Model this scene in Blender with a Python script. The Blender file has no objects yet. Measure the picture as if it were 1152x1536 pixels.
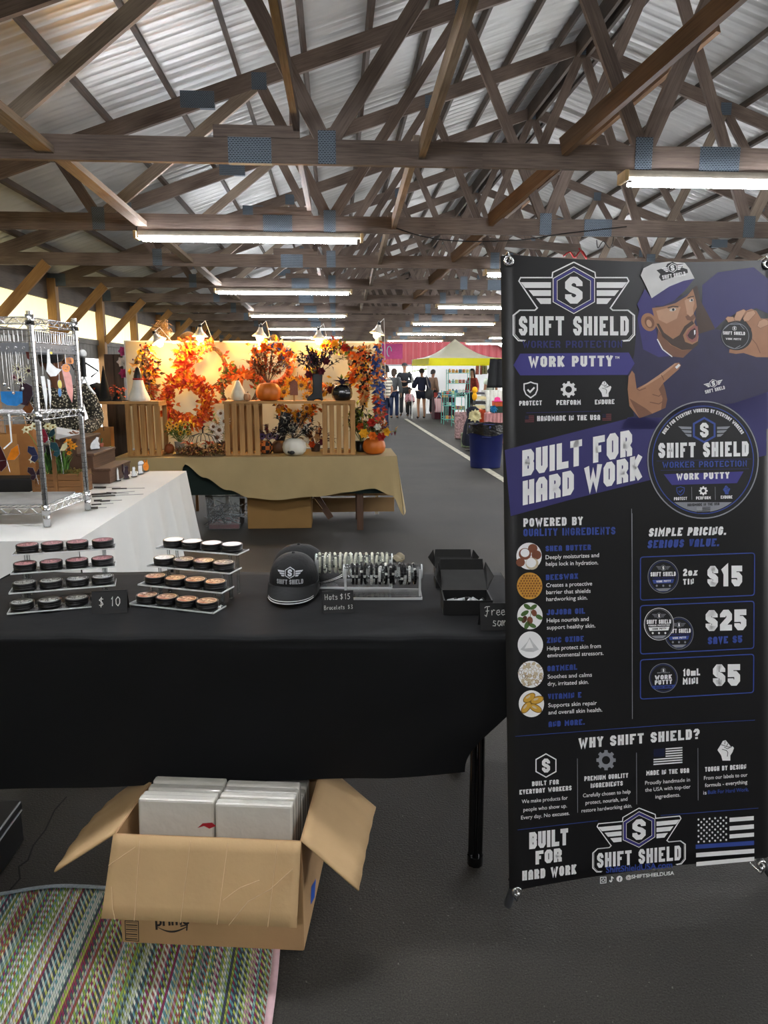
import bpy, math, random
from mathutils import Vector, Matrix
random.seed(7)
PI = math.pi
SC = bpy.context.scene
COL = SC.collection

# ---------------------------------------------------------------- camera, world, exposure
F, TH, PS, H = 1100.0, math.radians(10.56), math.radians(3.73), 1.45
cam_data = bpy.data.cameras.new('camera'); cam = bpy.data.objects.new('camera', cam_data); COL.objects.link(cam)
cam.location = (0, 0, H); cam.rotation_euler = (PI/2 - TH, 0, -PS)
cam_data.sensor_fit = 'VERTICAL'; cam_data.sensor_height = 36; cam_data.lens = F/1536*36
cam_data.clip_start = 0.05; cam_data.clip_end = 300
SC.camera = cam
W = bpy.data.worlds.new('overcast_sky'); SC.world = W; W.use_nodes = True
W.node_tree.nodes['Background'].inputs[0].default_value = (0.99, 0.985, 0.965, 1)
W.node_tree.nodes['Background'].inputs[1].default_value = 2.3
SUN_STRENGTH = 5.0
sd = bpy.data.lights.new('sun', 'SUN'); sd.energy = SUN_STRENGTH; sd.angle = math.radians(12); sd.color = (1, .95, .86)
so = bpy.data.objects.new('sun', sd); COL.objects.link(so); so.location = (-20, 20, 30); so.rotation_euler = (math.radians(-10), math.radians(-30), 0)
TUBE_STRENGTH = 42.0
BULB_POWER = 7.0
VS = SC.view_settings
SC.display_settings.display_device = 'sRGB'
VS.view_transform = 'Standard'; VS.look = 'None'; VS.exposure = 1.5; VS.gamma = 1.0; VS.use_curve_mapping = False
cy = SC.cycles
cy.use_denoising = True
cy.max_bounces = 7; cy.diffuse_bounces = 4; cy.glossy_bounces = 3; cy.transmission_bounces = 6; cy.transparent_max_bounces = 12
cy.caustics_reflective = False; cy.caustics_refractive = False
cy.sample_clamp_indirect = 6.0

# ---------------------------------------------------------------- measuring: a photograph pixel to a place in the world
RT = Vector((math.cos(PS), -math.sin(PS), 0)); FW = Vector((math.sin(PS), math.cos(PS), 0)); UP = Vector((0, 0, 1))
CAM = Vector((0, 0, H))
def ray(px, py):
    x = (px-576)/F; u = (768-py)/F
    return RT*x + FW*(math.cos(TH)+u*math.sin(TH)) + UP*(-math.sin(TH)+u*math.cos(TH))
def at_z(px, py, z):
    d = ray(px, py); return CAM + d*((z-H)/d.z)
def at_y(px, py, Y):
    d = ray(px, py); return CAM + d*(Y/d.y)
def at_x(px, py, X):
    d = ray(px, py); return CAM + d*(X/d.x)
def on_plane(px, py, p0, n):
    d = ray(px, py); return CAM + d*((p0-CAM).dot(n)/d.dot(n))

# ---------------------------------------------------------------- mesh builder
def frame_of(d, up=None):
    d = d.normalized(); up = Vector(up) if up is not None else Vector((0, 0, 1))
    if abs(d.dot(up)) > .98: up = Vector((0, 1, 0)) if abs(d.y) < .9 else Vector((1, 0, 0))
    s = d.cross(up).normalized(); u = s.cross(d).normalized()
    return s, u
class MB:
    def __init__(self): self.v = []; self.f = []; self.m = []; self.s = []; self.uv = []
    def add(self, vs, fs, mat=0, smooth=False, uvs=None):
        b = len(self.v); self.v += [tuple(p) for p in vs]
        for i, f in enumerate(fs):
            self.f.append([b+k for k in f]); self.m.append(mat); self.s.append(smooth)
            self.uv.append(uvs[i] if uvs else None)
    def hexa(self, c, mat=0):      # 8 corners: bottom ring then top ring
        self.add(c, [(3,2,1,0),(4,5,6,7),(0,1,5,4),(1,2,6,5),(2,3,7,6),(3,0,4,7)], mat)
    def box(self, c, size, mat=0, R=None):
        c = Vector(c); hx, hy, hz = [a/2 for a in size]
        P = [Vector((x, y, z)) for z in (-hz, hz) for x, y in ((-hx,-hy),(hx,-hy),(hx,hy),(-hx,hy))]
        if R is not None: P = [R @ p for p in P]
        self.hexa([c+p for p in P], mat)
    def bar(self, p, q, w, h, mat=0, up=None):   # board from p to q, w sideways, h along up; uv runs along it
        p = Vector(p); q = Vector(q); s, u = frame_of(q-p, up); L = (q-p).length; o = random.random()*7
        a = [p + s*x*w/2 + u*y*h/2 for x, y in ((-1,-1),(1,-1),(1,1),(-1,1))]; b = [x+(q-p) for x in a]
        fs = [(3,2,1,0),(4,5,6,7)]; uv = [[(o,0),(o,.1),(o+.1,.1),(o+.1,0)]]*2
        g = 0
        for i in range(4):
            j = (i+1) % 4; k = w if i % 2 == 0 else h
            fs.append((i, j, 4+j, 4+i)); uv.append([(o, o+g), (o, o+g+k), (o+L, o+g+k), (o+L, o+g)]); g += k
        self.add(a+b, fs, mat, False, uv)
    def tube(self, pts, r, n=8, mat=0, closed=False, caps=True, smooth=True):
        pts = [Vector(p) for p in pts]; N = len(pts); rr = r if isinstance(r, (list, tuple)) else [r]*N
        vs = []; ps = None
        for i in range(N):
            if closed: t = pts[(i+1) % N]-pts[i-1]
            else: t = pts[min(i+1, N-1)]-pts[max(i-1, 0)]
            t = t.normalized() if t.length > 1e-9 else Vector((0,0,1))
            if ps is None: s, u = frame_of(t)
            else:
                s = ps - t*ps.dot(t); s = s.normalized() if s.length > 1e-6 else frame_of(t)[0]; u = s.cross(t).normalized()
            ps = s
            for k in range(n):
                a = 2*PI*k/n; vs.append(pts[i] + (s*math.cos(a)+u*math.sin(a))*rr[i])
        fs = []
        for i in range(N if closed else N-1):
            i2 = (i+1) % N
            for k in range(n):
                k2 = (k+1) % n; fs.append((i*n+k, i2*n+k, i2*n+k2, i*n+k2))
        self.add(vs, fs, mat, smooth)
        if caps and not closed:
            self.add(vs[:n], [tuple(range(n))], mat); self.add(vs[-n:], [tuple(range(n))[::-1]], mat)
    def lathe(self, prof, n=24, mat=0, c=(0,0,0), R=None, smooth=True, squash=None, mats=None):
        c = Vector(c); vs = []
        for r, z in prof:
            for k in range(n):
                a = 2*PI*k/n; q = squash(a, r, z) if squash else 1.0
                p = Vector((r*q*math.cos(a), r*q*math.sin(a), z)); vs.append(c + (R @ p if R is not None else p))
        M = len(prof)
        for i in range(M-1):
            fs = [(i*n+k, i*n+(k+1) % n, (i+1)*n+(k+1) % n, (i+1)*n+k) for k in range(n)]
            if i == 0: self.add(vs, fs, mats[i] if mats else mat, smooth); base = len(self.v)-len(vs)
            else:
                for f in fs: self.f.append([base+x for x in f]); self.m.append(mats[i] if mats else mat); self.s.append(smooth); self.uv.append(None)
        if prof[0][0] > 1e-6: self.add(vs[:n], [tuple(range(n))[::-1]], mats[0] if mats else mat)
        if prof[-1][0] > 1e-6: self.add(vs[-n:], [tuple(range(n))], mats[-1] if mats else mat)
    def ball(self, c, r, nu=12, nv=8, mat=0, R=None, smooth=True):
        if not isinstance(r, (list, tuple)): r = (r, r, r)
        c = Vector(c); vs = []
        for j in range(nv+1):
            t = PI*j/nv
            for k in range(nu):
                a = 2*PI*k/nu; p = Vector((r[0]*math.sin(t)*math.cos(a), r[1]*math.sin(t)*math.sin(a), -r[2]*math.cos(t)))
                vs.append(c + (R @ p if R is not None else p))
        fs = [(j*nu+k, j*nu+(k+1) % nu, (j+1)*nu+(k+1) % nu, (j+1)*nu+k) for j in range(nv) for k in range(nu)]
        self.add(vs, fs, mat, smooth)
    def poly(self, pts, mat=0): self.add(pts, [tuple(range(len(pts)))], mat)
    def prism(self, pts, vec, mat=0, smooth=False):
        pts = [Vector(p) for p in pts]; vec = Vector(vec); n = len(pts)
        self.add(pts+[p+vec for p in pts], [tuple(range(n))[::-1], tuple(range(n, 2*n))]+[(i, (i+1) % n, n+(i+1) % n, n+i) for i in range(n)], mat, smooth)
    def grid(self, fn, nu, nv, mat=0, smooth=True):
        vs = [fn(i/nu, j/nv) for j in range(nv+1) for i in range(nu+1)]
        fs = [(j*(nu+1)+i, j*(nu+1)+i+1, (j+1)*(nu+1)+i+1, (j+1)*(nu+1)+i) for j in range(nv) for i in range(nu)]
        uvs = [[(i/nu, j/nv), ((i+1)/nu, j/nv), ((i+1)/nu, (j+1)/nv), (i/nu, (j+1)/nv)] for j in range(nv) for i in range(nu)]
        self.add(vs, fs, mat, smooth, uvs)
    def leaf(self, p, d, L, Wd, mat=0, nrm=None, droop=.25):    # a folded pointed leaf
        p = Vector(p); d = Vector(d).normalized(); s, u = frame_of(d, nrm)
        m = p + d*L*.5 + u*L*.06; e = p + d*L - u*L*droop
        self.add([p, m + s*Wd/2 + u*Wd*.18, m, m - s*Wd/2 + u*Wd*.18, e], [(0,1,4,2),(0,2,4,3)], mat)
    def mesh(self, name, inv=None):
        me = bpy.data.meshes.new(name)
        vs = [tuple(inv @ Vector(p)) for p in self.v] if inv is not None else self.v
        me.from_pydata(vs, [], self.f)
        me.polygons.foreach_set('material_index', self.m); me.polygons.foreach_set('use_smooth', self.s)
        if any(u is not None for u in self.uv):
            l = me.uv_layers.new(name='UVMap'); dat = []
            for f, u in zip(self.f, self.uv):
                for k in range(len(f)): dat += list(u[k]) if u else [0.0, 0.0]
            l.data.foreach_set('uv', dat)
        me.update(); return me
    def build(self, name, mats, parent=None, loc=None, world=True, bev=0, solid=0, sub=0):
        if parent is not None: M = ORIG[parent.name]
        else: M = Matrix.Translation(Vector(loc)) if loc is not None else Matrix.Identity(4)
        me = self.mesh(name, M.inverted() if world else None)
        if not isinstance(mats, (list, tuple)): mats = [mats]
        for m in mats: me.materials.append(m)
        o = bpy.data.objects.new(name, me); COL.objects.link(o)
        if parent is not None: o.parent = parent
        elif loc is not None: o.location = loc
        ORIG[o.name] = M
        if solid: md = o.modifiers.new('solid', 'SOLIDIFY'); md.thickness = solid; md.offset = 0
        if bev:
            md = o.modifiers.new('bevel', 'BEVEL'); md.width = bev; md.segments = 2; md.limit_method = 'ANGLE'; md.angle_limit = .6
        if sub: md = o.modifiers.new('sub', 'SUBSURF'); md.levels = sub; md.render_levels = sub
        return o
ORIG = {}
def tag(o, label=None, cat=None, group=None, kind=None):
    if label: o['label'] = label
    if cat: o['category'] = cat
    if group: o['group'] = group
    if kind: o['kind'] = kind
    return o
def thing(name, label, cat, loc=(0,0,0), rz=0, group=None, kind=None):
    o = bpy.data.objects.new(name, None); COL.objects.link(o); o.location = loc; o.rotation_euler = (0,0,rz); o.empty_display_size = .05
    ORIG[o.name] = Matrix.Translation(Vector(loc)) @ Matrix.Rotation(rz, 4, 'Z')
    return tag(o, label, cat, group, kind)
def dup(root, loc=None, rz=None, label=None, group=None):
    def cp(o, par):
        c = o.copy(); COL.objects.link(c)
        if par is not None: c.parent = par
        for ch in o.children: cp(ch, c)
        return c
    r = cp(root, None)
    if loc is not None: r.location = loc
    if rz is not None: r.rotation_euler = (0,0,rz)
    ORIG[r.name] = Matrix.Translation(r.location) @ Matrix.Rotation(r.rotation_euler.z, 4, 'Z')
    if label: r['label'] = label
    if group: r['group'] = group
    return r
def struct(name, mb, mats, **k):
    o = mb.build(name, mats, **k); o['kind'] = 'structure'; return o
ORD = ['first', 'second', 'third', 'fourth', 'fifth', 'sixth', 'seventh', 'eighth', 'ninth', 'tenth', 'eleventh', 'twelfth', 'thirteenth', 'fourteenth', 'fifteenth', 'sixteenth']

# ---------------------------------------------------------------- materials
def lin(c):
    if isinstance(c, str): c = [int(c[i:i+2], 16) for i in (0, 2, 4)]
    r = []
    for x in c:
        x /= 255.0; r.append(x/12.92 if x <= .04045 else ((x+.055)/1.055)**2.4)
    return (r[0], r[1], r[2], 1.0)
MC = {}
def pm(name, col, rough=.6, metal=0, var=.12, scale=12, bump=0, bscale=None, spec=.5, emit=0, trans=0, ior=1.45, alpha=1, coord='Object', stretch=None, sheen=0, coat=0):
    if name in MC: return MC[name]
    m = bpy.data.materials.new(name); m.use_nodes = True; nt = m.node_tree; N = nt.nodes; Lk = nt.links
    b = N['Principled BSDF']; c = lin(col)
    b.inputs['Roughness'].default_value = rough; b.inputs['Metallic'].default_value = metal
    b.inputs['Specular IOR Level'].default_value = spec; b.inputs['IOR'].default_value = ior
    b.inputs['Transmission Weight'].default_value = trans; b.inputs['Alpha'].default_value = alpha
    b.inputs['Sheen Weight'].default_value = sheen; b.inputs['Coat Weight'].default_value = coat
    if emit: b.inputs['Emission Color'].default_value = c; b.inputs['Emission Strength'].default_value = emit
    b.inputs['Base Color'].default_value = c
    if var or bump:
        tc = N.new('ShaderNodeTexCoord'); mp = N.new('ShaderNodeMapping'); Lk.new(tc.outputs[coord], mp.inputs[0])
        if stretch: mp.inputs['Scale'].default_value = stretch
        nz = N.new('ShaderNodeTexNoise'); nz.inputs['Scale'].default_value = scale; nz.inputs['Detail'].default_value = 4
        Lk.new(mp.outputs[0], nz.inputs['Vector'])
        if var:
            rp = N.new('ShaderNodeValToRGB'); rp.color_ramp.elements[0].position = .3; rp.color_ramp.elements[1].position = .7
            rp.color_ramp.elements[0].color = tuple(x*(1-var) for x in c[:3])+(1,); rp.color_ramp.elements[1].color = tuple(min(1, x*(1+var)) for x in c[:3])+(1,)
            Lk.new(nz.outputs[0], rp.inputs[0]); Lk.new(rp.outputs[0], b.inputs['Base Color'])
        if bump:
            bp = N.new('ShaderNodeBump'); bp.inputs['Strength'].default_value = bump; bp.inputs['Distance'].default_value = .01
            if bscale:
                n2 = N.new('ShaderNodeTexNoise'); n2.inputs['Scale'].default_value = bscale; n2.inputs['Detail'].default_value = 3; Lk.new(mp.outputs[0], n2.inputs['Vector'])
                Lk.new(n2.outputs[0], bp.inputs['Height'])
            else: Lk.new(nz.outputs[0], bp.inputs['Height'])
            Lk.new(bp.outputs[0], b.inputs['Normal'])
    MC[name] = m; return m
def wood(name, col, col2, rough=.65, sc=(1.2, 26, 1), var=None):     # grain along the board, from the bar uv
    if name in MC: return MC[name]
    m = pm(name, col, rough, var=0); nt = m.node_tree; N = nt.nodes; Lk = nt.links; b = N['Principled BSDF']
    tc = N.new('ShaderNodeTexCoord'); mp = N.new('ShaderNodeMapping'); mp.inputs['Scale'].default_value = sc; Lk.new(tc.outputs['UV'], mp.inputs[0])
    nz = N.new('ShaderNodeTexNoise'); nz.inputs['Scale'].default_value = 3; nz.inputs['Detail'].default_value = 6; nz.inputs['Roughness'].default_value = .65; Lk.new(mp.outputs[0], nz.inputs['Vector'])
    n2 = N.new('ShaderNodeTexNoise'); n2.inputs['Scale'].default_value = 1.7; Lk.new(tc.outputs['Object'], n2.inputs['Vector'])
    ad = N.new('ShaderNodeMath'); ad.operation = 'MULTIPLY_ADD'; ad.inputs[1].default_value = .5; Lk.new(n2.outputs[0], ad.inputs[0]); 
    ml = N.new('ShaderNodeMath'); ml.operation = 'MULTIPLY'; ml.inputs[1].default_value = .5; Lk.new(nz.outputs[0], ml.inputs[0]); Lk.new(ml.outputs[0], ad.inputs[2])
    rp = N.new('ShaderNodeValToRGB'); rp.color_ramp.elements[0].position = .38; rp.color_ramp.elements[1].position = .62
    rp.color_ramp.elements[0].color = lin(col2); rp.color_ramp.elements[1].color = lin(col)
    Lk.new(ad.outputs[0], rp.inputs[0]); Lk.new(rp.outputs[0], b.inputs['Base Color'])
    bp = N.new('ShaderNodeBump'); bp.inputs['Strength'].default_value = .3; bp.inputs['Distance'].default_value = .004; Lk.new(nz.outputs[0], bp.inputs['Height']); Lk.new(bp.outputs[0], b.inputs['Normal'])
    return m
def translucent(name, col, f=.6, col2=None, stripe=0):
    if name in MC: return MC[name]
    m = pm(name, col, .7, var=.06, scale=3); N = m.node_tree.nodes; Lk = m.node_tree.links; b = N['Principled BSDF']
    t = N.new('ShaderNodeBsdfTranslucent'); t.inputs[0].default_value = lin(col2 or col); mx = N.new('ShaderNodeMixShader'); mx.inputs[0].default_value = f
    Lk.new(b.outputs[0], mx.inputs[1]); Lk.new(t.outputs[0], mx.inputs[2]); Lk.new(mx.outputs[0], N['Material Output'].inputs[0]); return m

M_TRUSS = wood('weathered_truss_wood', '85756b', '544740')
M_TRUSSL = wood('pale_truss_wood', 'a39484', '716358')
M_POST = wood('orange_post_wood', 'a8804f', '7a5530')
M_PLATE = pm('galvanised_nail_plate', '5f7284', .45, .6, var=.25, scale=60)
M_BLACKCLOTH = pm('black_tablecloth', '101113', .8, var=.12, scale=5, bump=.25, bscale=7, spec=.25)
M_STEEL = pm('chrome_wire', 'd8dadd', .18, 1.0, var=.08, scale=30)
M_BLACK = pm('black_plastic', '0d0d0f', .38, var=.1)
M_CARD = pm('black_card', '1b1b1c', .6, var=.1, scale=30)
M_CHALK = pm('white_chalk_ink', 'e6e6e2', .7, var=.05)
M_WHITE = pm('white_paint', 'e4e4e2', .5, var=.04)
M_SILVER = pm('silver_thread', 'b8bcc2', .45, .3, var=.06)
def acrylic():
    m = bpy.data.materials.new('clear_acrylic'); m.use_nodes = True; N = m.node_tree.nodes; Lk = m.node_tree.links; N.remove(N['Principled BSDF'])
    g = N.new('ShaderNodeBsdfGlossy'); g.inputs['Roughness'].default_value = .06; t = N.new('ShaderNodeBsdfTransparent'); t.inputs[0].default_value = (.93, .95, .95, 1)
    fr = N.new('ShaderNodeFresnel'); fr.inputs[0].default_value = 1.5; mx = N.new('ShaderNodeMixShader'); Lk.new(fr.outputs[0], mx.inputs[0]); Lk.new(t.outputs[0], mx.inputs[1]); Lk.new(g.outputs[0], mx.inputs[2])
    d = N.new('ShaderNodeBsdfDiffuse'); d.inputs[0].default_value = (.8, .82, .82, 1); m2 = N.new('ShaderNodeMixShader'); m2.inputs[0].default_value = .08
    Lk.new(mx.outputs[0], m2.inputs[1]); Lk.new(d.outputs[0], m2.inputs[2]); Lk.new(m2.outputs[0], N['Material Output'].inputs[0]); return m
M_ACRY = acrylic()
M_ACRYEDGE = pm('bright_acrylic_edge', 'e8ecec', .25, var=.05)

# ---------------------------------------------------------------- lettering: a chamfered block alphabet drawn with mitred strokes
OCT = [(0,.16),(0,.84),(.3,1),(.7,1),(1,.84),(1,.16),(.7,0),(.3,0)]
GL = {
'A': [[(0,0),(0,.84),(.3,1),(.7,1),(1,.84),(1,0)],[(0,.38),(1,.38)]],
'B': [[(0,0),(0,1),(.75,1),(1,.87),(1,.66),(.78,.52),(1,.38),(1,.13),(.75,0),'c'],[(0,.52),(.78,.52)]],
'C': [[(1,.68),(1,.84),(.7,1),(.3,1),(0,.84),(0,.16),(.3,0),(.7,0),(1,.16),(1,.32)]],
'D': [[(0,0),(0,1),(.7,1),(1,.84),(1,.16),(.7,0),'c']],
'E': [[(1,1),(0,1),(0,0),(1,0)],[(0,.5),(.85,.5)]], 'F': [[(1,1),(0,1),(0,0)],[(0,.5),(.85,.5)]],
'G': [[(1,.7),(1,.84),(.7,1),(.3,1),(0,.84),(0,.16),(.3,0),(.7,0),(1,.16),(1,.46),(.55,.46)]],
'H': [[(0,0),(0,1)],[(1,0),(1,1)],[(0,.5),(1,.5)]], 'I': [[(0,0),(0,1)]],
'J': [[(1,1),(1,.16),(.7,0),(.3,0),(0,.16),(0,.3)]], 'K': [[(0,0),(0,1)],[(1,1),(.2,.5)],[(.3,.56),(1,0)]],
'L': [[(0,1),(0,0),(1,0)]], 'M': [[(0,0),(0,1),(.5,.4),(1,1),(1,0)]], 'N': [[(0,0),(0,1),(1,0),(1,1)]],
'O': [OCT+['c']], '0': [OCT+['c']], 'P': [[(0,0),(0,1),(.7,1),(1,.84),(1,.58),(.7,.42),(0,.42)]],
'Q': [OCT+['c'],[(.6,.3),(1.05,-.06)]], 'R': [[(0,0),(0,1),(.7,1),(1,.84),(1,.6),(.7,.44),(0,.44)],[(.5,.44),(1,.14),(1,0)]],
'S': [[(1,.7),(1,.84),(.7,1),(.3,1),(0,.84),(0,.66),(.25,.55),(.75,.45),(1,.34),(1,.16),(.7,0),(.3,0),(0,.16),(0,.3)]],
'T': [[(0,1),(1,1)],[(.5,1),(.5,0)]], 'U': [[(0,1),(0,.16),(.3,0),(.7,0),(1,.16),(1,1)]], 'V': [[(0,1),(.5,0),(1,1)]],
'W': [[(0,1),(.25,0),(.5,.7),(.75,0),(1,1)]], 'X': [[(0,0),(1,1)],[(0,1),(1,0)]], 'Y': [[(0,1),(.5,.5),(1,1)],[(.5,.5),(.5,0)]],
'Z': [[(0,1),(1,1),(0,0),(1,0)]], '1': [[(.0,.80),(.75,1),(.75,0)]],
'2': [[(0,.7),(0,.84),(.3,1),(.7,1),(1,.84),(1,.6),(0,.14),(0,0),(1,0)]], '5': [[(1,1),(0,1),(0,.56),(.7,.56),(1,.42),(1,.16),(.7,0),(.3,0),(0,.16),(0,.28)]],
'?': [[(0,.72),(0,.84),(.3,1),(.7,1),(1,.84),(1,.62),(.5,.42),(.5,.26)],[(.5,.0),(.5,.1)]], '.': [[(0,0),(0,.02)]], '-': [[(.1,.45),(.9,.45)]],
'@': [[(.7,.3),(.7,.7),(.3,.7),(.3,.3),(1,.3),(1,1),(0,1),(0,0),(1,0)]],
'o': [[(0,.1),(0,.54),(.2,.64),(.8,.64),(1,.54),(1,.1),(.8,0),(.2,0),'c']], 'z': [[(0,.62),(1,.62),(0,0),(1,0)]], 'm': [[(0,0),(0,.62),(1,.62),(1,0)],[(.5,.62),(.5,0)]],
}
GL['$'] = GL['S'] + [[(.5,1.14),(.5,1)],[(.5,0),(.5,-.14)]]
GW = {'I': .0, '.': .0, '1': .85, 'M': 1.35, 'W': 1.5, 'm': 1.4, ' ': .55, '-': .8, '@': 1.2}
def stroke2d(pts, t, closed=False):       # mitred ribbon quads in 2d
    P = [Vector((p[0], p[1])) for p in pts]; n = len(P); Lf = []; Rt = []
    for i in range(n):
        a = P[i-1] if (i > 0 or closed) else None; b = P[(i+1) % n] if (i < n-1 or closed) else None
        d1 = (P[i]-a).normalized() if a is not None else None; d2 = (b-P[i]).normalized() if b is not None else None
        if d1 is None: d1 = d2
        if d2 is None: d2 = d1
        n1 = Vector((-d1.y, d1.x)); n2 = Vector((-d2.y, d2.x)); m = n1+n2
        if m.length < .35: m = n1; k = 1.0
        else: m = m.normalized(); k = min(2.2, 1/max(.2, m.dot(n1)))
        Lf.append(P[i]+m*k*t/2); Rt.append(P[i]-m*k*t/2)
    out = []
    for i in range(n if closed else n-1):
        j = (i+1) % n; out.append([Rt[i], Rt[j], Lf[j], Lf[i]])
    return out
def block_layout(text, t=.2, w=.5, gap=.13):     # quads with cap height 1, and the total width
    x = 0; Q = []
    for ch in text:
        if ch == ' ': x += w*.62+gap; continue
        g = GL.get(ch) or GL.get(ch.upper()) or GL['-']; gw = w*GW.get(ch, 1.0)
        if ch in 'I.': gw = t
        iw = max(gw-t, 0)
        for s in g:
            cl = s[-1] == 'c'; pts = [(x+t/2+p[0]*iw, t/2+p[1]*(1-t)) for p in (s[:-1] if cl else s)]
            if ch == '.': pts = [(x+t/2, 0), (x+t/2, t)]
            if not cl and len(pts) > 1 and ch != '.':
                q0, q1, r0, r1 = Vector(pts[0]), Vector(pts[1]), Vector(pts[-1]), Vector(pts[-2])
                e0, e1 = s[0][1], s[-1][1]
                if e0 in (0, 1): pts[0] = tuple(q0+(q0-q1).normalized()*t/2)
                if e1 in (0, 1): pts[-1] = tuple(r0+(r0-r1).normalized()*t/2)
            Q += stroke2d(pts, t, cl)
        x += gw+gap
    return Q, x-gap
_fc = {}
def sans_layout(text, bold=0):          # the built-in typeface as flat polygons, cap height 1
    key = (text, bold)
    if key in _fc: return _fc[key]
    def mk(tx):
        c = bpy.data.curves.new('t', 'FONT'); c.body = tx; c.size = 1; c.offset = bold; c.resolution_u = 3
        o = bpy.data.objects.new('t', c); COL.objects.link(o); dg = bpy.context.evaluated_depsgraph_get()
        me = bpy.data.meshes.new_from_object(o.evaluated_get(dg)); bpy.data.objects.remove(o)
        V_ = [v.co.copy() for v in me.vertices]; P_ = [tuple(p.vertices) for p in me.polygons]; bpy.data.meshes.remove(me); bpy.data.curves.remove(c); return V_, P_
    if 'cap' not in _fc:
        v, _ = mk('H'); _fc['cap'] = max(p.y for p in v)
    v, p = mk(text); k = 1/_fc['cap']; x0 = min(a.x for a in v); w = (max(a.x for a in v)-x0)*k
    r = ([((a.x-x0)*k, a.y*k) for a in v], p, w); _fc[key] = r; return r
HAND = {'$': [[(.8,.8),(.4,.9),(.15,.72),(.6,.48),(.75,.25),(.4,.08),(.1,.2)],[(.5,1.05),(.4,-.08)]], '1': [[(.3,.75),(.5,1),(.45,0)]], '0': [[(.5,1),(.15,.7),(.2,.2),(.5,0),(.8,.3),(.8,.75),(.5,1)]],
'5': [[(.9,1),(.3,.95),(.25,.6),(.7,.5),(.75,.2),(.4,0),(.1,.12)]], '3': [[(.15,.9),(.6,1),(.75,.75),(.35,.52),(.8,.3),(.6,.02),(.1,.1)]],
'H': [[(.1,1),(.15,0)],[(.85,1),(.8,0)],[(.12,.5),(.83,.55)]], 'a': [[(.75,.55),(.3,.6),(.12,.2),(.45,0),(.75,.3),(.78,.58),(.8,.05)]], 't': [[(.45,.95),(.4,.1),(.7,.02)],[(.1,.62),(.85,.68)]],
's': [[(.75,.55),(.35,.62),(.25,.42),(.7,.25),(.6,.02),(.1,.06)]], 'B': [[(.15,0),(.2,1),(.7,.95),(.75,.65),(.25,.52),(.85,.4),(.8,.05),(.15,0)]], 'r': [[(.15,.6),(.2,0)],[(.2,.35),(.5,.62),(.8,.55)]],
'c': [[(.75,.55),(.35,.58),(.15,.25),(.4,0),(.8,.1)]], 'e': [[(.15,.3),(.75,.35),(.65,.6),(.3,.55),(.15,.2),(.45,0),(.85,.12)]], 'l': [[(.3,1),(.35,.05),(.6,.02)]],
'F': [[(.55,.95),(.5,.3),(.3,-.12),(.0,.05)],[(.0,.85),(.3,1.0),(1.0,1.02)],[(.2,.48),(.85,.52)]], 'm': [[(.08,0),(.1,.6),(.3,.6),(.42,.05)],[(.42,.3),(.6,.62),(.78,.5),(.85,0)]], 'p': [[(.2,.6),(.2,-.4)],[(.2,.45),(.5,.62),(.8,.35),(.55,.05),(.2,.1)]]}
def hand_text(mb, text, mapf, h, t, mat=0, adv=.72):
    x = 0
    for ch in text:
        if ch == ' ': x += h*.45; continue
        for s in HAND[ch]:
            for q in stroke2d([(x+p[0]*h*.62, p[1]*h) for p in s], t): mb.poly([mapf(a.x, a.y) for a in q], mat)
        x += h*adv if ch in 'HBFm$' else h*adv*.78
# emblem of a winged hexagon with an S: map2(x, y) places it, x from -1 to 1 across the name
def emblem(mb, map2, cw, cp=None, outline=True, name=True, word=True, ck=None, tk=1.0):
    def pl(pts, m): mb.poly([map2(*p) for p in pts], m)
    def st(pts, t, m, cl=False):
        for q in stroke2d(pts, t, cl): mb.poly([map2(a.x, a.y) for a in q], m)
    hexa = lambda r, s=1.06: [(0, r*s), (r*.94, r*.5*s), (r*.94, -r*.5*s), (0, -r*s), (-r*.94, -r*.5*s), (-r*.94, r*.5*s)]
    if outline:
        o = [(-.07,.47),(0,.51)]
        R_ = [(0,.49),(.37,.31),(.38,.22),(.93,.22),(.96,.16),(.64,-.31),(.68,-.35),(.95,-.35),(1.06,-.44),(1.06,-.78),(.97,-.88),(.86,-.89)]
        st(R_, .022*tk, cw); st([(-x, y) for x, y in R_][::-1], .022*tk, cw)
        N_ = R_[5:]; st([(x*.975, y*.985) for x, y in N_], .009*tk, cw); st([(-x*.975, y*.985) for x, y in N_][::-1], .009*tk, cw)
    if ck is not None: pl(hexa(.38), ck)
    st(hexa(.345), .042 if cp is not None else .05, cw if cp is None else cp, True)
    if cp is not None: st(hexa(.385), .014*tk, cw, True); st(hexa(.31), .010, cw, True)
    Q, wd = block_layout('S', t=.24, w=.66)
    for q in Q: pl([((a.x-wd/2)*.46, (a.y-.5)*.47) for a in q], cw)
    for k, (y0, y1, xa, xb) in enumerate([(.14,.04,.93,.85),(0,-.1,.79,.71),(-.14,-.24,.66,.58)]):
        for s in (1, -1): pl([(s*.4, y0), (s*xa, y0), (s*xb, y1), (s*.4, y1)][::s], cw)
    if name:
        Q, wd = block_layout('SHIFT SHIELD', t=.21, w=.5, gap=.12); k = 1.92/wd
        for q in Q: pl([(a.x*k-.96, a.y*.335-.79) for a in q], cw)
# ================================================================ THE HALL
XR, ZC, Y0, DY = 3.37, 3.0, 5.59, 2.53          # ridge, chord height, first visible truss, spacing
SL = .345
TI = list(range(-3, 12))                          # truss numbers, 0 is the nearest one seen whole
XW = -4.85; XE = XR + (XR - XW)
ZR = 5.80
def zroof(x): return ZR + .20 - SL*abs(x-XR)
YA, YB = Y0 + DY*TI[0] - 1.0, Y0 + DY*TI[-1] + 1.2

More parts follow.
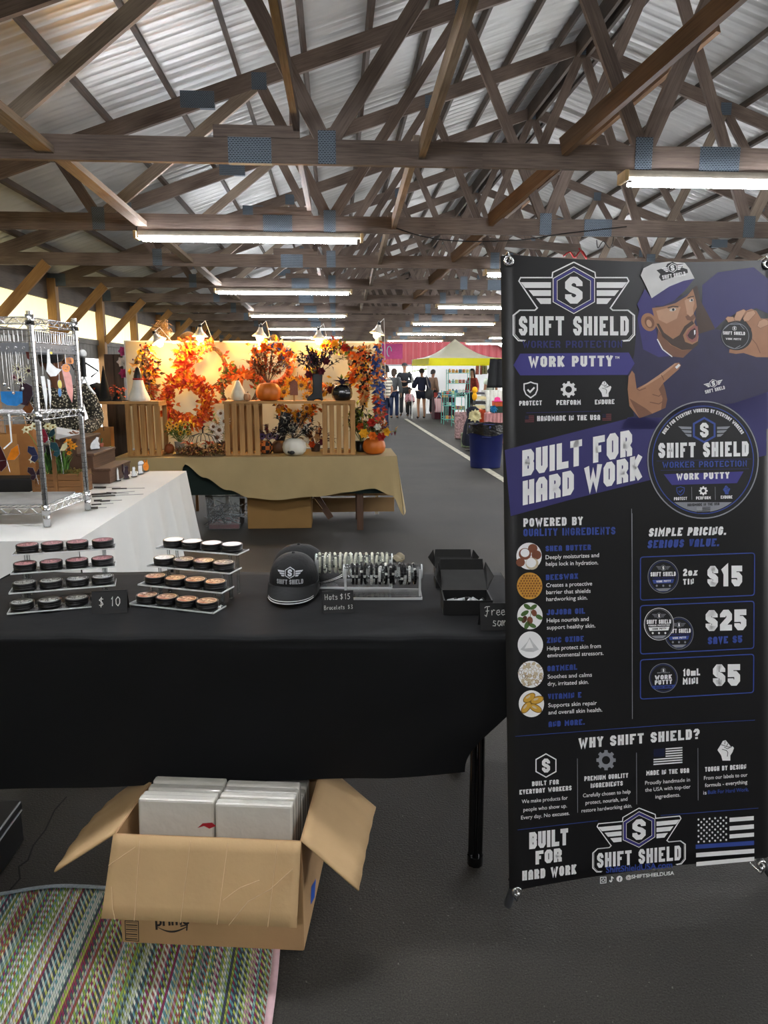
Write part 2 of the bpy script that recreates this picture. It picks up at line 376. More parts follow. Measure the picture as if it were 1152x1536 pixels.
# floor: asphalt with patches, grit and a crack
def asphalt():
    m = pm('asphalt', '3b3936', .78, var=0); nt = m.node_tree; N = nt.nodes; Lk = nt.links; b = N['Principled BSDF']
    tc = N.new('ShaderNodeTexCoord')
    def nz(sc, det=4):
        n = N.new('ShaderNodeTexNoise'); n.inputs['Scale'].default_value = sc; n.inputs['Detail'].default_value = det; Lk.new(tc.outputs['Object'], n.inputs['Vector']); return n
    def ramp(src, a, ca, bpos, cb):
        r = N.new('ShaderNodeValToRGB'); r.color_ramp.elements[0].position = a; r.color_ramp.elements[1].position = bpos; r.color_ramp.elements[0].color = ca; r.color_ramp.elements[1].color = cb; Lk.new(src, r.inputs[0]); return r
    big = ramp(nz(.9, 5).outputs[0], .35, lin('2d2b28'), .7, lin('3e3b35'))
    grit = ramp(nz(260, 2).outputs[0], .35, (.35,.35,.35,1), .72, (1.5,1.5,1.45,1))
    spk = ramp(nz(95, 1).outputs[0], .74, (0,0,0,1), .80, (.10,.10,.09,1))
    mu = N.new('ShaderNodeMix'); mu.data_type = 'RGBA'; mu.blend_type = 'MULTIPLY'; mu.inputs[0].default_value = .8
    Lk.new(big.outputs[0], mu.inputs[6]); Lk.new(grit.outputs[0], mu.inputs[7])
    ad = N.new('ShaderNodeMix'); ad.data_type = 'RGBA'; ad.blend_type = 'ADD'; ad.inputs[0].default_value = 1; Lk.new(mu.outputs[2], ad.inputs[6]); Lk.new(spk.outputs[0], ad.inputs[7])
    Lk.new(ad.outputs[2], b.inputs['Base Color'])
    bp = N.new('ShaderNodeBump'); bp.inputs['Strength'].default_value = .5; bp.inputs['Distance'].default_value = .006; g2 = nz(150, 3); Lk.new(g2.outputs[0], bp.inputs['Height']); Lk.new(bp.outputs[0], b.inputs['Normal'])
    return m
mb = MB(); mb.box((XR, 20, -.05), (18.5, 62, .1)); struct('floor', mb, asphalt(), loc=(0,0,0))
# painted parking stripe: straight along the hall, laid on the asphalt
pA, pB = at_z(606, 627, 0), at_z(725, 701, 0)
mb = MB(); xs = (pA.x+pB.x)/2
mb.box((xs, 17.3, .0025), (.11, 15, .004), 0); mb.box((xs, 8.5, .0025), (.11, 2.2, .004), 1)
struct('floor_stripe', mb, [pm('worn_white_stripe', 'b5b0a0', .8, var=.3, scale=8), pm('worn_yellow_stripe', 'a08a4a', .8, var=.3, scale=8)], loc=(xs, 9, 0))
# crack running over the asphalt by the box
mb = MB(); ck = [at_z(x, y, .001) for x, y in [(100,1195),(82,1215),(68,1245),(50,1268),(42,1290),(28,1300),(30,1318),(12,1338)]]
for a, b in zip(ck, ck[1:]): mb.bar(a, b, .005, .001, 0)
struct('floor_crack', mb, pm('crack_tar', '0c0c0b', .9), loc=(0,0,0))

# corrugated roof, two slopes
def corrug(x0, x1, n=2):
    mb = MB(); per = .2; k = 8; nn = int((YB-YA)/per*k)
    vs = []
    for i in range(nn+1):
        y = YA + (YB-YA)*i/nn; ph = (y/per) % 1.0
        z = .026*max(-.25, math.cos(2*PI*ph)) + (.011*math.cos(6*PI*ph))
        vs += [(x0, y, zroof(x0)+z), (x1, y, zroof(x1)+z)]
    mb.add(vs, [(2*i, 2*i+1, 2*i+3, 2*i+2) for i in range(nn)], 0, True); return mb
M_ROOF = pm('corrugated_zinc', 'd0d0ce', .42, .4, var=.18, scale=1.1)
struct('ceiling', corrug(XW-1.3, XR), M_ROOF, loc=(XW-1.3, 0, 0)); struct('ceiling', corrug(XR, XE+1.3), M_ROOF, loc=(XE+1.3, 0, 0))
# purlins under the sheets
M_PURL = wood('dark_purlin_wood', '5d4f45', '352d28')
k = 0
for side in (-1, 1):
    for i in range(13):
        dx = .35 + i*.66; x = XR + side*dx
        mb = MB(); n = Vector((side*SL, 0, 1)).normalized()
        mb.bar((x, YA, zroof(x)-.062), (x, YB, zroof(x)-.062), .045, .085, 0, up=n)
        o = struct('purlin_beam', mb, M_PURL, loc=(x, 0, zroof(x)))
mb = MB()
for s in (-1, 1): mb.bar((XR+s*.07, YA, ZR-.02), (XR+s*.07, YB, ZR-.02), .045, .24, 0)
struct('ridge_beam', mb, M_PURL, loc=(XR, 0, ZR))

# one truss, then its copies
def plate_material():
    m = pm('punched_nail_plate', '65788a', .5, .5, var=0); N = m.node_tree.nodes; Lk = m.node_tree.links; b = N['Principled BSDF']
    tc = N.new('ShaderNodeTexCoord'); br = N.new('ShaderNodeTexBrick'); br.inputs['Scale'].default_value = 1; br.inputs['Brick Width'].default_value = .022; br.inputs['Row Height'].default_value = .012
    br.inputs['Mortar Size'].default_value = .003; br.inputs['Color1'].default_value = lin('232a33'); br.inputs['Color2'].default_value = lin('3a434e'); br.inputs['Mortar'].default_value = lin('74808c')
    sp = N.new('ShaderNodeSeparateXYZ'); cb = N.new('ShaderNodeCombineXYZ'); Lk.new(tc.outputs['Object'], sp.inputs[0]); Lk.new(sp.outputs[0], cb.inputs[0]); Lk.new(sp.outputs[2], cb.inputs[1])
    Lk.new(cb.outputs[0], br.inputs['Vector']); Lk.new(br.outputs[0], b.inputs['Base Color']); return m
M_NPL = plate_material()
BN = [-8.12, -5.77, -3.41, -1.12, 1.12, 3.41, 5.77, 8.12]; TN = [-6.15, -4.1, -2.05, 0, 2.05, 4.1, 6.15]
def ztop(dx): return ZR - SL*abs(dx)
root = thing('roof_truss', 'timber roof truss with nail plates', 'roof truss', (0, 0, 0), kind='structure')
def tp(name, mb, m): return mb.build(name, m, root)
T = .045
mb = MB(); mb.bar((XR-8.15, 0, ZC), (XR-2.3, 0, ZC), T, .165, 0); mb.bar((XR-2.3, 0, ZC), (XR+2.3, 0, ZC), T, .165, 0); mb.bar((XR+2.3, 0, ZC), (XR+8.15, 0, ZC), T, .165, 0); tp('bottom_chord', mb, M_TRUSS)
for s in (-1, 1):
    mb = MB(); mb.bar((XR+s*9.3, 0, ztop(9.3)), (XR+s*4.4, 0, ztop(4.4)), T, .165, 0); mb.bar((XR+s*4.4, 0, ztop(4.4)), (XR, 0, ztop(0)), T, .165, 0); tp('rafter', mb, M_TRUSS)
pairs = []
for t in TN:
    bs = sorted(BN, key=lambda b: abs(b-t))[:2]
    for b in bs:
        if abs(b) < 8: pairs.append((b, t))
random.seed(3)
for j, (b, t) in enumerate(pairs):
    mb = MB(); p = Vector((XR+b, 0, ZC+.03)); q = Vector((XR+t, 0, ztop(t)-.04)); 
    mb.bar(p, q, .042, .10+.02*random.random(), 0, up=(0, 1, 0) if False else None); tp('web', mb, M_TRUSSL if j % 5 == 2 else M_TRUSS)
def plate(x, z, w, h, name='nail_plate'):
    mb = MB(); mb.box((x, 0, z), (w, T+.008, h), 0); tp(name, mb, M_NPL)
for b in BN[1:-1]: plate(XR+b, ZC+.03, .125, .22)
for t in TN: plate(XR+t, ztop(t)-.03, .15, .16)
for x in (XR-3.95, XR-.55, XR+3.5): plate(x, ZC, .30, .17, 'splice_plate')
for s in (-1, 1): plate(XR+s*4.72, ztop(4.72), .34, .16, 'splice_plate'); plate(XR+s*8.05, ZC+.03, .34, .2, 'heel_plate')
mb = MB(); mb.bar((XR-4.2, 0, ZC+.125), (XR-3.6, 0, ZC+.125), .05, .08, 0); tp('scab_board', mb, M_TRUSS)
TY = {}
for n, i in enumerate(TI):
    y = Y0 + DY*i; TY[i] = y
    if n == 0: root.location = (0, y, 0); ORIG[root.name] = Matrix.Translation((0, y, 0)); tr = root
    else: tr = dup(root, (0, y, 0))
    tr['label'] = ('timber roof truss, nearest one seen whole across the top' if i == 0 else f'timber roof truss, {ORD[i]} behind the nearest whole one' if i > 0 else f'timber roof truss overhead, {ORD[-i-1]} in front of the nearest whole one')
# long braces between the trusses, one board per bay
random.seed(5)
for (x, dz, w, h, m) in [(.60, .02, .045, .12, M_TRUSSL), (-2.0, -.02, .11, .05, M_TRUSSL), (-.28, .18, .045, .1, M_TRUSS), (6.9, .03, .05, .12, M_TRUSS)]:
    for i in TI[1:9]:
        mb = MB(); y1 = TY[i]-.03; y0 = TY[i-1]+.03
        mb.bar((x, y0, ZC+dz+.06), (x+.03, y1, ZC+dz), w, h, 0); struct('brace_beam', mb, m, loc=(x, y0, ZC))
for i in TI[2:9]:           # sloping braces up to the truss in front
    mb = MB(); mb.bar((XR-1.72, TY[i]-.03, ZC+.06), (XR-.62, TY[i-1]+.03, ZC+.92), .045, .13, 0); struct('sloping_brace_beam', mb, wood('ochre_brace_wood', '7f6248', '4d392a'), loc=(XR-1.72, TY[i], ZC))
    mb = MB(); mb.bar((XR-.9, TY[i]-.05, ZC+.72), (XR+.9, TY[i]-.05, ZC+.62), .04, .13, 0)
    if i in (1, 3, 6): struct('cross_brace_beam', mb, M_PURL, loc=(XR, TY[i], ZC+.7))

# strip lights under the chords
M_TUBE = pm('lit_tube', 'f6f9ff', .4, var=0, emit=TUBE_STRENGTH); M_FIX = pm('aged_white_enamel', '8a8276', .5, var=.15, scale=15); M_FIXEND = pm('cream_lamp_end', 'b59a6c', .5)
def make_light(two):
    r = thing('strip_light', 'x', 'strip light', (0,0,0))
    mb = MB(); mb.prism([(-1.15,-.03,.03),(-1.15,.03,.03),(-1.15,.045,-.02),(-1.15,-.045,-.02)], (2.3,0,0)); mb.build('housing', M_FIX, r)
    for s in (-1, 1):
        mb = MB(); mb.box((s*1.165, 0, -.015), (.03, .16, .075)); mb.build('end_cap', M_FIXEND, r, bev=.004)
        mb = MB(); mb.tube([(-1.11, s*.05, -.052), (1.11, s*.05, -.052)], .014, 10, 0); mb.build('tube', M_TUBE if (s < 0 or two) else M_FIX, r)
    return r
la = make_light(True); first = True
lights = [(-.87, i) for i in (-3, -1, 1, 3, 5, 7, 9, 11)] + [(3.28, i) for i in (-2, 0, 2, 4, 6, 8, 10)] + [(7.0, i) for i in (1, 3, 5, 7, 9, 11)]
rown = {-.87: 'left row', 3.28: 'middle row', 7.0: 'far right row'}
cnt = {}
for x, i in lights:
    r = la if first else dup(la); first = False
    r.location = (x, TY[i] - (.45 if i == -1 else 0), ZC-.115); cnt[x] = cnt.get(x, 0)+1
    r['label'] = f'lit double tube strip light, {ORD[cnt[x]-1]} along the {rown[x]} under the roof trusses'; r['group'] = 'strip lights under the trusses'
# left wall: posts with knee braces, weathered boards, daylit fibreglass panels
M_BOARD = wood('grey_weathered_boards', '77736c', '4c4944'); M_FIB = translucent('yellowed_fibreglass', 'e6dfae', .75, 'efe4b0')
n = 0
for i in TI:
    y = TY[i]; p = thing('post', f'square timber wall post carrying {"the nearest whole truss" if i == 0 else "a truss in front of the nearest whole one" if i < 0 else "the "+ORD[i]+" truss behind the nearest whole one"}' + ('' if i >= 0 else f', {ORD[-i-1]} one forward'), 'wall post', (XW+.1, y, 0), kind='structure')
    mb = MB(); mb.bar((XW+.1, y, 0), (XW+.1, y, ZC+.05), .15, .15, 0); mb.build('timber', M_POST, p)
    mb = MB(); mb.bar((XW+.18, y-.03, 2.12), (XW+.98, y-.03, ZC-.06), .045, .14, 0); mb.build('knee_brace', M_POST, p)
    n += 1
    mb = MB(); yy = TY[TI[-1]] if i == TI[-1] else y+DY
    nn = 40; vs = []
    for q in range(nn+1):
        t = y + DY*q/nn; dx = .012*math.cos(q*PI/2.0); vs += [(XW-.03+dx, t, 2.12), (XW-.03+dx, t, 2.72)]
    mb.add(vs, [(2*q, 2*q+1, 2*q+3, 2*q+2) for q in range(nn)], 0, True); struct(f'window_{n}', mb, M_FIB, loc=(XW, y, 2.4))
    mb = MB(); mb.bar((XW+.02, y, 2.93), (XW+.02, y+DY, 2.93), .05, .44, 0); struct('wall_girt_beam', mb, M_PURL, loc=(XW, y, 2.8))
mb = MB(); ys = YA
while ys < YB:
    gap = 14.55 < ys < 15.75
    if not gap: mb.bar((XW, ys+.1, 0), (XW, ys+.1, 2.12), .19, .03, 0, up=(1,0,0))
    else: mb.bar((XW, ys+.1, 1.78), (XW, ys+.1, 2.12), .19, .03, 0, up=(1,0,0)); 
    ys += .2
mb.bar((XW+.03, YA, 2.10), (XW+.03, YB, 2.10), .05, .1, 0); struct('wall_left', mb, M_BOARD, loc=(XW, 0, 0))
# right wall: corrugated sheets, unseen and kept low to let daylight in
mb = MB(); vs = []; nn = 400
for q in range(nn+1):
    t = YA + (YB-YA)*q/nn; dx = .015*math.cos(q*PI/1.5); vs += [(XE+.05+dx, t, 0), (XE+.05+dx, t, 1.0)]
mb.add(vs, [(2*q, 2*q+1, 2*q+3, 2*q+2) for q in range(nn)], 0, True); struct('wall_right', mb, pm('pale_sheet_wall', '9a9a98', .6), loc=(XE, 0, 0))
# unseen wall behind the viewer, added to cut sky light from that end
mb = MB(); x = XW-1
while x < XE+1: mb.bar((x, YA-.3, 0), (x, YA-.3, 3.1+max(0, 2.9-SL*abs(x-XR))), .24, .03, 0, up=(0,1,0)); x += .25
struct('light_block_wall', mb, M_BOARD, loc=(XR, YA-.3, 0))
# far end: red metal gable over an open end
M_RED = pm('red_ribbed_metal', '6e2029', .5, var=.1, scale=2)
YF = YB + 7; mb = MB(); nn = 180; vs = []
for q in range(nn+1):
    x = XW-1 + (XE-XW+2)*q/nn; dy = .05 if q % 4 < 2 else 0
    ztp = 3.6 if x < 8.0 else max(2.1, 3.6-.45*(x-8.0)); vs += [(x, YF+dy, 2.02), (x, YF+dy, ztp)]
mb.add(vs, [(2*q, 2*q+2, 2*q+3, 2*q+1) for q in range(nn)], 0, False); struct('wall_far', mb, M_RED, loc=(XR, YF, 0))
mb = MB(); mb.bar((8.0, YF-.1, 3.66), (XE+.2, YF-.1, 3.66-.45*(XE-7.8)), .3, .16, 0); struct('trim_1', mb, M_WHITE, loc=(XR, YF, 3.4))
mb = MB(); mb.bar((XW-1, YF-.05, 1.99), (XE+1, YF-.05, 1.99), .12, .1, 0); struct('trim_2', mb, pm('grey_gutter', '6e7073', .5), loc=(XR, YF, 2))
mb = MB(); x = XW-1
while x < XE+1: mb.bar((x, YB-.1, 3.12), (x, YB-.1, 3.14+max(0, zroof(x)-3.16)), .24, .03, 0, up=(0,1,0)); x += .235
struct('wall_gable', mb, M_PURL, loc=(XR, YB-.1, 3.1))
# ground outside; unseen right part added pale to bounce daylight onto the roof
mb = MB(); mb.box((XR, 15, -.07), (160, 220, .08)); struct('ground_outside', mb, pm('pale_concrete', 'b9b7b0', .8), loc=(XR, 15, -.07))
# ================================================================ THE BLACK SALES TABLE
def LF(lat, fwd, z): return RT*lat + FW*fwd + UP*z
ZT = .745; TL_, TR_, TF_, TBk = -1.33, .42, 1.89, 2.56
t = thing('folding_table', 'folding table with black tube legs hidden under the black cloth', 'table', LF(-.43, 2.22, 0))
mb = MB(); mb.box(LF(-.455, 2.225, ZT-.028), (1.72, .65, .04), R=Matrix.Rotation(-PS, 3, 'Z')); mb.build('tabletop', pm('grey_table_plastic', '6c6c6a', .6), t, bev=.008)
for lx in (.275, -1.27):
    for ly in (1.985, 2.53):
        mb = MB()
        for e in (-.011, .011): mb.tube([LF(lx+e, ly, .0), LF(lx+e, ly, .3), LF(lx+e-.006, ly, .71)], .011, 10, 0)
        mb.tube([LF(lx, ly, 0), LF(lx, ly, .03)], .024, 10, 0)
        mb.build('leg', pm('glossy_black_steel', '0a0a0b', .18, .0, var=.02, coat=.5), t)
    for zz in (.70, .33): mb = MB(); mb.tube([LF(lx, 1.985, zz), LF(lx, 2.46, zz)], .012, 8); mb.build('crossbar', M_BLACK, t)
# cloth over it
random.seed(1)
def front_right(z):        # the front drape is drawn in towards the leg lower down
    k = max(0, min(1, (.66-z)/.30)); return TR_ - .19*(k*k*(3-2*k))
prof = [(TBk+.02, .42), (TBk+.016, .6), (TBk+.012, .735), (TBk, .752), (2.4, .7525), (2.2, .7525), (2.0, .7525), (TF_+.01, .752), (TF_, .746), (TF_-.006, .72), (TF_-.006, .62), (TF_-.003, .54), (TF_, .46), (TF_+.004, .40), (TF_+.006, .345)]
def wr(u, f, z): return .004*math.sin(u*9+z*7)*(1 if z < .73 else .12) + .003*math.sin(u*23-z*11)*(1 if z < .7 else .05)
def cl(u, v):
    k = v*(len(prof)-1); i = min(int(k), len(prof)-2); a = k-i; f = prof[i][0]*(1-a)+prof[i+1][0]*a; z = prof[i][1]*(1-a)+prof[i+1][1]*a
    r = front_right(z) if f < 2.0 and z < .72 else TR_; lat = TL_ + (r-TL_)*u
    if z < .5 and f < 2.0:
        s = (.5-z)/.155; z += s*(-.05*(1-u)-.004) ; f += .05*max(0, u-.86)*s*6*.5
    return LF(lat, f+wr(u, f, z), z + (.0012*math.sin(u*31)+.001*math.sin(u*57+f*9) if z > .74 else 0))
mb = MB(); mb.grid(cl, 90, 56)
def side(u, v):
    f0 = TF_+(TBk-TF_)*u; z = .752-.36*v; s = v*v*(3-2*v)
    fl = .03*math.sin(u*13)*v
    return LF(TR_ - .17*s*max(0, 1-u*1.6) - .02*v + fl, f0 + (.06*s*(1-u)), z)
mb.grid(side, 30, 20)
def side2(u, v): 
    f0 = TF_+(TBk-TF_)*u; return LF(TL_-.01+.02*math.sin(u*13)*v, f0, .752-.36*v)
mb.grid(side2, 20, 8)
tag(mb.build('tablecloth', M_BLACKCLOTH, loc=LF(-.43, 2.22, .75)), 'long black tablecloth hanging over the nearest sales table', 'tablecloth')

# tins: one per look, then copies
def make_tin(lid_col, mark, mark2):
    r = thing('tin', 'x', 'tin', (0,0,0))
    mb = MB(); R0 = .0335
    mb.lathe([(.0,0),(R0-.002,0),(R0-.0004,.002),(R0-.0004,.0095),(R0-.0018,.0102),(R0-.0018,.0115)], 28); mb.build('body', M_BLACK, r)
    mb = MB(); mb.lathe([(R0-.001,.0105),(R0+.0003,.0112),(R0+.0003,.0145),(R0-.0006,.015),(R0-.0006,.0165),(R0+.0003,.017),(R0+.0003,.0215),(R0-.001,.0228),(R0-.0035,.0228),(R0-.004,.0222),(0,.0222)], 28)
    lid = mb.build('lid', M_BLACK, r)
    mb = MB(); n = 28; mb.poly([(math.cos(2*PI*k/n)*.0292, math.sin(2*PI*k/n)*.0292, .0225) for k in range(n)], 0)
    ring = [(math.cos(2*PI*k/n)*.0275, math.sin(2*PI*k/n)*.0275) for k in range(n)]
    for q in stroke2d(ring, .0016, True): mb.poly([(a.x, a.y, .0228) for a in q], 1)
    emblem(mb, lambda x, y: (x*.0250, .005+y*.027, .0229), 1, None, outline=False)
    Q, wd = block_layout('WORK PUTTY', t=.2, w=.5)
    mb.poly([(-.019,-.0165,.0227),(.019,-.0165,.0227),(.017,-.0225,.0227),(-.017,-.0225,.0227)][::-1], 2)
    mb.build('lid_label', [lid_col, mark, mark2], lid); return r
gl = lambda n, c: pm(n, c, .3, var=.04)
TINS = {'pink': make_tin(gl('maroon_label', '5b2a35'), gl('pink_ink', 'd8a3a8'), gl('rose_ink', 'b06a74')),
        'silver': make_tin(gl('black_label', '202220'), gl('silver_ink', 'd3d6d2'), gl('grey_ink', '9fa29e')),
        'white': make_tin(gl('white_glint_label', 'b9bcc0'), gl('white_ink', 'f0f1f3'), gl('pale_ink', 'd0d3d6')),
        'navy': make_tin(gl('navy_label', '1d1d2e'), gl('silver_ink', 'd3d6d2'), gl('violet_ink', '55508a')),
        'orange': make_tin(gl('rust_label', '5e2a1c'), gl('cream_ink', 'e2cbb8'), gl('orange_ink', 'b2522d'))}
used = set()
LOOK = {'pink': 'black tin with pink lettering', 'silver': 'black tin with silver lettering', 'white': 'black tin with gleaming white lid', 'navy': 'black tin with navy lid', 'orange': 'black tin with rust lid'}
def riser(fl, fr, rows, side, start, label):
    fl = at_z(*fl, ZT+.012); fr = at_z(*fr, ZT+.012); ux = fr-fl; ux.z = 0; wd = ux.length; ux.normalize(); uy = Vector((-ux.y, ux.x, 0)); dep = .074; R = Matrix((ux, uy, UP)).transposed()
    base = fl + ux*wd/2 + uy*.1; base.z = ZT+.0075
    r = thing('display_riser', label, 'display stand', base)
    P = lambda a, b, z: fl + ux*a + uy*b + UP*(z-fl.z)
    for k in range(4):
        z = ZT+.0105+.0035+k*.047; y0 = k*.052
        mb = MB(); mb.box(P(wd/2, y0+dep/2, z), (wd, dep, .003), 0, R); sh = mb.build('shelf', M_ACRY, r)
        mb = MB(); mb.box(P(wd/2, y0-.0006, z), (wd+.002, .0014, .0042), 0, R); mb.box(P(wd+.0006, y0+dep/2, z), (.0014, dep, .0042), 0, R); mb.box(P(-.0006, y0+dep/2, z), (.0014, dep, .0042), 0, R); mb.build('bright_edge', M_ACRYEDGE, sh)
        if k:
            for a in (.035, wd-.035):
                mb = MB()
                for b in (y0+.015, y0+dep-.012): mb.tube([P(a, b, ZT+.0085), P(a, b, z-.0015)], .0045, 10)
                mb.build('post', M_ACRY, r)
        for q in range(4):
            look = rows[k][q] if isinstance(rows[k], list) else rows[k]
            c = P(wd*(start+q*(1-2*start)/3) + random.uniform(-.002, .002), y0+dep/2+random.uniform(-.003, .001), z+.0017)
            lb = f'{LOOK[look]}, {ORD[q]} from left on {["bottom", "second lowest", "third", "topmost"][k]} shelf of {side} clear riser'
            if look in used: o = dup(TINS[look])
            else: o = TINS[look]; used.add(look)
            o.location = c; o.rotation_euler = (0, 0, random.uniform(-.15, .15) + math.atan2(ux.y, ux.x)); o['label'] = lb; o['group'] = f'tins on the {side} clear riser'
riser((11, 922), (173, 908), ['silver', 'silver', 'pink', 'pink'], 'left', .125, 'clear acrylic four step riser of pink and silver lidded tins')
riser((193, 907), (320, 921), ['orange', 'orange', ['white', 'navy', 'navy', 'navy'], 'white'], 'right', .14, 'clear acrylic four step riser of orange, navy and white lidded tins')  # third shelf: first navy lid made white to paint in its glint

# tent cards lettered by hand
def tent(bl, br, h, lines, label, lh, lh2=None):
    a = at_z(*bl, ZT+.008); b = at_z(*br, ZT+.008); ux = (b-a); w = ux.length; ux.normalize(); uy = Vector((-ux.y, ux.x, 0))
    r = thing('tent_card', label, 'price card', (a+b)/2+uy*.02)
    n = (UP*h+uy*.018); n.normalize(); k = Vector(n)
    mb = MB()
    A = [a, b, b+UP*h+uy*.02, a+UP*h+uy*.02]; B = [a+uy*.05, b+uy*.05, A[2], A[3]]
    mb.prism(A, uy*.0012); mb.prism(B, uy*-.0012); mb.build('folded_card', M_CARD, r)
    nv = ux.cross(k)
    for i, (tx, x0, y0) in enumerate(lines):
        mb = MB(); h_ = lh2 if (lh2 and i > 1) else lh; hand_text(mb, tx, lambda x, y: a+ux*(x0+x)+k*(y0+y)+nv*.0009, h_, h_*.085); mb.build('lettering', M_CHALK, r)
tent((137.5, 922), (191, 919), .066, [('$ 10', .02, .022)], 'small black tent card chalked with a ten dollar price', .027)
tent((484.5, 921), (531, 919), .064, [('Hats', .006, .041), ('$15', .052, .041), ('Bracelets', .003, .012), ('$3', .074, .012)], 'small black tent card with hats and bracelets prices', .0165, .0120)
tent((721, 946), (783, 945), .073, [('Free', .012, .042), ('samples', .032, .012)], 'small black tent card offering free samples', .024)

# caps
M_CAPC = pm('black_cap_cotton', '131416', .8, var=.1, bump=.15, bscale=90); M_CAPMESH = pm('black_cap_mesh', '0c0d0e', .85, bump=.4, bscale=160)
def make_cap(loc, rz, label, logo, z0=.046, h_=.090):
    r = thing('baseball_cap', label, 'cap', loc, rz)
    a_, b_, p_ = .078, .098, 2.3; a_ += .006 if not logo else 0
    def surf(u, v, k=1.0):
        th = 2*PI*u; ph = v*PI/2; cz = math.sin(ph)**(2/p_); cr = math.cos(ph)**(2/p_) if v < 1 else 0
        cx, sy = math.cos(th), math.sin(th); sg = lambda q: math.copysign(abs(q)**(2/2.1), q)
        tilt = -.16*(sy*b_)*cr
        seam = 1 - .008*math.exp(-((((u*6+.5) % 1)-.5)/.05)**2)
        return Vector((sg(cx)*a_*cr*seam*k, sg(sy)*b_*cr*seam*k, z0+cz*h_ + (-.02 if sy > 0 else 0)*sy*(1-cz)))
    mb = MB(); mb.grid(lambda u, v: surf(u, v), 60, 18); mb.build('crown', M_CAPC, r, world=False)
    mb = MB(); mb.lathe([(.0,.0),(.006,0),(.005,.004),(0,.005)], 12, c=(0,0,z0+h_-.001)); mb.build('top_button', M_CAPC, r, world=False)
    # visor: curved blade in front
    def vis(u, v):
        an = PI + PI*u; x = math.cos(an); y = math.sin(an); ra = .080; rb = .094
        x0, y0 = x*ra, y*rb; out = .068*abs(y)**1.1; yy = y0 - v*out; xx = x0*(1+.03*v)
        return Vector((xx, yy, z0+.004 - .45*(xx/.083)**2*.05*(.35+v) - v*.040*abs(y)*(1 if logo else .3)+.002))
    mb = MB(); mb.grid(vis, 36, 8); v = mb.build('visor', M_CAPC, r, world=False, solid=.003)
    mb = MB()
    for e, w in ((.86, .0012), (.98, .0016)):
        mb.tube([vis(.17+.66*i/24, e)+Vector((0, 0, .0018)) for i in range(25)], w, 6)
    mb.build('piping', pm('white_piping', 'd6d6d6', .6), v, world=False)
    if logo:
        def fr(x, z):
            q = 1-abs(x/a_)**p_-abs((z-z0)/h_)**p_; return Vector((x, -b_*max(q, .01)**(1/p_)-.0012, z))
        mb = MB()
        bg = [(-1.0,.3),(-.5,.3),(-.36,.36),(0,.5),(.36,.36),(.5,.3),(1.0,.3),(.75,-.25),(1.04,-.36),(1.04,-.9),(-1.04,-.9),(-1.04,-.36),(-.75,-.25)]
        emblem(mb, lambda x, y: fr(x*.043, z0+.047+y*.043), 0, None, outline=False, tk=1.6)
        mb.build('logo', M_SILVER, r, world=False)
    return r
cz_ = at_z(433, 911, ZT+.0075)
make_cap(cz_ + FW*.146, -PS-.02, 'black cap with silver winged logo and white piped visor', True)
make_cap(cz_ + FW*.325 - RT*.004, -PS+PI*.5, 'plain black cap tucked behind the logo cap', False, .022, .10)

# bracelet bars
def make_bar(pl, pr, pz, label):
    a = at_z(*pl, ZT+.0075); b = at_z(*pr, ZT+.0075); ux = (b-a); w = ux.length; ux.normalize(); uy = Vector((-ux.y, ux.x, 0)); R = Matrix((ux, uy, UP)).transposed()
    r = thing('bracelet_stand', label, 'display stand', (a+b)/2)
    P = lambda x, y, z: a+ux*x+uy*y+UP*z
    mb = MB(); mb.box(P(w/2, .05, .004), (w, .10, .006), 0, R); ba = mb.build('base', M_ACRY, r, bev=.002)
    mb = MB()
    for y in (0, .1): mb.box(P(w/2, y, .004), (w, .002, .0075), 0, R)
    for x in (0, w): mb.box(P(x, .05, .004), (.002, .10, .0075), 0, R)
    mb.build('bright_edge', M_ACRYEDGE, ba)
    for x in (.006, w-.006):
        mb = MB(); mb.box(P(x, .05, .05), (.006, .055, .09), 0, R); up = mb.build('upright', M_ACRY, r)
        mb = MB(); mb.box(P(x, .0222, .05), (.007, .0015, .09), 0, R); mb.build('bright_edge', M_ACRYEDGE, up)
    mb = MB(); mb.tube([P(-.004, .05, pz), P(w+.004, .05, pz)], .0235, 20, 0); rod = mb.build('rod', M_ACRY, r)
    mb = MB()
    for x in (.0, w): mb.lathe([(.0225,-.002),(.0245,-.002),(.0245,.002),(.0225,.002)], 20, c=P(x, .05, pz), R=Matrix((uy, UP, ux)).transposed())
    mb.build('rod_rim', M_ACRYEDGE, rod); return P, w, ux, uy
def bracelet(c, ux, uy, mats, pat, rr=.0315, bd=.0042):
    mb = MB(); n = 26; tilt = random.uniform(-.16, .16); sw = random.uniform(-.1, .1)
    ax = (ux + uy*tilt + UP*sw*.4).normalized(); e1 = UP; e1 = (e1-ax*e1.dot(ax)).normalized(); e2 = ax.cross(e1)
    mb.tube([c+(e1*math.cos(2*PI*k/n)+e2*math.sin(2*PI*k/n))*rr for k in range(n)], bd*.35, 5, 0, closed=True)
    for k in range(n):
        an = 2*PI*(k+.5)/n; o = e1*math.cos(an)+e2*math.sin(an); tg = e2*math.cos(an)-e1*math.sin(an)
        m = pat(k); L = .0034
        mb.tube([c+o*rr-tg*L, c+o*rr+tg*L], bd*(1 if m != 2 else .9), 8, m)
    return mb
P, w, ux, uy = make_bar((515, 900), (633, 900), .079, 'clear acrylic bar strung with black bracelets')
M_BEADB = pm('black_bead', '0c0d0f', .5, spec=.3); M_BEADW = pm('white_letter_bead', 'd9dbd8', .4); M_BEADC = pm('cream_bead', 'd4d5c4', .45); M_BEADG = pm('dark_letter_bead', '55564f', .5)
random.seed(11)
